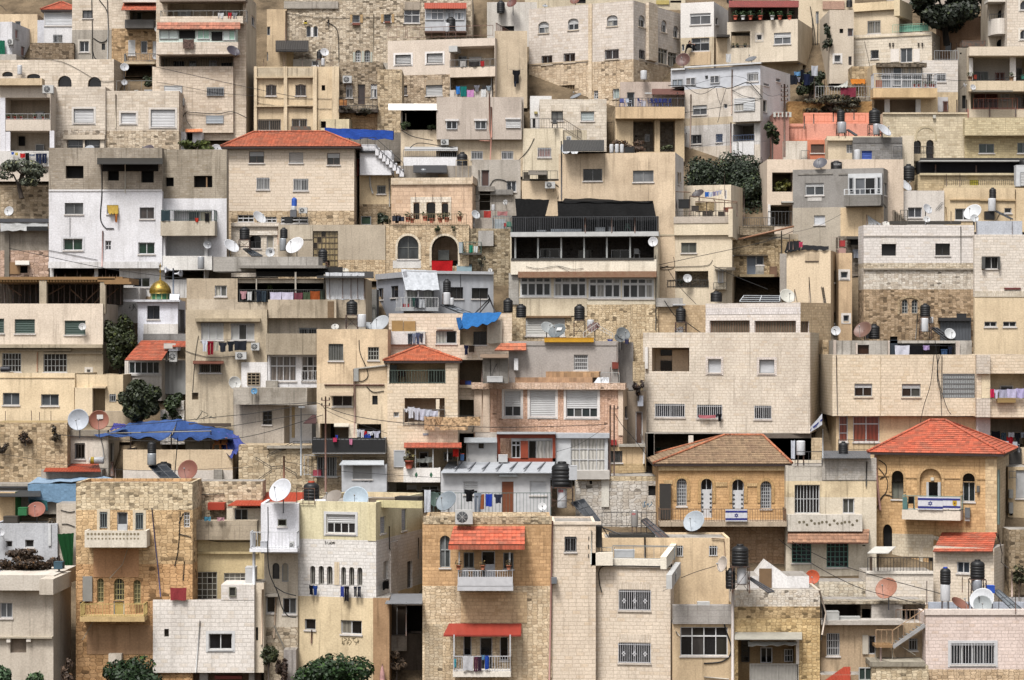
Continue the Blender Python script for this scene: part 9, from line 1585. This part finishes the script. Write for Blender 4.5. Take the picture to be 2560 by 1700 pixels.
B('rear_corner','rough dark slope with a white post at the right edge beside the honey stone house','wall','2225 180 2430 840','rb:#a08c6c:.4:.12',yd=840,D=DY(860)+2,dep=2,par=0);Po(2250,565,800,'pale pink pipe post at the right edge',r=.06,o=.6,col='#d0b8ac',name='pipe_post');Tr('2240 500 2420 680','#4a4c34','straggly dark shrub on the slope at the right edge',n=500,size=.12,lumps=8,o=.8,base=700,cat='shrub',name='shrub',seed=101);X('concrete','2180 810 2430 920',-.2,.6,'co:#a8a8a8')
B('brown_house','stained brown plaster house with an iron stair and barred windows','house','485 1040 1460 1700','pl:#b89e78:1.6',yd=1640,dep=5,par=0,D=DY(1640)+.6,rm='co:#c0b8ac');W('m','540 1135 662 1345',n=(6,3),gl='gl:#3c3c40',fc='#d0d0d0');W('s','928 1158 995 1332',gl='gl:#26282c',fc=WHT);X('shutter','872 1155 925 1330',0,.1,'#d8cfbf');X('shutter','492 1160 535 1355',0,.06,'#8a7050');W('g','1298 1185 1378 1295',gl='gl:#4a4844',gc='#b8b8b8');X('ledge','490 1018 1250 1060',-.5,.6,'co:#b8b0a4');Cr('cooler','540 940 657 1018',-.2,.5,'#d0d0cc','white window cooler on the ledge of the stained brown house','air cooler',kindm='#b8b8b4');Cr('white_strip','655 985 850 1015',-.2,.2,'#c8c8c4','pale board on the ledge of the stained brown house','board')
SR(1150,1260,1450,1060,150,1.,'rs:#b49878',sp=.3);RL('995 1105 1145 1258',1.,'rs:#b49878',sp=.3);X('stair_landing','990 1245 1150 1270',-.2,1.1,'#a8845c');mb=MB();f_=G.b['f'];mb.bar(f_.pt(1150,1265,1.),f_.pt(1450,1060,1.),.12,'#b8b8b8',.2);P_(mb,'stringer')
for i in range(9):X('stair_tread',f'{1160+i*32} {1240-i*22} {1200+i*32} {1248-i*22}',.2,1.,'#8a8a88')
Pi('1200 1240 1360 1340; 995 1270 990 1360; 1145 1270 1150 1380',r=.03,col='#7a7468',o=.9);Po(1040,1270,1560,'pale pink post under the iron stair landing',r=.08,o=1.6,col='#d0b8b0',name='pipe_post')
B('dark_loft','dark low loft with cement piers below the stone foot wall','house','490 850 1450 1050','rb:#8a7a64:.4:.1',yd=1640,D=G.b['D']+1.5,dep=3,par=0,hang=True);L('500 868 855 1010; 865 910 955 1005; 1235 910 1440 1020',2,'pl:#4a4238',inner='pl:#6a6052');X('cement_pier','955 870 1240 1030',0,.3,'co:#b8b0a4:1.4');RL('1180 920 1440 1050',.6,'rs:#a89078',sp=.25);X('roof_line','490 840 1450 868',-.5,.4,'rb:#b0a48c:.3:.1')
Di(1096,726,108,'rs:#a0705c','large pinkish brown tilted dish above the dark loft',-38,32,o=1.);Li('100 270 400 490 800 700 1100 790 1460 880','black cable sloping from the tiled awning past the pinkish brown dish',o=4);Li('220 290 550 460 1000 610 1590 770','second black cable sloping to the blue capped tank',o=4)
B('foot_rubble','rough rubble wall with a concrete ledge at the bottom under the iron stair','wall','955 1435 1480 1700','rb:#d4c29c:.42:.05',yd=1680,D=DY(1640)-1.2,dep=3,par=0,rm='co:#a09884');X('ledge','945 1400 1450 1445',-2,.1,'co:#98907c:1.4')
B('red_sheet_hut','low hut with a faded red sheet roof at the bottom beside the patched stone house','hut','490 1520 960 1700','pl:#a88c68',yd=1680,D=DY(1640)-.8,dep=3,par=0);Aw('480 1445 760 1600',1,'cg:#a83c24',tile=False,x0t=700,o0=-1);W('s','835 1450 955 1568',o=.05,gl='gl:#4a5c58',fc='#c8c8c4')
B('pink_block_house','pinkish block house with a wide white barred window at the bottom right','house','1455 955 2440 1720','as:#e2cdc0:.55:.27:.07:.6',yd=1640,dep=5,par=.35,D=DY(1640)-.6,rm='co:#8a8680');G.b['bands']=[(1470,'as:#e2cdc0:.55:.27:.07:.6')];G.b['m']='rb:#d0b48c:.45:.03';X('coping','1450 918 2440 968',-.3,.08,'pl:#dccdc0:.6');W('g','1685 1228 2092 1425',n=4,gl=['gl:#3a3c42','gl:#4c4e52'],gc='#e8e8ea',fc='#e8e8ea',sp=.17,d=.1,sur='#e8e8ea')
Tk('1587 525 1685 682','slim black tank with a blue cap on a white boiler',o=-.8,lid='#2c50c0');Bo('1590 682 1680 840','white boiler with dark writing under the blue capped tank',o=-.8,mark=None);Tk('1866 455 1998 632','big black tank on a rusty stand above the pinkish block house',o=-2.2,stand=940);Bo('1880 640 1975 745','pale grey boiler under the big black tank',o=-2.,col='me:#b8bcc4');Di(1975,830,115,'#dcdee2','white dish behind the grey dish on the pinkish block house',-30,32,o=-1.2);Di(1978,872,85,'#a8aeb0','grey dish before the white dish on the pinkish block house',-12,22,o=-.6);Di(1770,870,90,'rs:#7a5044','rusty crumpled dish lying beside the blue capped tank',45,55,o=-1.4);Cr('gas_bottle','2022 700 2092 768',-2,-1.5,'#2c5cc8','blue canister behind the white dish','canister')
SOL((2070,745,2130,735,2280,950,2361,930),'long tube solar collector at the right edge of the pinkish block house',-2,-.3,'gl:#8a9096');Ro('1465 655 880; 1792 615 760; 2282 750 960; 2315 640 840; 1280 870 1010','thin dark iron post around the pinkish block house roof',.2,.03);X('back_wall','1480 850 2361 930',-4,-3.8,'pl:#a8b0bc')
T(2,0)
def person():
 q=lambda zx,zy,o:PF.pt((410+zx/23.61)*K,(90+zy/23.6)*K,o+.1)
 J=dict(hip=q(690,610,.35),chest=q(760,530,.38),neck=q(800,470,.38),lknee=q(600,780,.45),lankle=q(545,1040,.5),ltoe=q(575,1075,.62),rhip=q(730,610,.3),rknee=q(985,690,.34),rankle=q(1040,860,.2),rtoe=q(1085,880,.16),lsh=q(745,515,.48),lel=q(850,570,.45),lwr=q(950,480,.2),rsh=q(845,500,.28),rel=q(930,520,.22),rwr=q(1040,500,.14))
 me=bpy.data.meshes.new('body');names=['hip','chest','neck','lknee','lankle','ltoe','rhip','rknee','rankle','rtoe','lsh','lel','lwr','rsh','rel','rwr']
 E=[('hip','chest'),('chest','neck'),('hip','lknee'),('lknee','lankle'),('lankle','ltoe'),('hip','rhip'),('rhip','rknee'),('rknee','rankle'),('rankle','rtoe'),('chest','lsh'),('lsh','lel'),('lel','lwr'),('chest','rsh'),('rsh','rel'),('rel','rwr')]
 rad=dict(hip=.15,chest=.17,neck=.07,lknee=.075,lankle=.05,ltoe=.045,rhip=.12,rknee=.08,rankle=.05,rtoe=.045,lsh=.085,lel=.055,lwr=.04,rsh=.085,rel=.055,rwr=.04)
 base=J['lankle'];rt=em('person',base);tag(rt,'person in dark clothes stepping up to the grey house window above the brown dish','person')
 me.from_pydata([sub(J[n],base)for n in names],[(names.index(a),names.index(b))for a,b in E],[])
 ob=bpy.data.objects.new('body',me);COL.objects.link(ob);ob.parent=rt;me.materials.append(mat('cl:#1c1a1e'))
 sk=ob.modifiers.new('skin','SKIN');ss=ob.modifiers.new('sub','SUBSURF');ss.levels=2;ss.render_levels=2
 for i,n in enumerate(names):me.skin_vertices[0].data[i].radius=(rad[n],rad[n]);me.skin_vertices[0].data[i].use_root=(i==0)
 hd=q(820,400,.38);mb=MB();ax=nrm(sub(hd,J['neck']));mb.lathe(V(hd,ax,-.13),[(.04,-.06),(.055,0),(.085,.06),(.098,.13),(.09,.2),(.06,.25),(.02,.27)],'sk:#b08a78',14,ax);h_=mb.build('head',rt)
 mb=MB();c2=V(hd,(-.03,.02,.04));mb.lathe(V(c2,ax,-.1),[(.06,-.02),(.1,.05),(.108,.12),(.098,.19),(.06,.24),(.02,.26)],'cl:#241814',14,ax);mb.build('hair',rt,h_)
 mb=MB();mb.tube([V(hd,(.085,-.02,.01)),V(hd,(.12,-.02,-.02))],[.016,.012],'sk:#b08a78',6);mb.build('nose',rt,h_)
 for n,s in(('lwr',-1),('rwr',1)):
  mb=MB();w0=J[n];mb.tube([w0,V(w0,(.07,.02,.02))],[.04,.04],'sk:#a88474',8);hn=mb.build('hand',rt)
  for k in range(5):
   mb=MB();a0=V(w0,(.06,.02+0*k,.045-.022*k));mb.tube([a0,V(a0,(.05,.03,.01-.004*k)),V(a0,(.07,.07,-.01))],[.011,.01,.008],'sk:#a88474',6);mb.build('finger',rt,hn)
person()
fl_()
